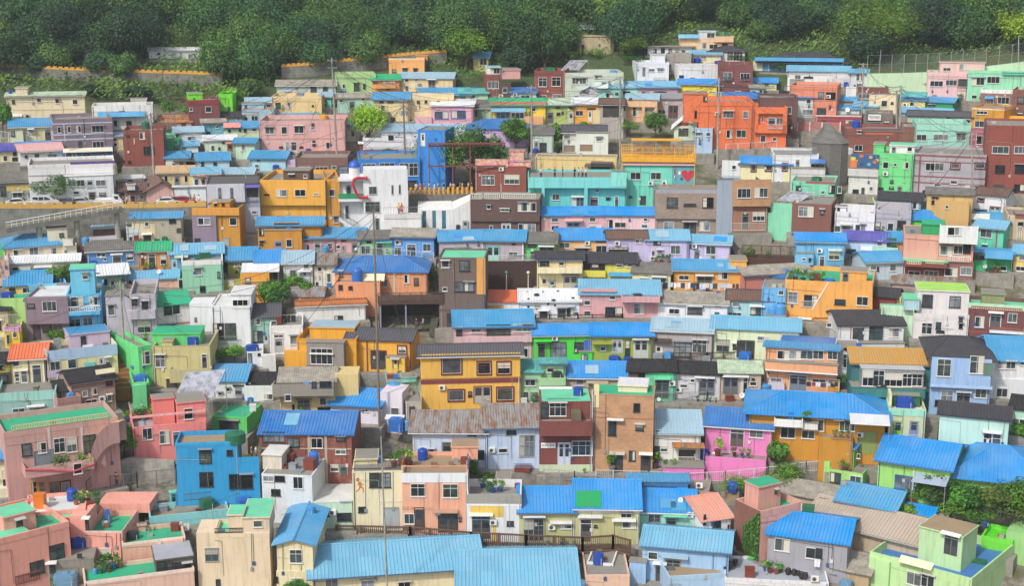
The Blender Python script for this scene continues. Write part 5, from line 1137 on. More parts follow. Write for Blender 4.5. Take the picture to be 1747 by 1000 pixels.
tile(350, 490, """
sage house with grey tiled roof|275 485 198 375|8cbcac|g tile 108|m6|w 320 208 44 40,k 318 290 60 70,w 430 222 40 26,D 380 310 40 70 b8c4c8
white house with orange tiled roof and laundry terrace|600 1052 112 225|e4e6e4|g terracotta 100|y-4 m5|k 848 190 56 22
white terrace house with laundry and blue tank|424 640 252 440|e6e6e4|f conc 180|y2 d6 p.2|w 448 300 66 32,w 556 318 50 58,D 450 338 66 84 b4b8bc w,T 660 262 78 s 62,F 500 612 185 55 2.0,J 485 250 30 54 m,V 425 255 430 f0f0f0 .2
mustard house with stairs, sky roof and grey bay|600 990 340 560|e4a31c|f conc 262|y12 d8 p.6|B 685 980 262 e4a31c 2.2 3 sky,X 518 665 420 540 e4a31c -.4,X 664 908 362 520 8c8680 -1.2 conc,w 692 400 146 36,w 692 438 146 70,X 664 908 518 550 7a2a30 -1.25,T 830 305 54 b 64,L 338 14 d09018,J 745 300 60 20 n,U 890 300 60 20 n
low mustard house with grey tiled roof and maroon trim|925 1352 345 555|e6aa30|g tile 270|y14 m8|r 943 372 58 48,r 1263 385 60 54,D 1086 412 108 130 3a3a38 r,k 945 440 54 40,V 930 345 550 7a2c28 .2,V 1062 345 550 7a2c28 .2,V 1346 345 540 7a2c28 .2,X 1185 1310 460 540 e0b848 -1 conc,D 1230 470 40 66 d8cc80
white house with blue ribbed gable roof|48 260 615 730|e4e6e4|g blue 508|y12 m7|w 135 660 28 26,g 195 656 46 46,w 85 690 24 20
white house with black sheet roof|200 480 640 735|dee2e0|g black 562|y8 m7|k 280 622 50 30,X 255 440 650 725 e0e4e2 -.8 conc .3,w 385 700 60 40
weathered tan house with sagging slate roof|485 850 620 850|d2ba7e|g slate 528|y6 m7|X 440 842 640 720 908a7e -1.2 conc .8,g 604 738 88 88,k 736 790 90 46,w 750 728 48 46,w 522 704 44 44,X 850 1004 575 720 dcc486 .6,P 615 660 60,U 665 655 40 26 s,k 700 620 30 40,k 750 618 80 40,k 570 770 18 60
pale lilac house with bright blue roof|822 1150 775 895|e2dcea|g azure 662|y16 m6|w 1030 785 42 36,k 885 822 60 28,X 1150 1292 690 900 e0d8e2 .8,w 1218 790 56 66,N 1190 1312 838 870 white .8
bright green house with flat green roof|45 272 852 960|58cf64|f green 742|y20 d9 p.12|k 94 872 126 84,U 300 755 80 54 b,J 314 815 40 44 w,Z 350 735 16
old red-stained brick house with blue ribbed roof|362 960 962 1330|redold|g dblue 815|y10 m7|k 375 950 150 70 ,k 536 990 84 64,w 695 990 76 68,w 856 1066 70 34,w 820 1165 58 46,D 880 1168 58 66 4a5050,V 680 970 1300 b0a490 .35,V 790 970 1300 b0a490 .3,L 1055 8 b0a490 360 960,k 860 980 60 30
grey-green shed house with rooftop clutter|1190 1440 612 750|94b0a0|f conc|d5 p.1|y 1310 650 36 42,B 1290 1385 590 7fc4b4 -.3 1.5,T 1240 690 70 s 84,X 1190 1360 692 760 d8d8da -.9 conc,J 1250 605 30 30 b,J 1215 600 40 24 m,J 1120 600 60 26 n
white hut with deep blue tank beside painted terrace|275 380 424 525|e4e6e6|f white|c:hut d3 p.1|k 345 435 18 14,D 282 436 26 70 8a9498,U 310 420 80 44 d,X 372 462 450 520 e0e0dc -.5
old slate-roofed cabin with patchy tin and dark door|560 770 60 120|a8a494|g rust 0|y8 m5|k 590 78 34 30,P 770 70 40,P 800 70 44
grey concrete stair-shed beside lilac house|1315 1420 755 900|b4aea0|f conc|c:shed d4 p.1|D 1340 785 36 90 3a3634,U 1255 985 96 90 b,T 1325 960 70 c 40
""")
tile(700, 490, """
white house with bright orange roof|460 716 92 160|e4e6e6|g orange 22||X 455 605 128 145 d89a20 -.5,A 472 40
white house with black-spotted roof and walls|720 1112 86 205|e8e8ec|g whiter 12|y-2 m6|w 812 108 46 26,D 848 152 52 50 2e3034 k,D 965 132 58 68 3a3e40 n,w 1024 132 52 66,V 728 90 190 c8c8cc .12,k 1070 165 30 14,N 960 1080 116 132 silver .5
dusty pink house with two-level blue roof|1115 1640 48 200|d6a0a0|s lblue -45|y-2 m5|X 1115 1350 12 30 d6a0a0 -.05,w 1140 86 42 32,w 1140 156 44 34,w 1305 56 42 28,k 1280 130 112 64,X 1385 1640 60 100 d8a4a6 -1.2 conc .4,w 1468 108 66 70,J 1490 60 50 16 k,J 1420 68 36 14 g
pale pink house with wide light blue roof and veranda|290 806 256 470|dcb6bc|g blue 150|y-3 m7 o.25|O 300 262 44 66,w 398 256 68 42,k 500 246 156 78,w 672 242 62 52,w 736 242 62 52,Y 288 800 328 370 dcb8be .4,w 720 402 52 58,V 365 256 330 c89aa4 .12,T 330 330 26 w
vivid green house with azure roof and blue shutter|812 1192 310 490|46d638|g azure 242|m5|D 836 365 50 112 3a3c34 n,N 812 926 345 362 vivid .8,A 948 335,k 920 362 102 126,k 1074 362 68 66,S 1142 350 48 80 2060c0,X 1110 1195 428 490 46d638 -.6 conc,k 1122 440 40 44,J 950 478 60 22 m
olive house with azure roof and sliding doors|1195 1590 315 492|98aa3a|g azure 236|m5|D 1322 346 72 86 b8bcb8 w,w 1246 390 38 28,N 1192 1325 360 378 olive .8,D 1468 346 92 120 c0c4c0 w,U 1340 480 72 54 d,U 1430 474 62 44 d,P 1480 478 20,N 1455 1565 340 348 white .5,k 1410 350 30 100
yellow two-storey hanok with maroon-framed windows|68 722 442 800|e6b44a|g tile 372|y-3 m6 o.4|L 604 28 7a2c30,X 68 722 446 604 e6b44a -.12,r 205 464 132 106,r 440 492 88 80,r 570 492 88 80,A 208 658,r 248 676 106 70,D 414 650 120 112 b0a8a0 r,r 568 660 108 84,L 465 8 7a2c30 195 345,k 380 684 24 30,k 380 710 20 10
small green house with teal slate roof|722 862 556 755|98c698|g teal 478||w 753 605 68 44,w 738 685 40 70,w 784 685 60 70,J 745 760 40 36 w,P 815 760 60
green annexe with balcony and black tank|862 1018 500 740|8fc28c|s teal 472|m4|w 895 530 50 30,X 846 1020 598 650 a4d09c -1.0 conc .3,U 960 592 62 48 k
grey-beige house with long azure roof|1018 1460 590 730|bcae98|g azure 488|m6|w 1085 606 56 40,g 1196 640 110 62,N 1155 1300 612 634 b0a48c .8
red brick house with mint flat roof|855 1195 752 1215|7c3a30|f mint 660|y-3 d8 p.06|X 848 1196 882 980 7a3a30 -1.2 conc .25,w 912 760 112 86,k 856 760 50 96,X 848 1196 1168 1240 c8d4b0 -.05,w 1060 1010 136 96,D 968 1022 82 164 c8d0dc w,U 1102 712 62 58 d,N 845 1062 658 672 white .2,X 1058 1122 828 880 6a5a40 -1.25,P 1150 840 30,V 1196 670 1240 d8d8d8 .1
tan tiled three-storey house with green deck|1204 1600 708 1215|tanbrick|f green 640|y3 d7 p.05|B 1365 1556 642 e0d4b0 1.0 2.5 whiter,X 1204 1240 640 790 e4d8a0 -.04,k 1300 872 50 104,k 1465 762 42 58,k 1478 900 54 42,D 1320 1090 74 146 3c3a3a k,D 1514 1095 60 138 3c3a3a k,k 1435 1075 42 66,N 1292 1402 866 878 white .5,L 858 5 a06c48,P 1330 780 110
pale blue house under rusty corrugated roof|15 492 945 1185|c6d4ea|g rust 812|y4 m8 o.4|D 205 1015 70 108 5a6268 n,w 58 1060 100 66,k 376 950 60 28,w 460 960 20 20
pale blue house under blue-patched rusty roof|495 848 915 1195|c2d2ea|g rust 768|y-3 m8 o.4|k 632 926 62 40,g 712 970 102 140,w 580 1060 56 28,A 535 1068,k 444 1070 42 62,R 680 795 1160 1190 3a88b8 .8,V 572 960 1180 a8c0dc .12,J 740 1155 100 30 m
""")
tile(1050, 490, """
white row house with weathered slate roof|280 736 102 215|e0e2e8|g slate 32|y2 m6|w 350 138 70 40,k 472 126 98 52,N 470 575 118 128 white .5,w 650 106 46 28,w 648 160 36 32,U 676 78 40 50 d
pale aqua row house with brown tiled roof|736 1032 86 200|a6d2d6|g brown 18|m6|w 768 96 50 34,k 888 132 86 52,N 880 980 120 130 white .5,w 740 164 86 30,J 940 188 80 16 g
blue side house with two big water tanks|962 1118 5 215|68aede|f conc|d5 p.1|w 1068 20 38 32,k 1062 100 50 30,X 985 1115 190 215 d8dce0 -1.4 conc,T 1030 188 60 s 62,T 1080 188 80 s 72
large orange house with roof garden and diagonal stair|1115 1690 -35 225|e8a650|f green -60|y3 d8 p.5|B 1476 1651 -108 e8a650 1.2 2.5 conc,D 1490 -100 40 64 3a4a44 n,w 1133 26 64 82,k 1240 50 84 80,D 1212 205 60 82 3c3632 k,L 195 6 d89440,R 1215 1330 88 128 c8ccd0 .1,P 1140 -30 70,P 1180 -34 80,P 1230 -30 70,P 1290 -28 60,P 1350 -28 60,J 1320 -28 40 60 m,U 1500 -20 50 46 w,U 1400 -30 70 24 b
mauve-grey house with sky and white metal roof|243 634 284 475|aaa2a2|g sky 205|m6|k 384 356 112 106,w 506 346 92 86,N 262 368 338 364 4a3c34 .6,w 270 390 40 36,U 280 466 70 46 n,U 345 462 50 60 s,U 600 466 50 40 n
pale lemon-green house with light blue roof|636 1208 278 475|d6e2c0|g lblue 196|m6|g 662 340 84 86,D 798 346 112 122 3a3430 k,w 930 322 74 30,k 770 368 18 16,k 770 390 24 18,U 850 475 78 58 b
mint row house with tarred black roof|195 394 552 760|60cf98|g black 476|m6|D 256 606 98 126 4a5452 n,N 250 360 600 610 mint .6,A 372 630,k 200 650 40 90,Z 285 700 24,J 120 580 50 40 o
brown row house with torn black roof|85 196 552 760|5a4238|g black 476|m6|k 150 565 44 60
pale grey row house with black roof and sliding doors|396 688 566 740|cac8cc|g black 490|m6|w 424 636 48 26,w 478 600 44 28,D 546 594 106 118 5a6468 n,N 520 655 585 598 white .5,A 415 672,P 540 742 30,P 580 742 26,P 620 742 26,P 660 738 26
tan row house with mossy sheet roof|690 958 560 740|c2aa92|g palegr 486|m6|D 706 586 100 118 5c6468 n,w 824 588 42 110,N 700 875 580 592 white .5,w 882 618 44 32,k 895 600 18 10,Z 830 700 34,P 900 720 40,P 930 716 30,J 750 690 50 36 m
peach house with glazed veranda and blue roofs|985 1461 402 700|e2a274|s blue 370|y3 m6 o.3|B 1080 1441 362 e8d0b8 1.4 3 dblue,w 1062 414 78 62,w 1140 414 78 62,w 1218 414 78 62,w 1296 414 70 62,w 1392 412 66 66,X 985 1461 485 545 e2a274 -.8 conc .0,L 484 8 e0dcd8,X 985 1461 540 548 e8e4e0 -.85,D 1140 568 118 124 6a7a88 w,w 1018 592 74 34,w 1290 600 92 30,w 1390 545 46 40,D 1390 600 80 90 d89a20 w,X 1000 1110 626 660 c8c4cc -.6,T 985 410 64 s 96,F 1250 1440 620 30 -1.2
ochre house with azure hip roof and white awning|880 1775 830 1145|c98c16|h azure 692|y-2 m9 o.6|X 1042 1232 866 915 e4e6e6 -1.0 green .3,w 1086 920 92 74,w 1224 938 82 60,X 1226 1330 890 935 dcdcd8 -.6 conc,w 1326 868 40 80,w 1471 872 100 76,N 1536 1796 830 900 whiter 2.2,S 1606 950 100 150 8a9a50,N 1430 1500 868 876 white .5,X 1340 1560 985 1145 c08414 -1.6 conc .3,R 1420 1560 960 1000 8a6a4a 1.65,U 1150 862 40 40 b,P 1260 905 70,P 1080 860 20,P 1440 985 40,P 1480 985 36,P 1520 985 40,A 1605 968
hot pink house with deep blue roof and terrace|592 1028 915 1140|e47ebc|g dblue 798|y3 m7|D 752 930 92 120 5a504c w,w 880 925 90 68,X 592 990 1110 1140 e47ebc -1.6 conc .2,P 780 1110 50,P 830 1112 44,P 870 1112 44,P 670 1115 110,w 700 1075 50 10,U 592 1000 58 76 d,Z 650 1000 34
white house with pale blue peeling roof and rust awning|258 560 955 1180|e0ded8|g sky 808|y-4 m7|w 295 1042 46 40,k 255 1045 34 90,O 415 1062 108 110,N 370 582 1022 1058 rusty 1.2,R 412 525 1115 1175 d8d4cc .6,X 315 582 1185 1265 e47ebc -2.0 conc .0,P 262 1150 90,w 262 935 30 28,P 330 1180 40,P 380 1180 44
""")
tile(1387, 490, """
small red house with dark tiled roof|392 545 62 160|8c3430|g dark 4|y8 m6|X 545 580 70 150 d8c890 .3,k 475 108 60 12
large white house with lime roof and terrace|662 1026 180 345|dad6d6|f conc 60|y-6 d9 p.4|B 690 1030 16 dcd8d8 1.0 4 limef,k 720 48 62 86,k 898 58 68 78,X 600 700 80 150 a8ccd4 .2 mint,X 450 662 118 345 bfe0c0 .8 mint .5,w 715 232 64 78,k 808 230 30 46,k 958 195 24 32,k 958 238 24 32,k 808 284 54 16,K 850 35 60
dark red brick house with mint terrace band|1022 1440 152 345|6c3c3a|f mint 100|y-3 d6 p.4|L 112 36 b0dcb8,Q 1040 1375 122 144 a84840 .05,w 1064 190 58 76,D 1162 166 70 104 4a5254 w,w 1280 170 58 64,X 1160 1440 275 300 e0e0dc -.9 redbrick,B 1110 1260 40 8a9464 .8 2.5,L 300 5 a84840,w 1330 340 40 60
white house with dark tiled gable roof|172 598 248 390|d8dcde|g dark 152|y-16 m7|k 262 268 68 90,k 370 260 84 108,w 500 268 62 62,X 170 602 372 440 d8dce0 -1.2 conc,V 250 250 378 a86a50 .12,w 90 235 30 28
pale grey lower storey behind orange house|45 320 425 660|c8ccd4|f conc|d5 p.1|w 235 520 50 36,J 300 400 30 30 b,w 200 440 20 90,P 190 650 80
derelict teal house with rusty orange roof|258 778 500 810|teal|g lichen 402|y-10 m7|X 322 732 535 660 8a8a84 -1.6 silver,w 326 540 70 110,w 398 545 66 110,w 470 566 114 88,w 590 566 56 88,w 650 570 66 82,X 258 740 655 720 2a7a74 -1.8 conc .0,L 682 8 b8702e 260 700,k 300 700 30 36,k 420 640 60 16,X 735 785 575 690 246c68 -.4,k 330 720 70 60
sky blue hanok with black tiled hip roof|782 1178 462 845|98b9e2|h dark 322|y-8 m8 o.5 i.5|X 782 1178 465 655 98b9e2 -.5,w 818 470 84 118,w 1032 450 86 120,L 612 16 9a3438,w 842 678 72 102,w 1066 655 72 76,D 940 690 92 92 3c4044 w,S 1122 500 56 84 5a7a6a,k 800 740 30 40,X 770 1180 640 655 a8c4e8 -.55,N 935 1040 684 694 silver .6
white house with broad light blue roof and long window|1182 1460 484 735|e2e4e6|g blue 324|y-12 m8|w 1208 486 60 52,w 1268 486 60 52,w 1358 482 36 32,L 605 8 b4b8bc,w 1205 662 70 62,X 1170 1460 600 735 dcdfe2 -.15,N 1170 1290 735 750 white .4
small khaki house with lime and lavender doors|500 742 800 1050|c9d0a2|f white 760|y-6 d5 p.5|L 800 46 9cd8bc,B 515 706 708 18603c 2.2 2,X 502 520 705 785 d8d8a8 1.2,U 600 796 102 76 d,D 530 876 54 120 8ac83a n,D 634 876 54 116 7a86b4 n,R 565 700 965 1010 c0c4c8 .8
pale mint house with black tiled roof and tank|832 1290 852 1100|b8dcd0|g dark 768|m6|w 1120 958 54 110,w 1174 958 54 110,N 1115 1240 944 958 white .5,U 886 846 102 60 s,P 1200 1090 70
mint house with rolling black tarred roof|1295 1450 800 960|b4dcc4|g black 712|y6 m8|w 1310 860 44 50,w 1354 864 40 46
""")
tile(0, 740, """
dusty pink house with curved stair and green terrace|20 775 -58 400|c99c94|f green -176|y-9 d8 p.5|Q 75 715 -50 -20 d8c890 .06,V 318 -40 110 d8c4c0 .3,V 535 -40 180 d8c4c0 .3,w 246 62 62 62,w 350 35 80 84,w 432 32 76 84,k 540 15 94 106,k 140 72 70 70,X 165 620 235 300 c99c94 -1.8 conc .5,S 222 120 134 120 7a8088,w 480 200 60 60,y 198 318 52 112,y 250 318 50 112,o 320 322 72 66,r 394 322 70 66,P 380 245 80,P 430 248 80,P 530 238 90,P 580 245 70,P 400 240 50
cream house with azure roof at street edge|-60 130 160 400|e0dcb2|g azure 28|y6 m7|w 8 240 58 122,w 68 222 90 90,U 150 145 70 60 s,N 60 190 320 330 mint .9,X -60 185 370 440 d8d4bc -.7
turquoise blue three-storey house with tan roof|1150 1560 58 470|0896d0|f tan|y7 d3.2 p.4|L 58 12 2aa4d4,k 1305 106 86 86,k 1308 256 92 90,k 1486 107 42 38,k 1500 268 80 92,k 1580 268 80 92,X 1530 1700 160 440 0896d0 -.06 conc .5,U 1590 158 80 62 b,X 1150 1700 398 440 0c80b4 .1,T 1545 62 76 g 130
coral house with hut and green roof terrace|555 800 648 860|f0a896|f green 505|y18 d9 p.5|X 455 560 545 860 f0a896 .05,X 640 980 462 520 f0a896 5.5,B 406 556 545 f0a896 .6 3 mint,k 436 566 56 60,D 556 552 32 86 2e4a44 k,w 650 754 84 82,L 640 14 e8c8c0,U 708 590 30 96 b,U 690 606 36 30 w
coral house with white roof deck and plants|150 560 510 780|f0a896|f white 392|d8 p.3|J 266 490 66 94 o,T 476 440 80 d 66,P 500 470 60,P 540 460 70,P 580 455 56,P 640 462 66,P 420 540 70,K 265 580 90,J 590 470 50 20 m
coral house with two small rooftop huts|-60 456 640 1060|f0a896|f green 560|y-20 d7 p.5|B 20 235 552 f0a896 1.4 2.2 mint,B 8 196 690 f0a896 .1 1.6 mint,D 104 562 48 84 3a4a4c k,k 318 742 108 76,k 193 852 100 58,P 340 640 70,P 370 640 60,U 0 775 44 60 d,J 85 510 60 40 o,Q 100 260 940 1000 8a4a40 .05
grey concrete shed with two blue tanks|305 615 830 1000|8a8478|f conc 735|c:shed y8 d4 p.05|D 316 850 52 124 4a443e k,k 505 790 36 22,U 518 745 94 68 d
brown box shed by grey-blue tank|518 586 865 960|8a6a40|f conc|c:shed d2 p.05|U 435 1000 140 90 c,T 612 890 40 s 64
peach house with green roof terrace and laundry|800 1215 700 880|e6b49c|f green 600|y-3 d7 p.4|L 698 16 f0dcd0,B 905 955 600 e6b49c 3 .3,k 1012 785 46 28,U 872 695 68 54 k,F 1125 1240 600 60 3.0,J 1150 640 50 50 m,P 1010 625 20,P 968 618 22,K 1100 700 80
pale peach house with glazed rooftop room|550 1275 930 1120|e8c0ac|f green 830|y-3 d7 p.35|L 928 20 f4e0d4,B 1020 1270 832 5a5650 .5 3.2 greyf,k 1028 846 60 104,k 1090 848 52 102,k 1145 850 52 100,k 1200 852 60 98,P 660 920 80,P 700 890 90,P 750 890 80,P 790 880 50,P 715 915 40,J 925 940 30 30 n,T 625 925 34 s 30
aqua roof terrace with green tank and open door|980 1500 522 600|86ccd0|f tan 440|y-3 d7 p.6|B 1115 1200 385 8cd8c8 3.5 .4 mint,D 1122 395 54 90 24543a t,U 1360 510 90 90 g,J 1070 515 50 40 n,P 985 525 60,J 1300 525 30 30 m,R 1205 1385 400 445 4a5050 3.0
""")
tile(350, 740, """
peeling white house with junk-covered roof|370 700 272 590|d8dee2|f conc 140|y16 d7 p.1|B 375 500 135 d8d0c0 1.5 2.5 white,w 380 275 72 42,k 455 275 70 42,k 432 364 64 46,w 575 282 70 82,D 548 482 94 80 3a3c3e n,T 716 210 96 b 66,J 690 235 70 70 m,J 562 190 56 60 m,J 580 235 50 40 n,J 625 190 60 26 n,J 520 225 60 12 m,J 610 250 70 8 n
low pale green house with flat off-white roof|665 965 452 625|c2dac4|f white 290|d9 p.05 o.2|k 757 515 60 30,k 865 522 96 52,A 838 515,N 880 960 440 450 silver .2
cream house with painted orange running figure|965 1296 248 640|e6dab4|f conc 170|y2 d7 p.1|B 985 1130 165 d8d0a4 2 2.5,k 1075 258 72 96,k 1147 258 72 96,S 1168 492 106 132 a0a8a8,V 1165 488 640 e8e8e4 .12,V 1278 488 640 e8e8e4 .12,k 1004 482 52 36,R 962 1285 185 236 3a3a38 .0,P 1240 220 80,P 1290 210 90,P 1330 200 80,J 1145 190 30 40 b,L 446 6 d8d4c4 1140 1296
cream house with mint flat roof tower|60 420 655 1030|e4d0b0|f mint 560|y8 d7 p.35|X -60 62 655 1030 e4d0b0 .02,B 245 420 550 e0ccae .05 4 mint,B 148 246 532 e4d0b0 .05 2 mint,w 316 570 60 46,g -5 750 96 88,k 70 958 30 50,R 60 245 625 655 3a3a3a .0,J 50 605 50 30 g,Z 400 490 40,K 55 600 90
cream gabled house with blue ribbed roof|466 704 722 1080|e8dab0|e blue 690|a:585 y10 d9 o.35|w 553 762 86 90,X 466 704 905 1080 e8dab0 -.05,w 560 950 80 60,D 455 735 14 140 4a4640 k,k 466 940 14 40,U 695 540 56 66 s
long cream house with ribbed blue roof behind railing|704 1800 900 1080|e8dab2|g lblue 703|y-4 m9 o.5|w 788 958 86 70,w 1022 964 90 70,w 1265 975 84 70,L 925 4 d8caa0
""")
tile(700, 740, """
peach house with white band and brown doors|-55 375 262 670|e6a88a|f tan 120|y3 d8 p.35|L 260 62 e4e6e8,L 210 8 d89878,B 272 442 85 e6a88a 4.5 2.0 tan,w 0 328 100 86,w 212 330 102 92,D 25 484 68 150 4a362c k,X -55 150 480 500 d89c80 -.05,w -40 525 66 70,D 182 528 130 122 3c342e k,N 145 312 506 526 b0907a .7,k 320 550 16 26,T 82 172 78 d 68,U 355 200 50 50 m,J 300 190 30 26 n,Q 376 380 130 240 4a5a8a .02,P 0 210 60,V 370 262 660 e8e8e8 .25
white house with grey parapet and yellow patches|370 728 402 715|e0e1e4|f conc 300|y2 d8 p.7|L 400 62 9a968c,L 462 14 e8e8e8,X 395 610 476 548 e0bc50 -.02,D 400 532 130 160 3c3c3e w,k 634 576 44 30,X 540 562 560 700 e0bc50 -.02,B 565 655 292 b0a888 4 1.6 conc,P 480 310 60,P 540 390 70,P 590 385 70,P 515 385 60,T 715 300 34 b 40,U 705 335 36 36 m,A 545 580
khaki house with azure roof and barred window|718 1078 512 725|bab984|g azure 350|y-2 m6|g 742 556 68 150,g 808 556 68 150,N 738 888 546 556 white .5,A 928 612,w 985 600 76 26,N 915 1062 586 598 white .5,V 1072 515 720 e8e8e6 .2,T 902 715 50 n 24
khaki house with L-shaped azure roof and green deck|1082 1505 486 725|bab984|g azure 302|y-2 m6|L 484 38 dcdcdc,H 1088 1252 376 482 0c9a54,D 1113 560 78 150 5a5450 w,N 1098 1262 546 558 white .5,w 1380 522 74 34,w 1390 580 92 42,N 1322 1480 572 582 white .5,k 1205 600 22 18,P 995 725 50,P 1075 725 30
ribbed sky blue roof house at frame bottom|330 1080 1010 1200|d8d0b4|g lblue 762|y-2 m9 o.5|
peach terrace house with grey-blue tank|1000 1180 990 1100|e4b49c|f conc|d4 p.1|T 1090 1000 170 c 125
white hut with deep blue tank and dark panel|1160 1330 850 960|e0e2e2|f conc 800|y8 d4 p.2 c:hut|U 1234 858 66 78 d,E 1160 1320 885 935 10 3a3c48
pale peach rooftop corner by boardwalk end|1150 1440 930 1100|e4bca4|f conc|d5 p.2|P 1290 990 40
""")
tile(1050, 740, """
aqua house with rippled blue roof and barred windows|148 525 510 665|98d6c6|g azure 366|y-2 m6|g 216 528 78 56,D 330 552 70 86 46504c n,N 310 470 540 550 mint .6,k 205 600 60 22,A 490 530,Z 425 480 34
blue-painted wall house above rippled roof|95 476 312 480|5aa4dc|s blue 282|m3|U 158 362 60 46 b
white gabled house with coral metal roof|575 760 560 720|e2e4e4|g coralr 395|y-28 m8|k 640 570 48 52,k 578 535 14 60,k 735 600 20 40
narrow brick house with pink side and green-roofed hut|955 1226 480 800|dca496|f green|y-42 d3.2 p.6 l:86503e|B 940 1086 352 dca092 1.2 1.7 green,k 1045 366 14 26,k 1170 540 16 40
blue cottage with ribbed blue roof and two doors|178 745 752 985|98bee2|g lblue 625|y5 m7|w 214 776 64 54,D 260 850 62 124 3a3c3e n,D 326 822 100 140 5a6468 n,N 305 480 806 818 sky .6,X 92 200 840 985 98bee2 -.8 conc,T 150 950 40 s 36
pale blue house with cluttered roof terrace|352 720 930 1120|a8c8e4|f tan 830|y-16 d8 p.35|U 586 850 108 118 b,U 670 856 50 110 g,J 702 885 46 62 m,I 725 890 36,I 752 888 52,I 785 868 46,I 720 898 40,P 735 940 60,K 545 965 130,K 375 990 160,Z 640 765 20
white roof terrace house with green parapet and jars|720 1400 965 1120|e0e0e2|f greyf 815|y-5 d9 p.25|B 880 905 812 32d050 4.0 .2,J 852 975 70 96 m,J 880 940 60 60 m,P 985 905 60,P 1015 918 64,P 1055 925 62,P 1085 915 50,I 1133 930 50,I 1172 935 46,I 1222 958 52,I 1244 960 50,I 1200 938 40,A 1308 950,K 940 880 170
grey stone-tiled house with deep blue roof|1000 1526 690 960|9c9ca4|g azure 528|y8 m8|w 1048 684 94 94,w 1250 745 62 80,k 1312 752 46 74,F 1300 1350 822 75 -.4,J 1265 570 70 100 g
small grey shed with air conditioner and dish|490 615 365 440|9a948a|f conc|c:shed d3 p.05|A 552 338,Z 610 380 46
blue tank platform above coral roof|728 812 385 440|a08a68|f conc|c:hut d2 p.05|T 770 382 66 d 72
""")
tile(1387, 740, """
small green house with azure lean-to roof|132 272 90 245|98d070|s azure 50|y14 m4|w 172 130 62 46,N 160 245 118 130 applegreen .5,X 110 330 232 355 98d070 -1.4 conc .3,w 244 272 72 58,k 115 250 66 80,P 185 235 50,P 220 240 40,X 66 112 180 290 98d070 -1,w 290 130 20 36
bright green house with long azure roof|428 902 200 470|97d06a|g azure 30|y10 m8 o.35|b 540 268 122 108,N 672 900 256 322 silverr 1.8,O 710 320 160 110,V 665 200 400 e0e0e0 .1,P 600 410 90,P 660 425 100
bright green wing with azure hip roof|905 1560 300 490|97d06a|h azure 75|y-2 m11 o.5|b 968 358 64 108,b 1034 358 68 108,k 1200 420 60 60
tan cottage with bright blue roof|155 540 470 600|ccbca4|g blue 340|y16 m6|k 197 472 82 50,T 205 380 74 n 56
green shed with small azure roof|552 760 580 650|38a048|g azure 462|c:shed y12 m5|k 640 598 60 20,T 1125 610 30 d 40
long house with beige ribbed roof and dark seams|-40 730 640 780|b8a890|g beiger 470|y22 m9 o.4|
pale green house with blue roof deck and hut|370 1050 865 1130|b8dc9c|f bluef|y22 d8.6 p.75|B 702 990 606 b8dca4 2.2 3 tan,D 862 650 90 160 3a3e42 w,w 620 900 90 110,w 712 915 84 110,X 370 505 815 1130 b4dc9c -.3,J 560 860 100 24 w,K 770 850 100,J 1090 850 80 14 g,N 580 800 800 850 cream .6
lime green terrace house beside trellis|1105 1312 690 780|70dc30|f limeg 600|y10 d6 p.4|X 1270 1420 640 800 98cc80 .5
slate-roofed brown shed beside pale green house|105 370 900 1010|b09a78|g slate 772|c:shed y14 m6|k 120 920 30 60,U 218 1000 76 66 c
grey slate sheds beside the lane|-290 175 410 470|b4a68c|g slate 310|c:shed y18 m8|k 40 420 60 30
""")
tile(350, 240, """
mustard block house with mauve brick front wing|68 222 440 705|c4881c|f conc 425|y12 d6 p.3|B 35 160 400 c4881c .3 3,X -88 70 488 705 8a7684 -.3,X -88 222 445 490 d8942c -.34,w -48 505 40 48,w -8 505 44 48,w 160 505 48 50,k 60 410 16 16,k 110 410 16 16,k -70 640 40 60,S 118 640 40 60 a8a8a8
""")
tile(0, 490, """
cyan three-level house with balustrade balcony|436 662 44 335|5cbce4|f conc -12|y4 d7 p.4|B 458 618 -118 6cc8e8 .5 2.5 mint,w 538 -92 42 40,w 460 65 92 70,D 582 64 34 74 d8dce0 w,w 616 66 26 50,Y 445 657 165 190 5cbce4 .9,Q 447 657 130 166 e4e4e4 .9,w 452 208 82 62,w 542 200 70 62
low cyan terrace house behind mauve brick house|190 436 -22 70|6cc8e8|f conc -60|d5 p.6|T 340 -25 34 s 30,T 370 -25 34 s 30,T 400 -25 34 s 30
""")
tile(350, 490, """
modern white house with roof terrace and wide glazing|42 292 122 400|e4e6e8|f white 40|y8 d9 p.2|B 165 300 45 e4e6e8 .05 4 white,X -105 44 108 400 e0e2e4 .8,w 178 82 106 56,k 50 238 76 104,k 128 238 78 104,R 35 215 325 375 8a9a94 .4,k -70 200 16 24
""")
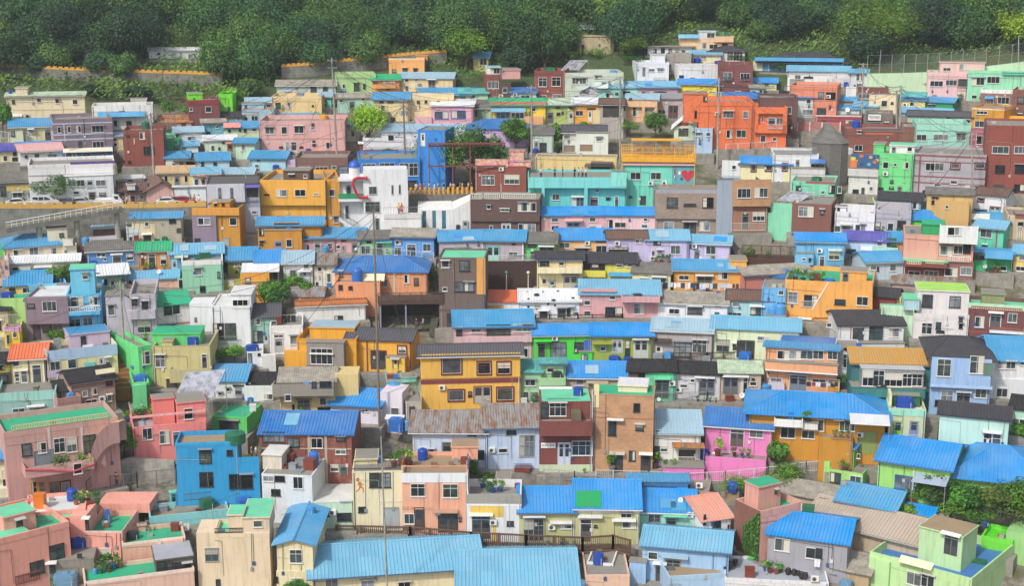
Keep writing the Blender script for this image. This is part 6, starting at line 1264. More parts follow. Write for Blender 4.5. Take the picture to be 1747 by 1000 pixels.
# ------------------------------------------------------------------ ground
def build_ground():
    import math as m
    rs = [28, 56, 84, 105, 126] + [139 + 4.2 * i for i in range(50)] + [364, 385, 420, 462]
    na = 90; vs = []; fs = []; rn = random.Random(3)
    for r in rs:
        for i in range(na + 1):
            a = m.radians(-30 + 60 * i / na)
            vs.append((r * m.sin(a), r * m.cos(a), G(r) - (1.4 if r < 288 else 0.0)))
    n = na + 1
    for j in range(len(rs) - 1):
        for i in range(na): fs.append((j * n + i, j * n + i + 1, (j + 1) * n + i + 1, (j + 1) * n + i))
    b = MB(); n_ = NT('ground_soil'); v, tc, oi = n_.coords()
    geo = n_.n('ShaderNodeNewGeometry')
    f1 = n_.noise(v, .16, 6, .65); f2 = n_.noise(v, 1.2, 5, .7)
    c1 = n_.mix(n_.ramp(f2, .35, .65), lin('8a857a'), lin('5e584c'))
    sep = n_.n('ShaderNodeVectorMath', operation='LENGTH'); flat = n_.n('ShaderNodeVectorMath', operation='MULTIPLY'); flat.inputs[1].default_value = (1, 1, 0); n_.l(tc.outputs['Object'], flat.inputs[0]); n_.l(flat.outputs[0], sep.inputs[0])
    far = n_.ramp(sep.outputs['Value'], 276, 286); c1 = n_.mix(far, c1, n_.mix(n_.ramp(f2, .4, .6), lin('34482a'), lin('4a5a34')))
    c2 = n_.mix(n_.ramp(f1, .48, .6), c1, n_.mix(n_.ramp(f2, .4, .6), lin('3c4a26'), lin('5a5a34')))
    n_.col(c2); n_.b.inputs['Roughness'].default_value = .95; n_.bump(f2, .6, .1)
    b.mesh(vs, fs, n_.mat); o = b.build('terrain', smooth=True); tag(o, kind='structure')

def build_light():
    w = bpy.data.worlds.new('World'); scene.world = w; w.use_nodes = True
    nt = w.node_tree; bg = nt.nodes['Background']; sky = nt.nodes.new('ShaderNodeTexSky'); sky.sky_type = 'NISHITA'; sky.sun_disc = False
    EL, AZ = math.radians(46), math.radians(SUN_AZ)
    sky.sun_elevation = EL; sky.sun_rotation = AZ; sky.air_density = 1.0; sky.dust_density = 3.5; sky.ozone_density = 1.0
    hs = nt.nodes.new('ShaderNodeHueSaturation'); hs.inputs['Saturation'].default_value = .55; nt.links.new(sky.outputs[0], hs.inputs['Color']); nt.links.new(hs.outputs[0], bg.inputs['Color']); bg.inputs['Strength'].default_value = SKY
    L = bpy.data.lights.new('sun', 'SUN'); L.energy = SUNE; L.angle = math.radians(SUNA); L.color = (1, .95, .88)
    o = bpy.data.objects.new('sun', L); COL.objects.link(o)
    d = Vector((math.sin(AZ) * math.cos(EL), math.cos(AZ) * math.cos(EL), math.sin(EL)))   # towards the sun; rotation 0 is +Y, clockwise from above
    o.rotation_euler = d.to_track_quat('Z', 'Y').to_euler()
    c = bpy.data.cameras.new('camera'); c.sensor_width = 36; c.lens = 36 * FPX / 1747; c.clip_start = 1; c.clip_end = 3000
    co = bpy.data.objects.new('camera', c); COL.objects.link(co); co.location = CAM; co.rotation_euler = (math.pi / 2 - PITCH, 0, 0); scene.camera = co
    vs = scene.view_settings; scene.display_settings.display_device = 'sRGB'
    vs.view_transform = 'Standard'; vs.look = 'None'; vs.gamma = 1; vs.exposure = EXPO; vs.use_curve_mapping = False
    scene.cycles.max_bounces = 6; scene.cycles.diffuse_bounces = 3; scene.cycles.glossy_bounces = 2; scene.cycles.transmission_bounces = 2; scene.cycles.transparent_max_bounces = 4
SUN_AZ, SKY, SUNE, SUNA, EXPO = -146, .135, 2.4, 3.5, 0.2

# ------------------------------------------------------------------ trees
def tree(px, py, h, w, hx, label, group=None, seed=0, n=900, leaf=.5, squash=.75, base=None, trunk=.35, clumps=9, rng=None):
    """a tree whose crown top stands near pixel (px, py); h, w in metres"""
    d = base if base is not None else None
    P = d if d is not None else ground(px, py)
    o = empty('tree', P, random.Random(px * 7 + py).uniform(0, 6.28), label, 'tree', group)
    b = MB(); m = mat('wood', '5a4a3a'); rn = random.Random(seed)
    th = h * trunk; R = w / 2
    b.tube((0, 0, -1), (.05 * h * .2, 0, th), .035 * h * .7, .025 * h * .7, m, 7)
    for i in range(5):
        a = rn.uniform(0, 6.28); b.tube((.05 * h * .2, 0, th * .9), (math.cos(a) * R * .55, math.sin(a) * R * .55, th + h * rn.uniform(.15, .42)), .022 * h * .7, .008 * h, m, 6)
    b.build('trunk', o)
    c = link('crown', leaf_data(seed, n, 1.0, leaf / R, hx, squash, clumps), o, (0, 0, th + (h - th) * .5)); c.scale = (R, R, (h - th) * .62 / squash * .9)
    return o

def build_forest():
    rn = random.Random(11)
    GRP = 'trees of the forest slope'
    cols = ['325644', '2c4e40', '3e6240', '305846', '486c3e', '2a4a40', '386044', '52743c', '446a3e']
    k = 0; r = 279.0
    foot = []
    for H in HOUSES:
        c = H.P + H.u * ((H.u0 + H.u1) / 2) + H.v * (H.d / 2)
        foot.append((c.x, c.y, max((H.u1 - H.u0) / 2, H.d / 2) + .5))
    while r < 414:
        half = r * 0.41; x = -half + rn.uniform(0, 5)
        while x < half:
            w = rn.uniform(6.5, 14.5); h = w * rn.uniform(.62, .95)
            if r < 297: w *= .7; h *= .7
            rr = r + rn.uniform(-2.8, 2.8); y = math.sqrt(max(1, rr * rr - x * x)); px, py = pix((x, y, GZ(x, y)))
            ptop = pix((x, y, GZ(x, y) + h * 1.35))[1]
            wy = wall_row(px); ok = -80 < px < 1830 and ptop > -95 and not clearing(px, py, ptop)
            if ok and wy and py > wy + 3 and ptop < wy + 7:
                h = (py - wy - 7) / (FPX / rr) / 1.4; w = max(3.6, h * 1.3); ok = h > 1.3
            if ok and 240 < px < 362 and py > 97 and ptop < 96: ok = False
            if ok and 965 < px < 1062 and py > 60 and ptop < 90: ok = False
            if ok and 800 < px < 840 and py > 95 and ptop < 118: ok = False
            if ok:
                for fx, fy, fr in foot:
                    if math.hypot(fx - x, fy - y) < fr * .75 + w * .22: ok = False; break
            if ok:
                seed = rn.randint(0, 5)
                tree(px, py, h, w, rn.choice(cols), 'dark green broadleaf tree on the wooded hillside', GRP, seed, 8000, .27, .72, base=Vector((x, y, GZ(x, y) - .3)), trunk=.1, clumps=44); k += 1
            x += w * rn.uniform(.5, .78)
        r += 5.2 if r < 336 else 9.5
    print('FOREST', k)
def clearing(px, py, ptop):
    """places the photo shows without trees: houses, the walled road and gardens stand there"""
    if py > forest_edge(px) : return True
    for x0, y0, x1, y1 in CLEAR:
        if x0 < px < x1 and y0 < py < y1: return True
    return False
def wall_row(px):
    if px < 400: return 124 + (px + 20) * .04
    if 475 < px < 770: return 130 - (px - 480) * .085
    return None
def build_undergrowth():
    rn = random.Random(21); vs, fs, tone = [], [], []; k = 0
    while k < 70000:
        r = rn.uniform(278, 366); a = rn.uniform(-.42, .42); x, y = r * math.sin(a), r * math.cos(a); z = GZ(x, y); px, py = pix((x, y, z))
        if py > forest_edge(px) + 6 or not -60 < px < 1800: 
            k += .2; continue
        k += 1; hgt = rn.uniform(0, 2.4) * (0.4 + 0.6 * math.sin(x * .7) * math.sin(y * .9) ** 2 + .3)
        nrm = Vector((rn.uniform(-.8, .8), rn.uniform(-1, .3), rn.uniform(.3, 1))).normalized(); u = nrm.orthogonal().normalized(); w = nrm.cross(u); s = rn.uniform(.22, .5); p = Vector((x, y, z + hgt)); b = len(vs)
        vs += [p - u * s, p - w * s * .5, p + u * s, p + w * s * .5]; fs.append((b, b + 1, b + 2, b + 3)); tone.append(min(1, max(0, .5 + .4 * math.sin(x * .31) * math.cos(y * .27) + rn.uniform(-.25, .25))))
    me = bpy.data.meshes.new('undergrowth'); me.from_pydata([tuple(v) for v in vs], [], fs); me.update(); at = me.attributes.new('tone', 'FLOAT', 'FACE'); at.data.foreach_set('value', tone)
    me.materials.append(mat('leaf', '4a6c38')); o = link('undergrowth', me); tag(o, 'low green undergrowth covering the forest floor', 'undergrowth', kind='stuff')
def build_haze():
    b = MB(); n = NT('haze_air'); nt = n.t; nt.nodes.remove(n.b); v = nt.nodes.new('ShaderNodeVolumePrincipled'); v.inputs['Color'].default_value = (.86, .92, 1, 1); v.inputs['Density'].default_value = HAZE; v.inputs['Anisotropy'].default_value = .2
    nt.links.new(v.outputs[0], nt.nodes['Material Output'].inputs['Volume'])
    b.box(-268, 268, -12, 480, PROF[0][1] - 4, 168, n.mat); o = b.build('haze'); tag(o, 'thin pale air between the viewer and the hillside', 'haze', kind='stuff')
HAZE = .00026
_FE = [(-100, 150), (0, 150), (60, 150), (230, 168), (320, 158), (420, 172), (480, 128), (560, 122), (640, 112), (760, 112), (800, 125), (870, 128), (900, 128), (980, 100), (1050, 92), (1110, 86), (1160, 66), (1250, 74), (1285, 104), (1330, 112), (1430, 114), (1480, 120), (1500, 92), (1800, 84)]
def forest_edge(px):
    for (a, ya), (b, yb) in zip(_FE, _FE[1:]):
        if px <= b: return ya + (yb - ya) * (px - a) / (b - a)
    return 100
CLEAR = []
def railing(pts, name, label, cat, hgt=1.0, col='5a4034', post=1.2, bars=.16, group=None, thick=.045, woody=True):
    hgt *= 1.3; post *= 1.4; bars *= 1.25; thick *= 1.2
    """a railing that follows points on the ground"""
    O = Vector(pts[0]); o = empty(name, O, 0, label, cat, group); m = mat('wood', col) if woody else mat('plain', col)
    rb, pb, bb = MB(), MB(), MB()
    for a, b in zip(pts, pts[1:]):
        a, b = Vector(a) - O, Vector(b) - O; L = (b - a).length
        up = Vector((0, 0, 1))
        rb.tube(a + up * hgt, b + up * hgt, thick * 1.2, thick * 1.2, m, 6); rb.tube(a + up * .15, b + up * .15, thick * .8, thick * .8, m, 6)
        n = max(1, round(L / post))
        for i in range(n + 1):
            p = a.lerp(b, i / n); pb = MB(); pb.box(p.x - thick * 1.5, p.x + thick * 1.5, p.y - thick * 1.5, p.y + thick * 1.5, p.z - .6, p.z + hgt + .08, m); pb.build('post', o)
        if bars:
            n = max(1, round(L / bars))
            for i in range(n): p = a.lerp(b, (i + .5) / n); bb.tube(p + up * .15, p + up * hgt, thick * .45, thick * .45, m, 5)
    rb.build('rail', o)
    if bars: bb.build('baluster', o)
    return o

def ribbon_wall(name, label, cat, pts, h0, h1, thick, m, group=None, crenel=None, kind=None):
    """a wall that follows points; from h0 under each point to h1 above it"""
    O = Vector(pts[0]); b = MB(); cb = MB()
    for a, c in zip(pts, pts[1:]):
        a, c = Vector(a) - O, Vector(c) - O; d = Vector((c.x - a.x, c.y - a.y, 0)).normalized(); n = Vector((-d.y, d.x, 0)) * thick / 2
        vs = [a - n + Vector((0, 0, h0)), c - n + Vector((0, 0, h0)), c + n + Vector((0, 0, h0)), a + n + Vector((0, 0, h0)),
              a - n + Vector((0, 0, h1)), c - n + Vector((0, 0, h1)), c + n + Vector((0, 0, h1)), a + n + Vector((0, 0, h1))]
        b.mesh(vs, [(0, 3, 2, 1), (4, 5, 6, 7), (0, 1, 5, 4), (1, 2, 6, 5), (2, 3, 7, 6), (3, 0, 4, 7)], m)
        if crenel:
            cm, bh, ph, per = crenel; L = (c - a).length; k = max(1, round(L / per)); n2 = n * 1.12
            def blk(t0, t1, z0, z1):
                p, q = a.lerp(c, t0), a.lerp(c, t1)
                vs = [p - n2 + Vector((0, 0, z0)), q - n2 + Vector((0, 0, z0)), q + n2 + Vector((0, 0, z0)), p + n2 + Vector((0, 0, z0)),
                      p - n2 + Vector((0, 0, z1)), q - n2 + Vector((0, 0, z1)), q + n2 + Vector((0, 0, z1)), p + n2 + Vector((0, 0, z1))]
                cb.mesh(vs, [(0, 3, 2, 1), (4, 5, 6, 7), (0, 1, 5, 4), (1, 2, 6, 5), (2, 3, 7, 6), (3, 0, 4, 7)], cm)
            blk(0, 1, h1 + .002, h1 + bh)
            for i in range(k): blk((i + .18) / k, (i + .82) / k, h1 + bh + .001, h1 + bh + ph)
    if crenel:
        o = empty(name, O, 0, label, cat, group); b.build('wall_body', o); cb.build('battlement', o)
    else:
        o = b.build(name, loc=O); tag(o, label, cat, group)
    if kind: o['kind'] = kind
    return o

def person(P, face, shirt, trousers, label, pose='stand', hair='1c1814', group=None, h=1.68, arms=(.25, .25), skin='c89a7c', skirt=False):
    """one continuous skinned body with clothes as child shells"""
    P = Vector(P); o = empty('person', P, face, label, 'person', group); k = h / 1.7
    sit = pose == 'sit'; hip = .48 if sit else .92
    V = []; E = []; R = []
    def add(p, r, par=None):
        V.append((p[0] * k, p[1] * k, p[2] * k)); R.append(r * k)
        if par is not None: E.append((par, len(V) - 1))
        return len(V) - 1
    pel = add((0, 0, hip), .13); wa = add((0, .0, hip + .2), .115, pel); ch = add((0, .01, hip + .42), .14, wa); ne = add((0, .0, hip + .57), .06, ch)
    ch2 = add((0, -.01, hip + .66), .085, ne); hd = add((0, -.01, hip + .76), .1, ch2)
    no = add((0, -.1, hip + .69), .03, ch2)
    for s in (-1, 1):
        sh = add((s * .17, 0, hip + .48), .06, ch); el = add((s * (.2 + arms[0 if s < 0 else 1] * .3), -.02, hip + .24), .045, sh)
        wr = add((s * (.2 + arms[0 if s < 0 else 1] * .2), -.14 if sit else -.08, hip + .02 if not sit else hip + .1), .035, el); ha = add((s * (.2 + arms[0 if s < 0 else 1] * .2), -.2 if sit else -.1, hip - .07 if not sit else hip + .08), .042, wr)
        for q in range(4): add((s * (.2 + arms[0 if s < 0 else 1] * .2) + (q - 1.5) * .02, (-.27 if sit else -.115), hip - .16 + .01 * abs(q - 1.5) if not sit else hip + .07), .011, ha)
        hp = add((s * .09, 0, hip - .06), .09, pel)
        if sit: kn = add((s * .11, -.42, hip - .02), .065, hp); an = add((s * .11, -.4, .09), .045, kn)
        else: kn = add((s * .1, -.02 + s * .04, .5), .065, hp); an = add((s * .1, .02 - s * .03, .08), .045, kn)
        add((s * .11, (-.56 if sit else -.13), .045), .045, an)
    me = bpy.data.meshes.new('body'); me.from_pydata(V, E, []); me.update()
    b = link('body', me, o); sk = b.modifiers.new('skin', 'SKIN'); b.modifiers.new('smooth', 'SUBSURF').render_levels = 1
    for i, r in enumerate(R): me.skin_vertices[0].data[i].radius = (r, r)
    me.skin_vertices[0].data[0].use_root = True
    me.materials.append(mat('plain', skin))
    sm, tm = mat('cloth', shirt), mat('cloth', trousers)
    c = MB(); c.lathe((0, 0, 0), [(.15 * k, (hip - .08) * k), (.145 * k, (hip + .15) * k), (.19 * k, (hip + .4) * k), (.16 * k, (hip + .52) * k), (.07 * k, (hip + .56) * k)], sm, 12)
    for s in (-1, 1):
        a = arms[0 if s < 0 else 1]
        c.tube((s * .17 * k, 0, (hip + .49) * k), (s * (.2 + a * .27) * k, -.02 * k, (hip + .27) * k), .075 * k, .06 * k, sm, 8)
    x = c.build('shirt', o, smooth=True); x.scale = (1, .72, 1)
    c = MB()
    if skirt: c.lathe((0, 0, 0), [(.26 * k, .45 * k), (.15 * k, (hip + .02) * k)], tm, 12)
    else:
        for s in (-1, 1):
            if sit: c.tube((s * .09 * k, .03, (hip - .03) * k), (s * .11 * k, -.44 * k, (hip - .02) * k), .1 * k, .085 * k, tm, 8); c.tube((s * .11 * k, -.42 * k, (hip + .02) * k), (s * .11 * k, -.4 * k, .1 * k), .08 * k, .065 * k, tm, 8)
            else: c.tube((s * .085 * k, 0, (hip + .02) * k), (s * .1 * k, (-.02 + s * .04) * k, .5 * k), .105 * k, .085 * k, tm, 8); c.tube((s * .1 * k, (-.02 + s * .04) * k, .52 * k), (s * .1 * k, (.02 - s * .03) * k, .1 * k), .085 * k, .065 * k, tm, 8)
    c.build('skirt' if skirt else 'trousers', o, smooth=True)
    c = MB(); c.ball((0, .02 * k, (hip + .78) * k), .112 * k, .118 * k, .1 * k, mat('plain', hair), 10, 6); c.build('hair', o, smooth=True)
    return o

def car(P, face, col, label, van=False, truck=False):
    P = Vector(P); o = empty('parked_car', P, face, label, 'car', None); o.scale = (.88,) * 3; m = mat('plast', col); gl = mat('glass', '242a30')
    L, Wd = (4.6, 1.8); b = MB()
    if truck:
        prof = [(-2.4, .35), (2.3, .35), (2.3, .95), (2.2, 1.0), (1.6, 1.85), (.55, 1.95), (.5, .95), (-2.4, .95)]
    elif van: prof = [(-2.4, .35), (2.3, .35), (2.35, .75), (2.1, 1.05), (1.5, 1.2), (.75, 1.85), (.4, 1.92), (-2.1, 1.92), (-2.35, 1.7), (-2.45, .9)]
    else: prof = [(-2.2, .32), (2.15, .32), (2.25, .6), (2.1, .78), (1.15, .92), (.45, 1.4), (.1, 1.47), (-1.0, 1.45), (-1.75, 1.0), (-2.2, .95)]
    n = len(prof)
    for k, (sc, y) in enumerate(((.97, -Wd / 2), (1.0, -Wd / 2 + .12), (1.0, Wd / 2 - .12), (.97, Wd / 2))):
        for x, z in prof:
            t = 0 if z < 1.0 else (.16 if k in (0,) else -.16 if k == 3 else .08 if k == 1 else -.08)
            b.v.append((x * sc, y + t, z))
    fs = [tuple(range(n)), tuple(range(3 * n, 4 * n))[::-1]]
    for k in range(3): fs += [(k * n + (i + 1) % n, k * n + i, (k + 1) * n + i, (k + 1) * n + (i + 1) % n) for i in range(n)]
    mi = b.mi(m); b.f += fs; b.m += [mi] * len(fs); b.build('body', o)
    z0, z1 = (1.05, 1.4) if not van else (1.22, 1.78)
    xs = [(.95, -1.4)] if not (van or truck) else [(.7, -.25), (-.4, -1.2), (-1.3, -2.2)] if van else [(1.5, .7)]
    if truck: z0, z1 = 1.2, 1.78
    for s in (-1, 1):
        for xa, xb in xs:
            w = MB(); y = s * (Wd / 2 - .13); dd = .28 if not van and not truck else .0
            w.mesh([(xa + dd, y + s * .04, z0), (xb - dd, y + s * .04, z0), (xb + .02, y - s * .02, z1), (xa - dd * 1.2, y - s * .02, z1)], [(0, 1, 2, 3)], gl); w.build('window', o)
    w = MB(); a = {0: (1.12, .95, .5, 1.4)}.get(0)
    if van: a = (1.5, 1.22, .8, 1.84)
    if truck: a = (2.18, 1.05, 1.62, 1.82)
    w.mesh([(a[0] + .02, -.7, a[1]), (a[0] + .02, .7, a[1]), (a[2] + .05, .62, a[3] + .02), (a[2] + .05, -.62, a[3] + .02)], [(0, 1, 2, 3)], gl); w.build('windscreen', o)
    if truck:
        w = MB()
        for q in ((-2.4, .45, -.9, -.85), (-2.4, .45, .85, .9), (-2.4, -2.35, -.85, .85)): w.box(q[0], q[1], q[2], q[3], .95, 1.3, m)
        w.build('cargo_bed', o)
    for x in (-1.4, 1.4):
        for y in (-Wd / 2 + .1, Wd / 2 - .1):
            w = MB(); w.tube((x, y - .11, .33), (x, y + .11, .33), .33, .33, mat('plain', '1c1c1e'), 16); wo = w.build('wheel', o)
            w = MB(); w.tube((x, y - .118, .33), (x, y + .118, .33), .19, .19, mat('metal', 'a8acb0'), 12); w.build('rim', wo)
    for y in (-.6, .6):
        w = MB(); w.box(2.12 if not truck else 2.27, 2.27 if not truck else 2.33, y - .18, y + .18, .62, .76, mat('plast', 'e8e8e0')); w.build('headlight', o)
    return o

def pole(px0, py0, px1, py1, r, label, arms=True, wood=True, transformer=False, dz=0.0):
    """utility pole whose foot shows at (px0, py0) and head at (px1, py1)"""
    r *= 1.3; P = ground(px0, py0); O = P; d = ray(px1, py1); t = (Vector((P.x, P.y, 0)).dot(Vector((P.x, P.y, 0)))) / Vector((P.x, P.y, 0)).dot(Vector((d.x, d.y, 0)))
    Q = CAM + d * t
    o = empty('utility_pole', P, math.atan2(P.y, P.x) - math.pi / 2, label, 'utility pole'); H_ = Q.z - P.z
    R = Matrix.Rotation(-(math.atan2(P.y, P.x) - math.pi / 2), 3, 'Z'); top = R @ (Q - P)
    m = mat('conc', 'a8a49a') if not wood else mat('wood', '8a7a68')
    b = MB(); b.tube((0, 0, -1.5), top, r, r * .62, m, 10); b.build('shaft', o)
    if arms:
        for k in (.97, .9):
            c = top * k; b = MB(); b.box(c.x - .8, c.x + .8, c.y - .06, c.y + .06, c.z - .05, c.z + .05, RAIL)
            for q in (-.7, -.3, .3, .7): b.lathe((c.x + q, c.y, c.z + .05), [(.04, 0), (.06, .06), (.03, .12), (.05, .18)], mat('plain', 'c8c4b8'), 8)
            b.build('crossarm', o)
    if transformer:
        c = top * .8
        for q in (-.45, .45):
            b = MB(); b.lathe((c.x + q, c.y - .15, c.z - .4), [(.26, 0), (.28, .05), (.28, .75), (.22, .82), (.06, .9)], mat('plain', '9aa0a4'), 12); b.build('transformer', o)
    return o, Q

def wire(A, B, sag, group='overhead cables', r=.03):
    n = 14; b = MB(); A, B = Vector(A), Vector(B); m = mat('plain', '4a4a4c'); pts = []
    for i in range(n + 1):
        t = i / n; pts.append(A.lerp(B, t) - Vector((0, 0, sag * 4 * t * (1 - t))) - A)
    for p, q in zip(pts, pts[1:]): b.tube(p, q, r, r, m, 5, caps=False)
    o = b.build('cable', loc=A); tag(o, 'thin dark cable hanging between the utility poles', 'cable', group); return o

def build_custom():
    # ---- yellow battlemented wall with a stone face, through the forest
    stone = mat('slate', '8a8880'); ylw = mat('paint', 'e0a438')
    def gpts(l, dz=0): return [ground(*p) + Vector((0, 0, dz)) for p in l]
    p = [(-20, 128), (60, 132), (120, 135), (180, 137), (270, 140), (380, 143)]
    ribbon_wall('stone_wall', 'rubble stone wall topped with yellow battlements at the forest', 'wall', gpts(p), -1, 1.8, .8, stone, None, (ylw, .35, .25, 1.1))
    p = [(480, 132), (540, 128), (600, 121), (650, 116), (700, 111), (762, 106)]
    ribbon_wall('stone_wall', 'rising stone wall with yellow battlements beside the apricot building', 'wall', gpts(p), -1, 2.1, .8, stone, None, (ylw, .35, .25, 1.1))
    # grey stone terraces above it
    for k, (pp, lab) in enumerate(((([(495, 108), (560, 105), (640, 100)]), 'grey stone terrace wall above the yellow battlements'), (([(500, 88), (560, 84), (620, 80)]), 'upper grey stone terrace wall among trees'))):
        ribbon_wall('terrace_wall', lab, 'wall', gpts(pp), -1, 2.8, .6, mat('slate', '8c8e90'))
    # ---- pale green retaining wall with a chain link fence, upper right
    q = [(1478, 150), (1540, 149), (1600, 147), (1680, 138), (1790, 125)]
    g = [at_range(x, y, 205 * S) for x, y in q]
    ribbon_wall('retaining_wall', 'long pale green retaining wall beneath the chain link fence', 'wall', g, -2, 2.8, .5, mat('paint', 'bcd8b4'))
    O = g[0] + Vector((0, 0, 2.8)); o = empty('chain_link_fence', O, 0, 'tall chain link fence with steel posts on pale green wall', 'fence'); b = MB(); fm = mat('plain', '8a9290')
    for a, c in zip(g, g[1:]):
        n = max(2, round((c - a).length / 2.4))
        for i in range(n):
            s = a.lerp(c, i / n) + Vector((0, 0, 2.8)) - O; pm = MB(); pm.tube(s, s + Vector((0, 0, 3.6)), .06, .06, fm, 6); pm.build('post', o)
        A, C = a + Vector((0, 0, 2.8)) - O, c + Vector((0, 0, 2.8)) - O; L = (C - A).length
        for z in (.05, 1.8, 3.55): b.tube(A + Vector((0, 0, z)), C + Vector((0, 0, z)), .025, .025, fm, 4)
        k = int(L / .5)
        for i in range(k):
            for sg in (0, 1):
                t0, t1 = i / k, min(1, (i + 6) / k)
                b.tube(A.lerp(C, t0 if sg else t1) + Vector((0, 0, .05)), A.lerp(C, t1 if sg else t0) + Vector((0, 0, 3.55)), .009, .009, fm, 3, caps=False)
    b.build('mesh', o)
    # ---- the road on the left with its yellow parapet, ramp and columns
    conc = mat('conc', '8e8c84')
    R0 = [(-60, 408), (40, 411), (130, 410), (220, 407), (300, 401), (365, 398)]
    zr = ground(150, 400).z + 1.2
    zr = at_range(150, 355, 157 * S).z
    road = [at_range(x, y, 159.5 * S) for x, y in [(-60, 355), (60, 355.5), (160, 355), (250, 354.5), (352, 352)]]
    b = MB(); asp = mat('slate', '6c6a68'); 
    for a, c in zip(road, road[1:]):
        n = Vector((a.x + c.x, a.y + c.y, 0)).normalized() * 5.5
        b.mesh([a, c, c + n, a + n, a - Vector((0, 0, .4)), c - Vector((0, 0, .4)), c + n - Vector((0, 0, .4)), a + n - Vector((0, 0, .4))], [(0, 1, 2, 3), (7, 6, 5, 4), (0, 4, 5, 1), (2, 6, 7, 3)], asp)
    tag(b.build('road'), kind='structure')
    ribbon_wall('parapet_wall', 'yellow notched parapet along the raised road with parked cars', 'wall', road, -6, .0, .35, conc, None, (mat('paint', 'd8aa50'), .62, .3, 1.5))
    # ramp
    A = road[3] + Vector((0, 0, 0)); zb = ground(20, 385).z
    A = at_range(206, 351, 157.6 * S); B_ = at_range(8, 386, 156.2 * S)
    O = A.copy(); o = empty('ramp_bridge', O, 0, 'sloping concrete ramp with striped rail below the raised road', 'ramp'); b = MB()
    d = (B_ - A); n = Vector((-d.y, d.x, 0)).normalized() * 2.2
    if n.y > 0: n = -n
    vs = [Vector((0, 0, 0)), d, d + n, n]; vs += [v - Vector((0, 0, .7)) for v in vs]
    b.mesh(vs, [(0, 1, 2, 3), (7, 6, 5, 4), (0, 4, 5, 1), (1, 5, 6, 2), (2, 6, 7, 3), (3, 7, 4, 0)], mat('conc', '7a7870')); b.build('deck', o)
    b = MB(); ym, wm_ = mat('paint', 'd8c050'), mat('plain', 'd8d8d4'); N = 22
    for i in range(N):
        s0, s1 = n + d * (i / N), n + d * ((i + 1) / N)
        b.tube(s0 + Vector((0, 0, .9)), s1 + Vector((0, 0, .9)), .06, .06, wm_, 5); b.tube(s0 + Vector((0, 0, .45)), s1 + Vector((0, 0, .45)), .05, .05, ym if i % 2 else wm_, 5); b.tube(s0, s0 + Vector((0, 0, .9)), .04, .04, wm_, 5)
    b.build('guard_rail', o)
    for t, hh in ((.05, 8), (.4, 7), (.72, 5)):
        s = d * t + n * .5; b = MB(); b.tube(s - Vector((0, 0, .7)), s - Vector((0, 0, .7 + hh)), .42, .42, mat('conc', 'b4b0a4'), 14); b.build('column', o)
    # cars
    def on_road(px, off):
        for a, c in zip(road, road[1:]):
            pa, pc = pix(a)[0], pix(c)[0]
            if pa <= px <= pc: q = a.lerp(c, (px - pa) / (pc - pa)); return q + Vector((q.x, q.y, 0)).normalized() * off, math.atan2(c.y - a.y, c.x - a.x)
        return road[-1], 0
    for px, off, col, lab, kw in ((33, 2.0, 'd8d8da', 'white saloon car parked on the raised road', {}), (79, 2.0, 'c4c8cc', 'silver people carrier van on the raised road', {'van': True}), (112, 2.4, '5a6470', 'dark grey car behind the yellow parapet', {}), (140, 2.6, 'b8bcc0', 'pale grey hatchback near the shopfront', {}),
                                  (187, 2.4, 'e4e4e4', 'small white pickup truck near the ramp top', {'truck': True}), (288, 2.2, 'dcdcdc', 'white car beside the pink cottage', {}), (313, 2.4, 'b02430', 'red car at the end of the raised road', {})):
        P, a = on_road(px, off); car(P, a, col, lab, **kw)
    for px, off, sh, tr, lab in ((211, 1.2, '303848', '2a2a30', 'person in dark jacket walking near the white truck'), (217, 1.3, 'd0c8c0', '3a4050', 'person in pale top near the ramp head'), (326, 1.0, '283040', '404448', 'person in navy top by the red car'), (332, 1.2, 'b04848', '2c2c34', 'person in red top by the yellow parapet'), (340, 1.0, 'd8d8d8', '44506c', 'person in white top at the parapet end')):
        P, a = on_road(px, off); person(P, a * 0 + random.Random(px).uniform(-1, 1), sh, tr, lab)
    # ---- yellow steel deck over the aqua heart house
    H = [h for h in HOUSES if h.label.startswith('aqua house with heart')][0]
    sc = 1385 / 360
    def T(ox, oy): return (lambda x: ox + x / sc), (lambda y: oy + y / sc)
    tx, ty = T(1050, 240); ym = mat('paint', 'e8a81a')
    ua, z1 = plane_uv(H, tx(40), ty(140), -.6); ub, z0 = plane_uv(H, tx(526), ty(110), -.6); zt = plane_uv(H, tx(300), ty(45), -.6)[1]; zc = plane_uv(H, tx(300), ty(5), 0)[1]
    o = empty('viewing_deck', H.P, H.root.rotation_euler.z, 'yellow steel viewing deck above the aqua heart house', 'deck')
    b = MB(); b.box(ua, ub, -.6, 4, z1 + .05, z0, ym); b.build('platform', o)
    b = MB()
    for v in (-.55, 3.9):
        for zz in (zt, (zt + z0) / 2): b.box(ua, ub, v, v + .06, zz - .05, zz + .03, ym)
        n = int((ub - ua) / .28)
        for i in range(n + 1): u = ua + (ub - ua) * i / n; w = .08 if i % 6 == 0 else .02; b.box(u - w, u + w, v, v + .05, z0, zt, ym)
    b.build('railing', o)
    b = MB()
    for u in (ua + .1, ub - .1):
        for v in (-.4, 3.6): b = MB(); b.tube((u, v, 0), (u, v, z1 + .1), .07, .07, ym, 8); b.build('post', o)
    uc, _ = plane_uv(H, tx(105), ty(0), 1.0); ud, _ = plane_uv(H, tx(430), ty(0), 1.0)
    b = MB(); b.box(uc, ud, .8, 3.4, zc, zc + .15, ym)
    for u in (uc + .1, (uc + ud) / 2, ud - .1): b.tube((u, .9, z0), (u, .9, zc), .05, .05, mat('plain', '7ab8a8'), 6)
    b.build('canopy', o)
    # mural with a heart on the aqua house
    u0, z1 = plane_uv(H, tx(372), ty(165)); u1, z0 = plane_uv(H, tx(528), ty(288))
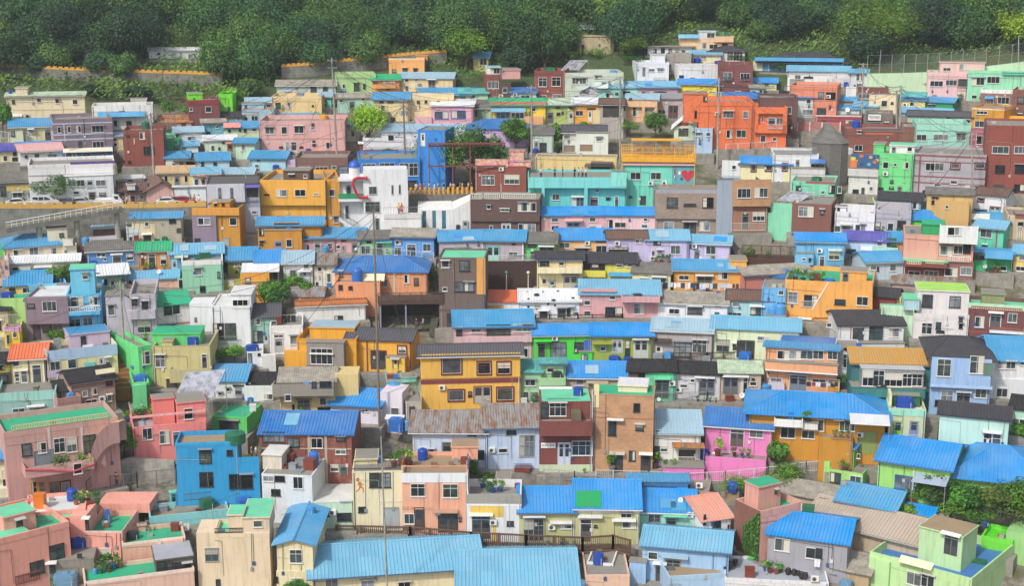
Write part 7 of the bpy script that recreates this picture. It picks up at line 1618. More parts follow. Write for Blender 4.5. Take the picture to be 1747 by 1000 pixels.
    b = MB(); b.box(u0, u1, -.06, -.01, z0, z1, mat('paint', '5aa0a8'))
    uc, zc2 = (u0 * .34 + u1 * .66), (z0 + z1) / 2; rr = (z1 - z0) * .36
    pts = []
    for i in range(28):
        t = 2 * math.pi * i / 28; pts.append((uc + rr * math.sin(t) ** 3 * 1.0, zc2 + rr * (13 * math.cos(t) - 5 * math.cos(2 * t) - 2 * math.cos(3 * t) - math.cos(4 * t)) / 15))
    b.prism_v(pts[::-1], -.09, -.06, mat('paint', 'b8243c'))
    rn = random.Random(5)
    for i in range(9):
        a, c = u0 + (u1 - u0) * rn.uniform(.04, .4), z0 + (z1 - z0) * rn.uniform(.05, .7); w, hh = rn.uniform(.12, .4), rn.uniform(.2, .6)
        b.box(a, min(a + w, u1), -.075 - i * .002, -.06, c, min(z1, c + hh), mat('paint', rn.choice(['2a68c0', '3a3a50', '1c9ad0', 'c04858', 'e0e0d0'])))
    b.build('mural', H.root)
    # ---- pergola with bollard terrace, people
    tx, ty = T(700, 240)
    base = ground(tx(250), ty(395)); rr = math.hypot(base.x, base.y)
    def PT(x, y, dr=0): return at_range(tx(x), ty(y), rr + dr)
    z = PT(200, 350).z
    pl = MB(); A, B_ = PT(-10, 385), PT(420, 352); zt = z
    A, B_ = Vector((A.x, A.y, 0)), Vector((B_.x, B_.y, 0)); n = A.normalized() * 8
    vs = [A, B_, B_ + n, A + n]; pl.mesh([Vector((v.x, v.y, zt - 6)) for v in vs] + [Vector((v.x, v.y, zt)) for v in vs], [(4, 5, 6, 7), (0, 1, 5, 4), (1, 2, 6, 5), (2, 3, 7, 6), (3, 0, 4, 7)], mat('slate', '8c8880'))
    tag(pl.build('terrace_wall'), 'stone terrace wall under the yellow bollards', 'wall')
    for i in range(14):
        q = A.lerp(B_, (i + .5) / 14) + A.normalized() * .35; b = MB(); b.lathe((0, 0, 0), [(.24, 0), (.24, 1.0), (.2, 1.06), (.05, 1.1)], mat('paint', 'e8a822'), 14)
        bo = b.build('bollard', loc=Vector((q.x, q.y, zt))); tag(bo, 'thick yellow bollard edging the pergola terrace', 'bollard', 'yellow bollards of the pergola terrace')
    o = empty('pergola', Vector((A.x, A.y, zt)) + n * .3, math.atan2((B_ - A).y, (B_ - A).x), 'rust-red steel pergola frame beside the blue cafe', 'pergola'); L = (B_ - A).length; rm = mat('paint', '7a3a30'); k = L / 430
    b = MB()
    for x in (135, 290, 405): 
        for v in (0, 3): b = MB(); b.box(x * k, x * k + .18, v, v + .18, 0, 7.8, rm); b.build('post', o)
    b = MB()
    for zz in (4.2, 7.6):
        for v in (0, 3): b.box(130 * k, 640 * k, v, v + .16, zz, zz + .22, rm)
        for x in (135, 210, 290, 350, 405): b.box(x * k, x * k + .14, .16, 3, zz + .01, zz + .2, rm)
    for x in range(150, 640, 26): b.box(x * k, x * k + .08, -.3, 3.4, 7.83, 8.0, rm)
    b.box(130 * k, 640 * k, -.3, -.22, 8.0, 8.25, rm)
    b.build('beam', o)
    ppl = [(40, 'd8d0c8', '3c4458'), (68, 'e09080', '2c2c34'), (95, 'c8684c', '4a4a58'), (125, 'b8d0d8', '30343c'), (160, 'd8d8dc', '3a3a48'), (185, 'a8b4c8', '2a2e38'), (222, '28282c', '3c3c40'), (268, 'e0dcd4', '2c3040'), (286, 'c89890', '34343c'), (330, '303a50', '2a2a30'), (345, 'c8b468', '40444c'), (385, 'd0d0d4', '2c3444'), (408, '3c4c48', '26262c')]
    for x, sh, tr in ppl:
        q = A.lerp(B_, (x + 10) / 430) + A.normalized() * random.Random(x).uniform(.9, 2.2); person(Vector((q.x, q.y, zt)), math.pi + random.Random(x).uniform(-2, 2), sh, tr, f'person in {CN(sh)} top standing on the pergola terrace', group='visitors on the pergola terrace' , skirt=x % 5 == 0)
    for x, y, w, hh, sd, hx in ((260, 330, 7.5, 6, 2, '3a6a34'), (430, 330, 6, 6, 4, '44723a'), (560, 300, 5, 5, 1, '386234')):
        q = A.lerp(B_, x / 430) + A.normalized() * 8.5; tree(0, 0, (hh + 1.2) * S, w * S, hx, {260: 'rounded green tree growing through the pergola', 430: 'mid green tree behind the pergola frame', 560: 'bushy tree beside the mosaic brick house'}[x], None, sd, 1500, .3, .8, base=Vector((q.x, q.y, zt)), trunk=.25, clumps=16)
    # ---- people on the aqua roof terrace
    H = [h for h in HOUSES if h.label.startswith('long aqua house with rooftop')][0]
    for x, sh, tr in ((858, 'c8c0c0', '44444c'), (948, '3858a0', '2c2c34'), (1000, '282830', '3a5a4a'), (1078, '26262c', '303038'), (1105, 'd0c8cc', '3a3c48'), (1130, 'b8b4bc', '2c3038'), (1152, 'd8d8d8', '444858')):
        u, v = plane_z(H, tx(x), ty(238), H.rz); v = min(max(v, .4), 2.0)
        Q = H.P + H.u * plane_uv(H, tx(x), ty(238), v)[0] + H.v * v + Vector((0, 0, H.rz + .03)); person(Q, random.Random(x).uniform(-3, 3), sh, tr, f'person in {CN(sh)} top on the aqua roof terrace', group='visitors on the aqua roof terrace')
    # ---- white museum with stair tower and clamp sculpture
    museum(T)
    slanted(T)
    cone_tower(T)
    decks(T)
    steps(T)
    poles_and_wires()
    street_bits(T)

def CN(hx):
    r, g, b = (int(hx[i:i + 2], 16) for i in (0, 2, 4))
    if max(r, g, b) - min(r, g, b) < 34: return 'white' if min(r, g, b) > 195 else 'grey' if min(r, g, b) > 120 else 'black'
    if r >= g and r >= b: return 'yellow' if g > 160 else 'orange' if g > 110 and b < 140 and r > 200 else 'pink' if b > 120 else 'red'
    return 'blue' if b >= g else 'green'

class Frame:
    """a vertical reference plane facing the camera, to put hand-built things in metres"""
    def __init__(s, px, py, yaw=0.0, r=None):
        P = ground(px, py) if r is None else at_range(px, py, r); d = Vector((P.x, P.y, 0)).normalized(); t = Vector((d.y, -d.x, 0)); y = math.radians(yaw)
        s.P = P; s.u = t * math.cos(y) - d * math.sin(y); s.v = d * math.cos(y) + t * math.sin(y); s.rz = math.atan2(s.u.y, s.u.x)
    def uz(s, px, py, v=0.0): return plane_uv(s, px, py, v)

def museum(T):
    tx, ty = T(350, 240); F = Frame(tx(1110), ty(585)); wm = mat('paint', 'e2e3e4')
    P = lambda x, y, v=0: F.uz(tx(x), ty(y), v)
    o = empty('museum', F.P, F.rz, 'white museum with stair tower, blue dome and red clamp sculpture', 'museum')
    u0, z1 = P(1035, 190); u1, zb = P(1335, 585); us, _ = P(1085, 190)
    b = MB(); b.box(u0, u1, 0, 8, -5, z1 - .45, wm); b.box(us, u1, 0, .25, z1 - .45, z1, wm); ua, _ = P(880, 250)
    zt = P(880, 255, 1)[1]; b.box(ua, u0, 1.6, 8, -5, zt, wm)
    b.build('wall', o)
    for y0, y1 in ((250, 266), (383, 400)):
        za, zz = P(900, y0)[1], P(900, y1)[1]; b = MB(); b.box(ua - .2, u0, -.1, 1.6, zz, za, wm); b.build('floor_slab', o)
    b = MB(); za, zz = P(900, 347)[1], P(900, 380)[1]; b.box(ua - .2, u0, -.12, -.08, zz, za, mat('paint', '0c8c5c')); b.build('balcony_screen', o)
    # domed tower
    uc, zc = P(978, 172, 1.5); ur, _ = P(1016, 172, 1.5); r = ur - uc; zb2 = P(978, 252, 1.5)[1]
    b = MB(); b.lathe((uc, 1.5, zb2), [(r * .95, 0), (r * .95, zc - zb2)], wm, 24); b.build('tower', o)
    b = MB(); zt = P(978, 118, 1.5)[1]; hd = zt - zc
    b.lathe((uc, 1.5, zc), [(r * 1.05, 0), (r * 1.05, .1)] + [(r * math.cos(t * math.pi / 16), .1 + hd * .72 * math.sin(t * math.pi / 16)) for t in range(1, 8)] + [(.07, .1 + hd * .74), (.05, hd * .9), (.09, hd * .95), (.02, hd)], mat('plast', '1c5cc0'), 24); b.build('dome', o, smooth=False)
    # red clamp
    b = MB(); rm = mat('plast', 'c01c34'); pts = [(1060, 245), (1000, 243), (978, 252), (968, 280), (985, 330), (1005, 362), (1025, 372), (1064, 372)]
    pv = [Vector((P(x, y, -.45)[0], -.45, P(x, y, -.45)[1])) for x, y in pts]
    for a, c in zip(pv, pv[1:]): b.tube(a, c, .2, .2, rm, 10)
    for q in pv[1:-1]: b.ball(q, .2, .2, .2, rm, 10, 6)
    for q in (pv[0], pv[-1]): b.tube(q - Vector((.1, 0, 0)), q + Vector((.15, 0, 0)), .3, .3, rm, 12)
    b.build('clamp_sculpture', o)
    def win(x, y, w, h, v=0, c='n'):
        a, za = P(x, y, v); e, zz = P(x + w, y + h, v); q = link('window', win_mesh(q5(e - a), q5(za - zz), c), o, ((a + e) / 2, v, (za + zz) / 2)); link('pane', pane_mesh(q5(e - a), q5(za - zz), '4a5654'), q)
    win(1075, 300, 50, 50); win(1222, 292, 13, 56); win(1270, 290, 13, 56); win(1050, 400, 97, 70)
    for x, y, w, h, v in ((925, 293, 34, 56, 1.6), (918, 425, 26, 86, 1.6), (1115, 508, 30, 76, 0)):
        a, za = P(x, y, v); e, zz = P(x + w, y + h, v); link('door', door_mesh(q5(e - a), q5(za - zz), 'n', '2c5054'), o, ((a + e) / 2, v, (za + zz) / 2))
    # outside stair
    b = MB(); a, za = P(880, 500, -.8); e, zz = P(1010, 582, -.8); n = 14
    for i in range(n):
        x0 = a + (e - a) * i / n; x1 = a + (e - a) * (i + 1) / n; z = za + (zz - za) * (i + 1) / n; b.box(x0, x1, -1.4, -.1, z - .5, z, wm)
    b.build('staircase', o)
    b = MB(); dm = mat('plain', '303234')
    for i in range(n + 1):
        x = a + (e - a) * i / n; z = za + (zz - za) * i / n; b.tube((x, -1.4, z), (x, -1.4, z + 1.0), .025, .025, dm, 5)
    b.tube((a, -1.4, za + 1), (e, -1.4, zz + 1), .04, .04, dm, 6); b.build('handrail', o)
    # lower terrace with railing and glass
    a, za = P(1172, 492, -2.5); e, zz = P(1420, 575, -2.5); b = MB(); b.box(a, e, -2.5, 0, -3, za - .5, wm); b.box(a, e, -2.6, 0, za - .5, za, mat('paint', 'd4d4d0')); b.build('terrace', o)
    b = MB(); zr = P(1200, 438, -2.5)[1]
    for i in range(24): x = a + (e - a) * i / 23; b.tube((x, -2.5, za), (x, -2.5, zr), .02, .02, RAIL, 5)
    b.tube((a, -2.5, zr), (e, -2.5, zr), .035, .035, RAIL, 6); b.build('railing', o)
    for x, sh, tr, lab in ((1272, 'e0b840', '3a4868', 'person in yellow top on the museum terrace'), (1290, 'c82838', 'c82838', 'person in red dress on the museum terrace')):
        u, z = P(x, 460, -1.3); person(F.P + F.u * u + F.v * -1.3 + Vector((0, 0, za)), 3, sh, tr, lab, skirt='dress' in lab)

def slanted(T):
    tx, ty = T(700, 240); F = Frame(tx(225), ty(592)); P = lambda x, y, v=0: F.uz(tx(x), ty(y), v); wm = mat('paint', 'e4e4e0')
    o = empty('gallery', F.P, F.rz, 'white sculptural gallery with slanted roof and slit windows', 'gallery')
    pts = [(50, 585), (275, 585), (275, 455), (50, 460)]
    xs = [50, 80, 105, 145, 170, 208, 235, 275]
    b = MB(); D = 4.6
    ztop = lambda x, v: P(x, 458, 0)[1] + v * .16 + (P(x, 458)[0] - P(50, 458)[0]) * .02
    for i in range(7):
        a, e = P(xs[i], 585)[0], P(xs[i + 1], 585)[0]; v0 = 0 if i % 2 == 0 else .12
        b.mesh([(a, v0, -5), (e, v0, -5), (e, v0, ztop(xs[i + 1], v0)), (a, v0, ztop(xs[i], v0)), (a, D, -4), (e, D, -4), (e, D, ztop(xs[i + 1], D)), (a, D, ztop(xs[i], D))], [(0, 1, 2, 3), (5, 4, 7, 6), (3, 2, 6, 7), (0, 3, 7, 4), (1, 5, 6, 2)], wm)
        if i % 2:
            g = MB(); zz = P(xs[i], 575)[1]; g.box(a + .02, e - .02, .05, .1, zz, ztop(xs[i], 0) - .1, mat('glass', '4a7a90')); g.build('window', o)
    a, e = P(275, 585)[0], P(395, 585)[0]
    zl, zr = P(275, 455)[1], P(395, 392)[1]
    b.mesh([(a, 0, -5), (e, .3, -4), (e, .3, zr), (a, 0, zl), (a, D, -4), (e, D, -4), (e, D, zr + .3), (a, D, zl + .6)], [(0, 1, 2, 3), (5, 4, 7, 6), (3, 2, 6), (3, 6, 7), (1, 5, 6, 2), (0, 3, 7, 4)], wm)
    b.build('wall', o)
    for x, y, w, h in ((342, 525, 38, 58),):
        p0, za = P(x, y); p1, zz = P(x + w, y + h); link('door', door_mesh(q5(p1 - p0), q5(za - zz), 'n', 'a8aeb0'), o, ((p0 + p1) / 2, .1, (za + zz) / 2))
    p0, za = P(300, 552); p1, zz = P(326, 584); q = link('window', win_mesh(q5(p1 - p0), q5(za - zz), 'k'), o, ((p0 + p1) / 2, -.02, (za + zz) / 2)); link('pane', pane_mesh(q5(p1 - p0), q5(za - zz), '343c44'), q)

def cone_tower(T):
    tx, ty = T(1387, 0); F = Frame(tx(110), ty(1215)); P = lambda x, y, v=0: F.uz(tx(x), ty(y), v); m = mat('wood', '7c7a76')
    o = empty('tower', F.P, F.rz, 'grey timber-clad tower with a pointed pyramid roof', 'tower')
    u0, zt = P(-10, 948); u1, _ = P(240, 948); uc, za = P(88, 795, 4.5); W = (u1 - u0) / 2; uc = (u0 + u1) / 2
    n = 10; ring = [(uc + W * math.cos(2 * math.pi * i / n + .3), 4.5 + W * .8 * math.sin(2 * math.pi * i / n + .3)) for i in range(n)]
    b = MB(); b.prism_z(ring, -3, zt, m)
    for i in range(n):
        a, c = Vector(ring[i] + (0,)), Vector(ring[(i + 1) % n] + (0,)); k = 6
        for j in range(k):
            q = a.lerp(c, j / k); d = (q - Vector((uc, 4.5, 0))).normalized() * .03; b.box(q.x + d.x - .04, q.x + d.x + .04, q.y + d.y - .04, q.y + d.y + .04, 0, zt, m)
    b.build('wall', o)
    b = MB(); ap = (P(88, 795, 4.5)[0], 4.5, za); big = [(uc + (x - uc) * 1.06, 4.5 + (y - 4.5) * 1.06, zt - .05) for x, y in ring]
    for i in range(n): b.mesh([big[i], big[(i + 1) % n], (ap[0] + .12, ap[1], ap[2]), (ap[0] - .12, ap[1], ap[2])], [(0, 1, 2, 3)] if False else [(0, 1, 2)], m)
    for i in range(n):
        for j in range(6):
            q = Vector(big[i]).lerp(Vector(big[(i + 1) % n]), j / 6); b.tube(q + Vector((0, 0, .02)), Vector(ap), .035, .012, m, 4)
    b.build('roof', o)

def decks(T):
    # long timber boardwalk at the bottom
    tx, ty = T(350, 740); L1 = [(tx(870), ty(700)), (tx(1385), ty(735))]
    tx2, ty2 = T(700, 740); L = [(tx(866), ty(692)), (tx2(0), ty2(702)), (tx2(400), ty2(738)), (tx2(760), ty2(756)), (tx2(1130), ty2(772)), (tx2(1330), ty2(758)), (tx2(1440), ty2(790))]
    g = [ground(*p) for p in L]; z = sum(p.z for p in g[:4]) / 4
    g2 = [at_z(p[0], p[1], z) for p in L]; g2 = [Vector((p.x, p.y, z)) for p in g2]
    railing(g2, 'timber_railing', 'long brown timber railing along the boardwalk behind ribbed roofs', 'railing', 1.25, '6a4c3c', 1.9, .19, thick=.085)
    b = MB(); m = mat('wood', '6c5a4c')
    for a, c in zip(g2, g2[1:]):
        n = Vector((a.x + c.x, a.y + c.y, 0)).normalized() * 1.9; e = Vector((0, 0, .22)); f = Vector((0, 0, -.02)); b.mesh([a - n * .12 + f, c - n * .12 + f, c + n + f, a + n + f, a - n * .12 - e, c - n * .12 - e, c + n - e, a + n - e], [(0, 1, 2, 3), (7, 6, 5, 4), (0, 4, 5, 1)], m)
    tag(b.build('boardwalk'), kind='structure')
    # railing before the vivid green house row
    tx, ty = T(700, 490); L = [(tx(822), ty(238)), (tx(1100), ty(240)), (tx(1390), ty(236))]; tx3, ty3 = T(1050, 490); L += [(tx3(60), ty3(226)), (tx3(300), ty3(215)), (tx3(580), ty3(196))]
    g = [ground(p[0], p[1] + 8) for p in L]; z = sum(p.z for p in g) / len(g); g = [Vector((q.x, q.y, 0)) for q in (at_z(p[0], p[1], z) for p in L)]; g = [q + Vector((0, 0, z)) for q in g]
    railing(g, 'timber_railing', 'dark timber railing above the vivid green house', 'railing', 1.0, '54403a', 1.6, .16)
    L = [(tx3(378), ty3(492)), (tx3(600), ty3(492)), (tx3(812), ty3(486))]; z = ground(*L[1]).z; g = [at_z(p[0], p[1], z) for p in L]
    railing(g, 'timber_railing', 'dark timber railing before the lemon-green house', 'railing', 1.0, '54403a', 1.6, .16)
    L = [(tx3(255), ty3(756)), (tx3(600), ty3(752)), (tx3(872), ty3(745))]; z = ground(*L[1]).z; g = [at_z(p[0], p[1], z) for p in L]
    railing(g, 'metal_railing', 'grey metal railing before the black-roofed mint row', 'railing', 1.0, '8a8c90', 1.6, .16, thick=.03, woody=False)
    ribbon_wall('retaining_wall', 'stained concrete retaining wall under the grey metal railing', 'wall', [q + Vector((0, 0, 0)) for q in g], -3.0, -.02, .4, mat('conc', 'a09c92'))
    # deck on stilts; shade of the void painted into its dark back wall
    tx, ty = T(350, 490); F = Frame(tx(1320), ty(268)); P = lambda x, y, v=0: F.uz(tx(x), ty(y), v)
    o = empty('timber_deck', F.P, F.rz, 'timber viewing deck raised on steel posts beside the dark brick house', 'deck'); u0, zf = P(1135, 104); u1, _ = P(1565, 104); wm_ = mat('wood', '5a463c'); st = mat('plain', '8492a4')
    b = MB(); b.box(u0, u1, 0, 5, zf - .3, zf, wm_); b.build('platform', o)
    b = MB()
    for u in (u0 + .3, u0 + (u1 - u0) * .42, u1 - .3):
        for v in (.2, 4.5): b = MB(); b.box(u - .1, u + .1, v, v + .2, 0, zf - .3, st); b.build('post', o)
    zt = P(1300, 40)[1]
    b = MB(); n = int((u1 - u0) / .17)
    for i in range(n + 1): u = u0 + (u1 - u0) * i / n; w = .07 if i % 9 == 0 else .022; b.box(u - w, u + w, .02, .07, zf, zt, wm_)
    b.box(u0, u1, 0, .12, zt, zt + .08, wm_); b.build('railing', o)
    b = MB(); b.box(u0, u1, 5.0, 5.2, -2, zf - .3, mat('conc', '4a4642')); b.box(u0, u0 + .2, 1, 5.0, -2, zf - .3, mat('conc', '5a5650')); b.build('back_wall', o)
    for x, sh, tr, face, lab in ((1386, '2c3034', '2c2c30', 1.5, 'person in dark clothes sitting under the timber deck'), (1432, '98a8c0', '3a4a6a', -1.5, 'person in pale blue shirt sitting under the timber deck')):
        u, z = P(x, 262, .6); person(F.P + F.u * u + F.v * .7 + Vector((0, 0, .02)), face + F.rz, sh, tr, lab, 'sit')
        b = MB(); b.box(-.22, .22, -.2, .24, .02, .44, wm_); so = b.build('stool', loc=F.P + F.u * u + F.v * .72 + Vector((0, 0, .0))); tag(so, 'dark wooden stool under the ' + ('person in dark clothes' if x == 1386 else 'person in pale blue shirt'), 'stool')
    # dark timber retaining wall and lamp posts under the lavender houses
    tx, ty = T(700, 240); F = Frame(tx(660), ty(958)); P = lambda x, y, v=0: F.uz(tx(x), ty(y), v); u0, z1 = P(488, 802); u1, _ = P(834, 802)
    b = MB(); m = mat('wood', '4c3a34'); b.box(u0, u1, 1.2, 1.5, -2, z1, m); n = 22
    for i in range(n): b.box(u0 + (u1 - u0) * i / n, u0 + (u1 - u0) * (i + .9) / n, 1.14, 1.2, -2, z1 - .02, m)
    tag(b.build('retaining_wall', loc=F.P, rz=F.rz), 'dark plank retaining wall beneath the lavender houses', 'wall')
    for x, c, lab in ((631, '1c8a6a', 'street lamp with green globe before the dark plank wall'), (774, 'd8d0b4', 'street lamp with cream globe before the dark plank wall')):
        u, zt = P(x, 862); o = empty('street_lamp', F.P + F.u * u + Vector((0, 0, 0)), 0, lab, 'street lamp'); b = MB(); b.tube((0, 0, -.5), (0, 0, zt - .3), .09, .06, mat('plain', 'c8c8b4'), 8); b.build('lamp_post', o); b = MB(); b.ball((0, 0, zt - .1), .24, .24, .26, mat('plast', c), 12, 8); b.build('globe', o)
    # planted timber terrace right of the tan brick house
    tx, ty = T(1050, 240); F = Frame(tx(1060), ty(830)); P = lambda x, y, v=0: F.uz(tx(x), ty(y), v); u0, zf = P(830, 768); u1, _ = P(1300, 768)
    o = empty('planted_terrace', F.P, F.rz, 'brown timber terrace with railing and shrubs below tan brick house', 'terrace'); b = MB(); m = mat('wood', '5a4034'); b.box(u0, u1, 0, 3.4, -2, zf, m); n = 30
    for i in range(4): z0 = zf * i / 4; b.box(u0, u1, -.05, 0, z0, z0 + zf / 4 - .04, m)
    b.build('plank_base', o); b = MB(); zt = P(1000, 692)[1]; k = int((u1 - u0) / .2)
    for i in range(k + 1): u = u0 + (u1 - u0) * i / k; w = .07 if i % 7 == 0 else .022; b.box(u - w, u + w, 0, .05, zf, zt, m)
    b.box(u0, u1, -.02, .1, zt, zt + .08, m); b.build('railing', o)
    for x, h, lab in ((880, 1.6, 'tall shrub on the brown timber terrace'), (1000, 1.0, 'low rounded shrub on the brown timber terrace'), (1240, .9, 'small shrub at the terrace end'), (850, 1.0, 'leafy shrub at the timber terrace corner')):
        u, _ = P(x, 760); so = empty('shrub', F.P + F.u * u + F.v * 1.0 + Vector((0, 0, zf)), 0, lab, 'shrub'); f = link('foliage', leaf_data(2, 400, 1.0, .16, '4a7a38'), so, (0, 0, h * .5)); f.scale = (h * .6, h * .6, h * .55)
        b = MB(); b.tube((0, 0, -.1), (0, 0, h * .5), .05, .03, mat('wood', '5a4a3a'), 6); b.build('stem', so)
    # lane with white rail on the right, in front of the pink and ochre houses
    tx, ty = T(1050, 740); L = [(tx(-130), ty(252)), (tx(215), ty(262)), (tx(480), ty(275)), (tx(720), ty(262)), (tx(1000), ty(235)), (tx(1250), ty(200)), (tx(1385), ty(190))]
    z = ground(tx(480), ty(300)).z + .1; g = [ground(p[0], p[1] + 14) for p in L]
    railing(g, 'lane_railing', 'thin white rail along the lane below the hot pink house', 'railing', 1.0, 'c8c8c4', 1.5, .19, thick=.028, woody=False)
    ribbon_wall('retaining_wall', 'grey concrete lane edge below the thin white rail', 'wall', g, -2.6, .0, .6, mat('conc', '8e8a80'))
    for L, lab, c in ((((612, 436), (680, 440), (740, 446)), 'pale rail along the lane above the blue hipped orange house', 'b8bcc0'), (((1238, 258), (1280, 256), (1325, 252)), 'pale curved fence below the coral orange apartments', 'c8c8c8'), (((928, 818), (980, 822), (1032, 832)), 'grey metal rail before the red brick mint-roofed house', '9a9c9e'),
                      (((0, 236), (30, 240), (62, 246)), 'pale rail before the olive-beige house porch', 'c4c8c8'), (((1130, 350), (1180, 352), (1228, 354)), 'thin rail behind the taupe tile house', '8a8c8e'), (((486, 480), (520, 484), (552, 488)), 'thin rail before the white terraced houses', 'c0c4c4')):
        railing([ground(*p) for p in L], 'lane_railing', lab, 'railing', 1.0, c, 1.4, .2, thick=.03, woody=False)
    # stone slope and path on the left
    tx, ty = T(0, 740); L = [(tx(725), ty(350)), (tx(900), ty(325)), (tx(1155), ty(300))]; r0 = [ground(*p) for p in L]
    railing(r0, 'metal_railing', 'dark metal railing on the stone path beside the turquoise house', 'railing', 1.0, '6a6664', 1.4, .17, thick=.03, woody=False)
    L = [(tx(570), ty(390)), (tx(660), ty(300)), (tx(765), ty(190))]; r0 = [ground(*p) + Vector((0, 0, .1)) for p in L]
    railing(r0, 'metal_railing', 'dark metal railing climbing beside the curved dusty pink house', 'railing', 1.0, '544c48', 1.4, .17, thick=.03, woody=False)
    q = ground(tx(766), ty(345)); person(q, 2.4, '26303c', '2c3a50', 'person in dark clothes walking on the stone path')
    L = [(tx(650), ty(255)), (tx(860), ty(180)), (tx(1150), ty(200))]; ribbon_wall('retaining_wall', 'rough stone retaining wall below the salmon house', 'wall', [ground(p[0], p[1] + 14) for p in L], -1.5, 1.5, .6, mat('slate', 'a8a49a'))
    # two people on the turquoise terrace
    H = [h for h in HOUSES if h.label.startswith('turquoise blue three')][0]; tx, ty = T(350, 740)
    for x, sh, tr, lab in ((305, '3a6a80', '2c3038', 'person in teal top on the turquoise house terrace'), (334, 'e0e0e0', '4a4a58', 'person in white top on the turquoise house terrace')):
        u, z = plane_uv(H, tx(x), ty(150), .8); zt = plane_uv(H, tx(x), ty(160), -.06)[1] - .5; person(H.P + H.u * u + H.v * .9 + Vector((0, 0, zt)), 1.5, sh, tr, lab)
    # curved stair wall of the dusty pink building
    H = [h for h in HOUSES if h.label.startswith('dusty pink house with curved')][0]; tx, ty = T(0, 740); b = MB(); cm, pm = mat('paint', 'd8bc7c'), mat('paint', 'c99c94'); n = 12; prev = None
    for i in range(n + 1):
        t = i / n; x = 590 + 190 * t ** 1.6; y = 190 - 265 * math.sin(t * math.pi / 2) ** .9; v = -1.9 + .9 * t
        u, z = plane_uv(H, tx(x), ty(y), v); u2, z2 = plane_uv(H, tx(x + 55), ty(y - 8), v + .5)
        cur = [(u, v, z - 2.6), (u2, v + 1.3, z2 - 2.6), (u2, v + 1.3, z2), (u, v, z)]
        if prev: b.mesh(prev + cur, [(0, 4, 7, 3)], pm); b.mesh(prev + cur, [(3, 7, 6, 2)], cm); b.mesh(prev + cur, [(1, 2, 6, 5)], pm)
        prev = cur
    b.build('curved_stair', H.root)
    b = MB(); rm = mat('paint', 'c04858'); pts = [(165, 240), (330, 242), (480, 250), (620, 200)]; pv = [Vector((plane_uv(H, tx(x), ty(y), -2.55)[0], -2.55, plane_uv(H, tx(x), ty(y), -2.55)[1])) for x, y in pts]
    for a, c in zip(pv, pv[1:]): b.tube(a, c, .13, .13, rm, 8)
    b.build('red_handrail', H.root)
    # diagonal white-edged parapet of the large orange house
    H = [h for h in HOUSES if h.label.startswith('large orange house')][0]; tx, ty = T(1387, 490); b = MB(); om, wm_ = mat('paint', 'e8a650'), mat('plain', 'e0dcd4')
    q = [plane_uv(H, tx(x), ty(y), -.3) for x, y in ((-5, 152), (105, -30), (390, -40), (390, 200), (-5, 200))]; b.prism_v([(u, z) for u, z in q][::-1], -.3, -.02, om)
    a, c = q[0], q[1]; d = (Vector(c) - Vector(a)).normalized(); nn = Vector((-d.y, d.x)) * .16; b.prism_v([(a[0], a[1]), (c[0], c[1]), (c[0] + nn.x, c[1] + nn.y), (a[0] + nn.x, a[1] + nn.y)], -.36, -.02, wm_); b.build('diagonal_parapet', H.root)
    for px_, py_, w, hh, kk in ((143, 78, 70, 40, 'k'), (287, 58, 74, 66, 'w')):
        u0, z1 = plane_uv(H, tx(px_), ty(py_), -.3); u1, z0 = plane_uv(H, tx(px_ + w), ty(py_ + hh), -.3); o_ = link('window', win_mesh(q5(u1 - u0), q5(z1 - z0), kk), H.root, ((u0 + u1) / 2, -.3, (z0 + z1) / 2)); link('pane', pane_mesh(q5(u1 - u0), q5(z1 - z0), '343c44'), o_)
    # painted running figure on the cream wall
    H = [h for h in HOUSES if h.label.startswith('cream house with painted orange')][0]; om = mat('paint', 'd07a28'); b = MB(); tx, ty = T(350, 740)
    def U(x, y): u, z = plane_uv(H, tx(x), ty(y)); return (u, z)
    def limb(a, c, w0, w1, d=-.03):
        a, c = Vector(U(*a)), Vector(U(*c)); n = Vector((-(c - a).y, (c - a).x)).normalized(); b.prism_v([tuple(a + n * w0), tuple(a - n * w0), tuple(c - n * w1), tuple(c + n * w1)][::-1], d, -.002, om)
    limb((1012, 318), (1020, 350), .17, .14); limb((1020, 348), (1038, 362), .1, .07, -.028); limb((1036, 360), (1042, 388), .07, .05, -.026); limb((1018, 350), (1008, 370), .1, .07, -.024); limb((1008, 370), (990, 384), .07, .05, -.022); limb((1014, 322), (1000, 340), .06, .05, -.02); limb((1014, 322), (1042, 340), .06, .05, -.018)
    c0 = Vector(U(1002, 303)); b.prism_v([tuple(c0 + Vector((math.cos(t * .524) * .2, math.sin(t * .524) * .22))) for t in range(12)], -.034, -.002, mat('paint', 'c06a24')); b.build('painted_figure', H.root)

def stair(name, label, pts, width, m, n):
    """steps climbing through ground points"""
    O = Vector(pts[0]); b = MB(); seg = []
    for a, c in zip(pts, pts[1:]): seg += [(Vector(a).lerp(Vector(c), i / n), Vector(a).lerp(Vector(c), (i + 1) / n)) for i in range(n)]
    for a, c in seg:
        d = Vector((c.x - a.x, c.y - a.y, 0)); L = d.length; d.normalize(); s = Vector((-d.y, d.x, 0)) * width / 2; a, c = a - O, c - O; z = c.z + .12
        e = c + d * .05
        vs = [a - s, a + s, e + s, e - s]; b.mesh([Vector((v.x, v.y, a.z - 1.2)) for v in vs] + [Vector((v.x, v.y, z)) for v in vs], [(4, 5, 6, 7), (0, 1, 5, 4), (1, 2, 6, 5), (2, 3, 7, 6), (3, 0, 4, 7)], m)
    o = b.build(name, loc=O); tag(o, label, 'stairs'); return o

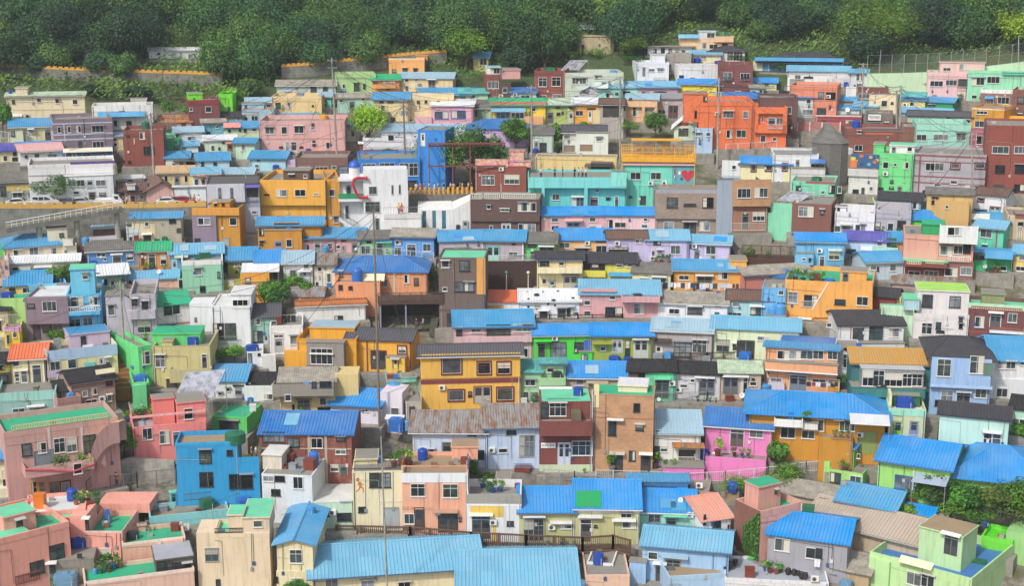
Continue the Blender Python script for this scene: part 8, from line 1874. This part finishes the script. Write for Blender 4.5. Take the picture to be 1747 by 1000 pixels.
def steps(T):
    br = mat('wood', '9a6c3c')
    tx, ty = T(0, 490); stair('staircase', 'ochre-brown public steps climbing beside the cyan house', [ground(tx(812), ty(690)), ground(tx(790), ty(470)), ground(tx(740), ty(330)), ground(tx(655), ty(205))], 1.9, br, 7)
    tx, ty = T(0, 240); stair('staircase', 'brown wooden steps left of the cornflower blue house', [ground(tx(540), ty(870)), ground(tx(528), ty(690))], 1.6, mat('wood', '7c5840'), 9)
    tx, ty = T(1387, 490); stair('staircase', 'grey concrete steps beside the khaki house', [ground(tx(770), ty(1005)), ground(tx(785), ty(880))], 1.6, mat('conc', '8c887e'), 8)
    tx, ty = T(1050, 240); stair('staircase', 'narrow concrete steps beside the lilac end house', [ground(tx(815), ty(770)), ground(tx(690), ty(545))], 1.0, mat('conc', '8c887e'), 14)
    tx, ty = T(700, 490); stair('staircase', 'dark steps beside the dark brick house', [ground(tx(150), ty(275)), ground(tx(185), ty(110))], 1.1, mat('conc', '5a564e'), 10)

def poles_and_wires():
    tops = []
    for a in ((263, 308, 257, 192, .16, 'grey utility pole before the red-brown brick house', True, False, False),
              (575, 270, 566, 98, .16, 'grey utility pole beside the dusty pink building', True, False, False),
              (692, 290, 688, 168, .16, 'brown utility pole with transformers before the blue cafe', True, True, True),
              (907, 290, 907, 145, .16, 'pale utility pole beside the mint tiled house', True, False, False),
              (1058, 265, 1058, 130, .16, 'pale utility pole beside the peach veranda house', True, False, False),
              (1224, 275, 1227, 132, .17, 'grey utility pole with transformers before the coral apartments', True, False, True),
              (1470, 200, 1473, 107, .15, 'grey utility pole beside the cream cube house', True, False, False),
              (1535, 245, 1537, 145, .16, 'twin utility pole near the aqua barred-window house', True, False, False),
              (1530, 243, 1530, 155, .14, 'second utility pole near the aqua barred-window house', False, False, False),
              (1660, 360, 1658, 225, .15, 'slim utility pole before the grey banded building', True, False, False),
              (648, 735, 637, 358, .14, 'tall weathered wooden pole rising through the middle rows', False, True, False),
              (664, 1075, 650, 745, .09, 'slim steel mast in front of the cream house with the figure', False, False, False),
              (213, 620, 205, 480, .15, 'grey utility pole beside the ochre public steps', True, False, False),
              (1738, 150, 1738, 60, .13, 'tall floodlight pole beside the chain link fence', False, False, False),
              (1499, 130, 1503, 84, .1, 'slim pole before the chain link fence', False, False, False),
              (91, 845, 87, 800, .1, 'short wooden pole by the coral rooftops', False, True, False),
              (1748, 640, 1748, 560, .1, 'thin pole beside the white house at the edge', False, False, False)):
        o, Q = pole(*a); tops.append(Q)
    def T_(i, dz=0): return tops[i] + Vector((0, 0, dz))
    for i, j, s in ((0, 1, 2.2), (1, 2, 1.2), (2, 3, 1.6), (3, 4, 1.2), (4, 5, 1.2), (5, 7, 2.4), (7, 9, 1.6), (6, 7, 1.2), (12, 10, 3.0), (1, 3, 2.5), (5, 9, 3.5), (0, 12, 2.0)):
        s *= S; wire(T_(i, -.1), T_(j, -.1), s); wire(T_(i, -.7) + Vector((.5, 0, 0)), T_(j, -.7) + Vector((.5, 0, 0)), s * 1.15)
    rn = random.Random(4)
    mids = [h for h in HOUSES]
    for i in range(105):   # service drops from poles to nearby eaves
        k = rn.choice([0, 1, 2, 3, 4, 5, 7, 9, 12, 0, 1, 2, 3, 4, 5, 7, 9, 12, 10]); P = tops[k]
        near = sorted(mids, key=lambda h: (h.P - P).length)[2:16]; h = rn.choice(near)
        wire(P + Vector((0, 0, -rn.uniform(.3, 1.6))), h.P + h.u * rn.choice((h.u0, h.u1)) + Vector((0, 0, h.h - .2)), rn.uniform(.3, 1.0), 'service cables', .026)['label'] = 'thin service cable drooping from a pole to a house'
    for (a, b_, s) in (((700, 742), (480, 880), .6), ((590, 745), (330, 870), .8), ((648, 640), (350, 690), 1.0), ((650, 600), (900, 700), 1.2), ((0, 640), (200, 560), .6), ((0, 735), (200, 712), .5), ((1390, 540), (1560, 640), .8), ((1387, 640), (1520, 700), .6), ((1600, 560), (1747, 540), .8), ((1520, 405), (1650, 460), .6)):
        P = ground(*a) + Vector((0, 0, 4)); P = at_range(a[0], a[1], math.hypot(P.x, P.y) - 3); Q = ground(*b_); Q = at_range(b_[0], b_[1], math.hypot(Q.x, Q.y) - 3)
        wire(P, Q, s, 'house cables', .024)['label'] = 'slack cable slung across the lower rooftops'

def bush(px, py, h, w, hx, label, seed=0, n=900, group=None, leaf=.2):
    h *= S; w *= S
    P = ground(px, py); o = empty('shrub', P, seed, label, 'shrub', group); f = link('foliage', leaf_data(seed % 8, n, 1.0, leaf / w * 2, hx, .8, 12), o, (0, 0, h * .5)); f.scale = (w / 2, w / 2, h * .6)
    b = MB(); b.tube((0, 0, -.5), (0, 0, h * .5), .07, .04, mat('wood', '5a4a3a'), 6); b.build('stem', o); return o

def street_bits(T):
    for px, py, h, w, hx, lab, sd in ((629, 246, 5.2, 5.0, '8ab82c', 'bright yellow-green tree beside the dusty pink building', 3), (880, 258, 4.2, 4.0, '44702e', 'green tree below the lilac hipped house', 1), (1118, 232, 3.0, 3.4, '4c7a30', 'small green tree below the peach veranda house', 2), (950, 250, 2.6, 2.2, '3c6434', 'slender tree between grey tiled roofs', 5),
                                      (1708, 897, 3.3, 5.2, '4a5e3a', 'grey-green olive-like tree before the bright green wing', 4), (1645, 880, 2.6, 3.4, '3c7034', 'leafy tree in the bright green house yard', 2), (1590, 868, 3.0, 2.8, '4a7038', 'white-flowering tree by the bright green house awning', 6), (1740, 900, 4.0, 4.0, '5a8a30', 'yellow-green tree at the bright green wing corner', 1),
                                      (213, 778, 2.8, 3.2, '3a6a38', 'round green tree below the salmon house', 3), (100, 345, 3.4, 6.5, '34583a', 'dark spreading tree before the dark green house', 5), (5, 225, 3.4, 3.0, '3c6a30', 'green tree beside the olive-beige house', 2), (505, 1046, 2.4, 2.6, '3a6e30', 'small leafy tree before the long cream house', 4), (465, 530, 3.0, 3.4, '3c6c34', 'bushy green tree above the sage house', 6), (1325, 800, 2.4, 1.8, '4a7a38', 'small clipped tree before the ochre house', 0),
                                      (930, 128, 8.0, 5.2, '2c5030', 'tall dark conifer-like tree beside red-brown brick house', 7), (890, 118, 8.5, 9.5, '30542c', 'large dark tree behind the white bay house', 5), (795, 122, 6.5, 7.0, '547c2e', 'light green tree beside the tiny yellow house', 2), (1500, 108, 8.5, 15, '56762a', 'broad yellow-green tree above the chain link fence', 3), (1735, 90, 6, 8, '66842a', 'yellowish tree at the upper edge of the fence', 6), (1080, 98, 3.2, 5, '6a8a30', 'yellow-green shrubby tree below the concrete pillbox', 1)):
        tree(px, py, h * S, w * S, hx, lab, None, sd, 3200, .24 if h < 6 else .32, .8, trunk=.25, clumps=18)
    rn = random.Random(9); k = 0
    for px, py, h, w in ((640, 262, 1.5, 2.2), (660, 268, 1.2, 2), (545, 215, 2, 3), (480, 190, 1.4, 2.4), (750, 135, 1.6, 5), (810, 134, 1.2, 6), (730, 200, 1.2, 2), (100, 580, 1.4, 2.6), (120, 475, 1.6, 3.5), (95, 478, 1.4, 3), (400, 610, 1.3, 2.6), (370, 616, 1.2, 2), (1000, 225, 1.5, 2), (1075, 225, 1.5, 2.5), (1330, 120, 1.3, 4), (1260, 105, 1.2, 3), (1080, 110, 1.6, 4), (960, 98, 1.4, 5), (1010, 96, 1.5, 5), (1580, 150, 1.6, 3), (330, 200, 2, 3), (290, 195, 2, 3), (400, 178, 2, 3), (540, 330, 1.2, 2),
                         (1620, 470, 1.5, 1.6), (1640, 472, 1.2, 1.4), (1700, 410, 1.3, 2), (1345, 815, 1.4, 3), (1240, 835, 1.4, 4), (1330, 822, 1.2, 4), (1610, 420, 1.5, 1.5), (1430, 640, 1.6, 2), (1545, 890, 1.5, 2), (1620, 880, 1.4, 3), (1670, 895, 1.4, 3), (760, 470, 1.2, 2), (820, 480, .9, 1.6), (730, 480, 1.2, 2), (1740, 745, 1.2, 1.6), (800, 812, 1.6, 2), (840, 830, 1.2, 2), (150, 500, 1.4, 2), (500, 490, 1.6, 2.4), (520, 500, 1.4, 2)):
        bush(px, py, h, w, rn.choice(['4a7a34', '3c6a34', '5a8434', '446c30']), 'leafy green bush growing between the houses', k, group='bushes among the houses'); k += 1
    # concrete pillbox at the top, greenhouse tunnels, white sheds in the forest
    F = Frame(1015, 92); o = empty('water_reservoir', F.P, F.rz, 'weathered beige concrete reservoir block at the forest edge', 'reservoir'); u0, z1 = F.uz(984, 60); u1, _ = F.uz(1048, 60); m = mat('conc', 'c0b090')
    b = MB(); zt = z1; b.prism_z([(u0, .8), (u0 + .8, 0), (u1 - .8, 0), (u1, .8), (u1, 4), (u0, 4)], -1, zt - .25, m); b.prism_z([(u0 - .2, .7), (u0 + .7, -.2), (u1 - .7, -.2), (u1 + .2, .7), (u1 + .2, 4.2), (u0 - .2, 4.2)], zt - .25, zt, m); b.build('wall', o)
    b = MB(); b.box(u0 + 1.0, u0 + 1.6, -.04, 0, .3, 2.0, mat('plain', '3a3836')); b.build('door', o)
    F = Frame(1010, 50); o = empty('greenhouse', F.P, F.rz, 'pale plastic tunnel greenhouse among the forest trees', 'greenhouse'); b = MB(); m = mat('plast', 'b8ccd0'); n = 10; L = 6.0
    vs = []
    for x in (-L / 2, L / 2):
        for i in range(n + 1): t = math.pi * i / n; vs.append((x, -1.3 * math.cos(t), 1.6 * math.sin(t)))
    b.mesh(vs, [(i, i + 1, n + 2 + i, n + 1 + i) for i in range(n)] + [tuple(range(n + 1))[::-1], tuple(range(n + 1, 2 * n + 2))], m); b.build('plastic_cover', o)
    b = MB()
    for x in [-L / 2 + L * k / 6 for k in range(7)]:
        for i in range(n): t, t2 = math.pi * i / n, math.pi * (i + 1) / n; b.tube((x, -1.33 * math.cos(t), 1.63 * math.sin(t)), (x, -1.33 * math.cos(t2), 1.63 * math.sin(t2)), .03, .03, RAIL, 4)
    b.build('hoop', o)
    # black spots on the spotted house roof
    H = [h for h in HOUSES if h.label.startswith('white house with black-spotted')][0]; tx, ty = T(700, 490); bm = mat('plain', '2c2c2e'); b = MB(); dr, hr = H.ridge; s = (hr - H.h) / dr
    for x, y, r in ((830, 50, .42), (775, 76, .2), (940, 85, .3), (970, 25, .2), (1068, 70, .25), (870, 28, .15), (770, 30, .12)):
        D = ray(tx(x), ty(y)); v0 = (CAM - H.P).dot(H.v); dv = D.dot(H.v); tt = (s * v0 + H.h + .13 - (CAMZ - H.P.z)) / (D.z - s * dv); u = (CAM + D * tt - H.P).dot(H.u); v = v0 + tt * dv
        b.mesh([(u + r * math.cos(t * .45), v + r * math.sin(t * .45), H.h + .13 + s * (v + r * math.sin(t * .45))) for t in range(14)], [tuple(range(14))], bm)
    for x, y, r in ((905, 110, .18), (950, 120, .16), (880, 100, .1), (775, 130, .18), (1065, 150, .12), (830, 145, .1)):
        u, z = plane_uv(H, tx(x), ty(y)); b.prism_v([(u + r * math.cos(t * .45), z + r * math.sin(t * .45)) for t in range(14)], -.03, 0, bm)
    b.build('painted_spot', H.root)
    # ivy on the brick side of the narrow tower
    H = [h for h in HOUSES if h.label.startswith('narrow brick house with pink')][0]; rn = random.Random(8); vs, fs, tone = [], [], []
    for i in range(1500):
        v = rn.uniform(-.1, 2.6); z = rn.uniform(.2, H.h - .1 - v * .9); 
        if rn.random() < .35 and v > 1.2: continue
        p = Vector((H.u0 - .12 - rn.random() * .25, v, z)); nr = Vector((-1, rn.uniform(-.7, .7), rn.uniform(-.2, .8))).normalized(); a = nr.orthogonal().normalized(); c = nr.cross(a); s_ = rn.uniform(.08, .17); k = len(vs); vs += [p - a * s_, p - c * s_ * .7, p + a * s_, p + c * s_ * .7]; fs.append((k, k + 1, k + 2, k + 3)); tone.append(rn.random())
    me = bpy.data.meshes.new('ivy'); me.from_pydata([tuple(x) for x in vs], [], fs); me.update(); at = me.attributes.new('tone', 'FLOAT', 'FACE'); at.data.foreach_set('value', tone); me.materials.append(mat('leaf', '3e6e30'))
    io = link('climbing_ivy', me, None, H.P, H.root.rotation_euler.z); tag(io, 'green ivy climbing the brick side of the narrow tower', 'ivy')
    # sea mural
    H = [h for h in HOUSES if h.label.startswith('white terrace house with sea')][0]; tx, ty = T(1387, 240); u0, z1 = plane_uv(H, tx(250), ty(85), 1.2); u1, z0 = plane_uv(H, tx(430), ty(182), 1.2)
    b = MB(); b.box(u0, u1, 1.2, 1.4, z0, z1, mat('paint', '1c5a8c')); rn = random.Random(2)
    for i in range(12):
        a, c, r = rn.uniform(u0 + .3, u1 - .3), rn.uniform(z0 + .3, z1 - .3), rn.uniform(.1, .3)
        b.prism_v([(a + r * math.cos(t * .7) * 1.3, c + r * math.sin(t * .7)) for t in range(9)], 1.17 - i * .002, 1.2, mat('paint', rn.choice(['2c8ab0', 'c86a3c', '163c64', '6ab4c0', 'd8a050'])))
    b.box(u0 - .1, u0 + 1.0, 1.13, 1.16, z0, z0 + 1.3, mat('paint', 'e07a38')); b.box(u0, u0 + .8, 1.1, 1.125, z0 + 1.2, z0 + 1.75, mat('paint', 'e8c83c')); b.build('mural', H.root)
    # shop sign lettering, apartment sign
    H = [h for h in HOUSES if h.label.startswith('brown shop with a white')][0]; tx, ty = T(1387, 0); u0, z1 = plane_uv(H, tx(362), ty(748), -.2); u1, z0 = plane_uv(H, tx(446), ty(790), -.2)
    b = MB(); b.box(u0, u1, -.3, -.2, z0, z1, mat('plain', 'dcdcd8')); so = b.build('sign', H.root); b = MB(); dk = mat('plain', '28282a'); w = (u1 - u0) / 6.5; zc = (z0 + z1) / 2; hh = (z1 - z0) * .22
    for i in range(5):
        x = u0 + w * (.5 + i * 1.15); 
        b.box(x, x + w * .6, -.315, -.3, zc + hh * .6, zc + hh * .9, dk); b.box(x, x + w * .15, -.316, -.3, zc - hh, zc + hh * .6, dk); b.box(x + w * .7, x + w * .85, -.315, -.3, zc - hh, zc + hh, dk)
        if i % 2: b.box(x + w * .15, x + w * .6, -.317, -.3, zc - hh, zc - hh * .7, dk)
    b.build('lettering', so)
    H = [h for h in HOUSES if h.label.startswith('red brick house with mint')][0]; tx, ty = T(700, 740); u0, z1 = plane_uv(H, tx(858), ty(62)); u1, z0 = plane_uv(H, tx(953), ty(94)); b = MB(); b.box(u0, u1, -.08, 0, z0, z1, mat('plain', 'e8e8e4')); so = b.build('sign', H.root); b = MB(); zc = (z0 + z1) / 2; w = (u1 - u0) / 9
    for i in range(8): x = u0 + w * (i + .5); b.box(x, x + w * (.6 if i != 4 else .1), -.09, -.08, zc - .05, zc + .1, dk); b.box(x + .02, x + w * .3, -.091, -.08, zc - .12, zc - .06, dk) if i % 2 else None
    b.build('lettering', so)
def build_houses():
    for ox, oy, text in DATA:
        for ln in text.strip().split('\n'):
            if ln.strip(): make_house(ln, ox, oy, 1385 / 360)
build_light(); build_ground(); build_houses()
build_custom()
build_forest()
build_undergrowth()
build_haze()
finish_labels()
for o in scene.objects:
    if len(str(o.get('label', '')).split()) > 16: print('LONG', o['label'])
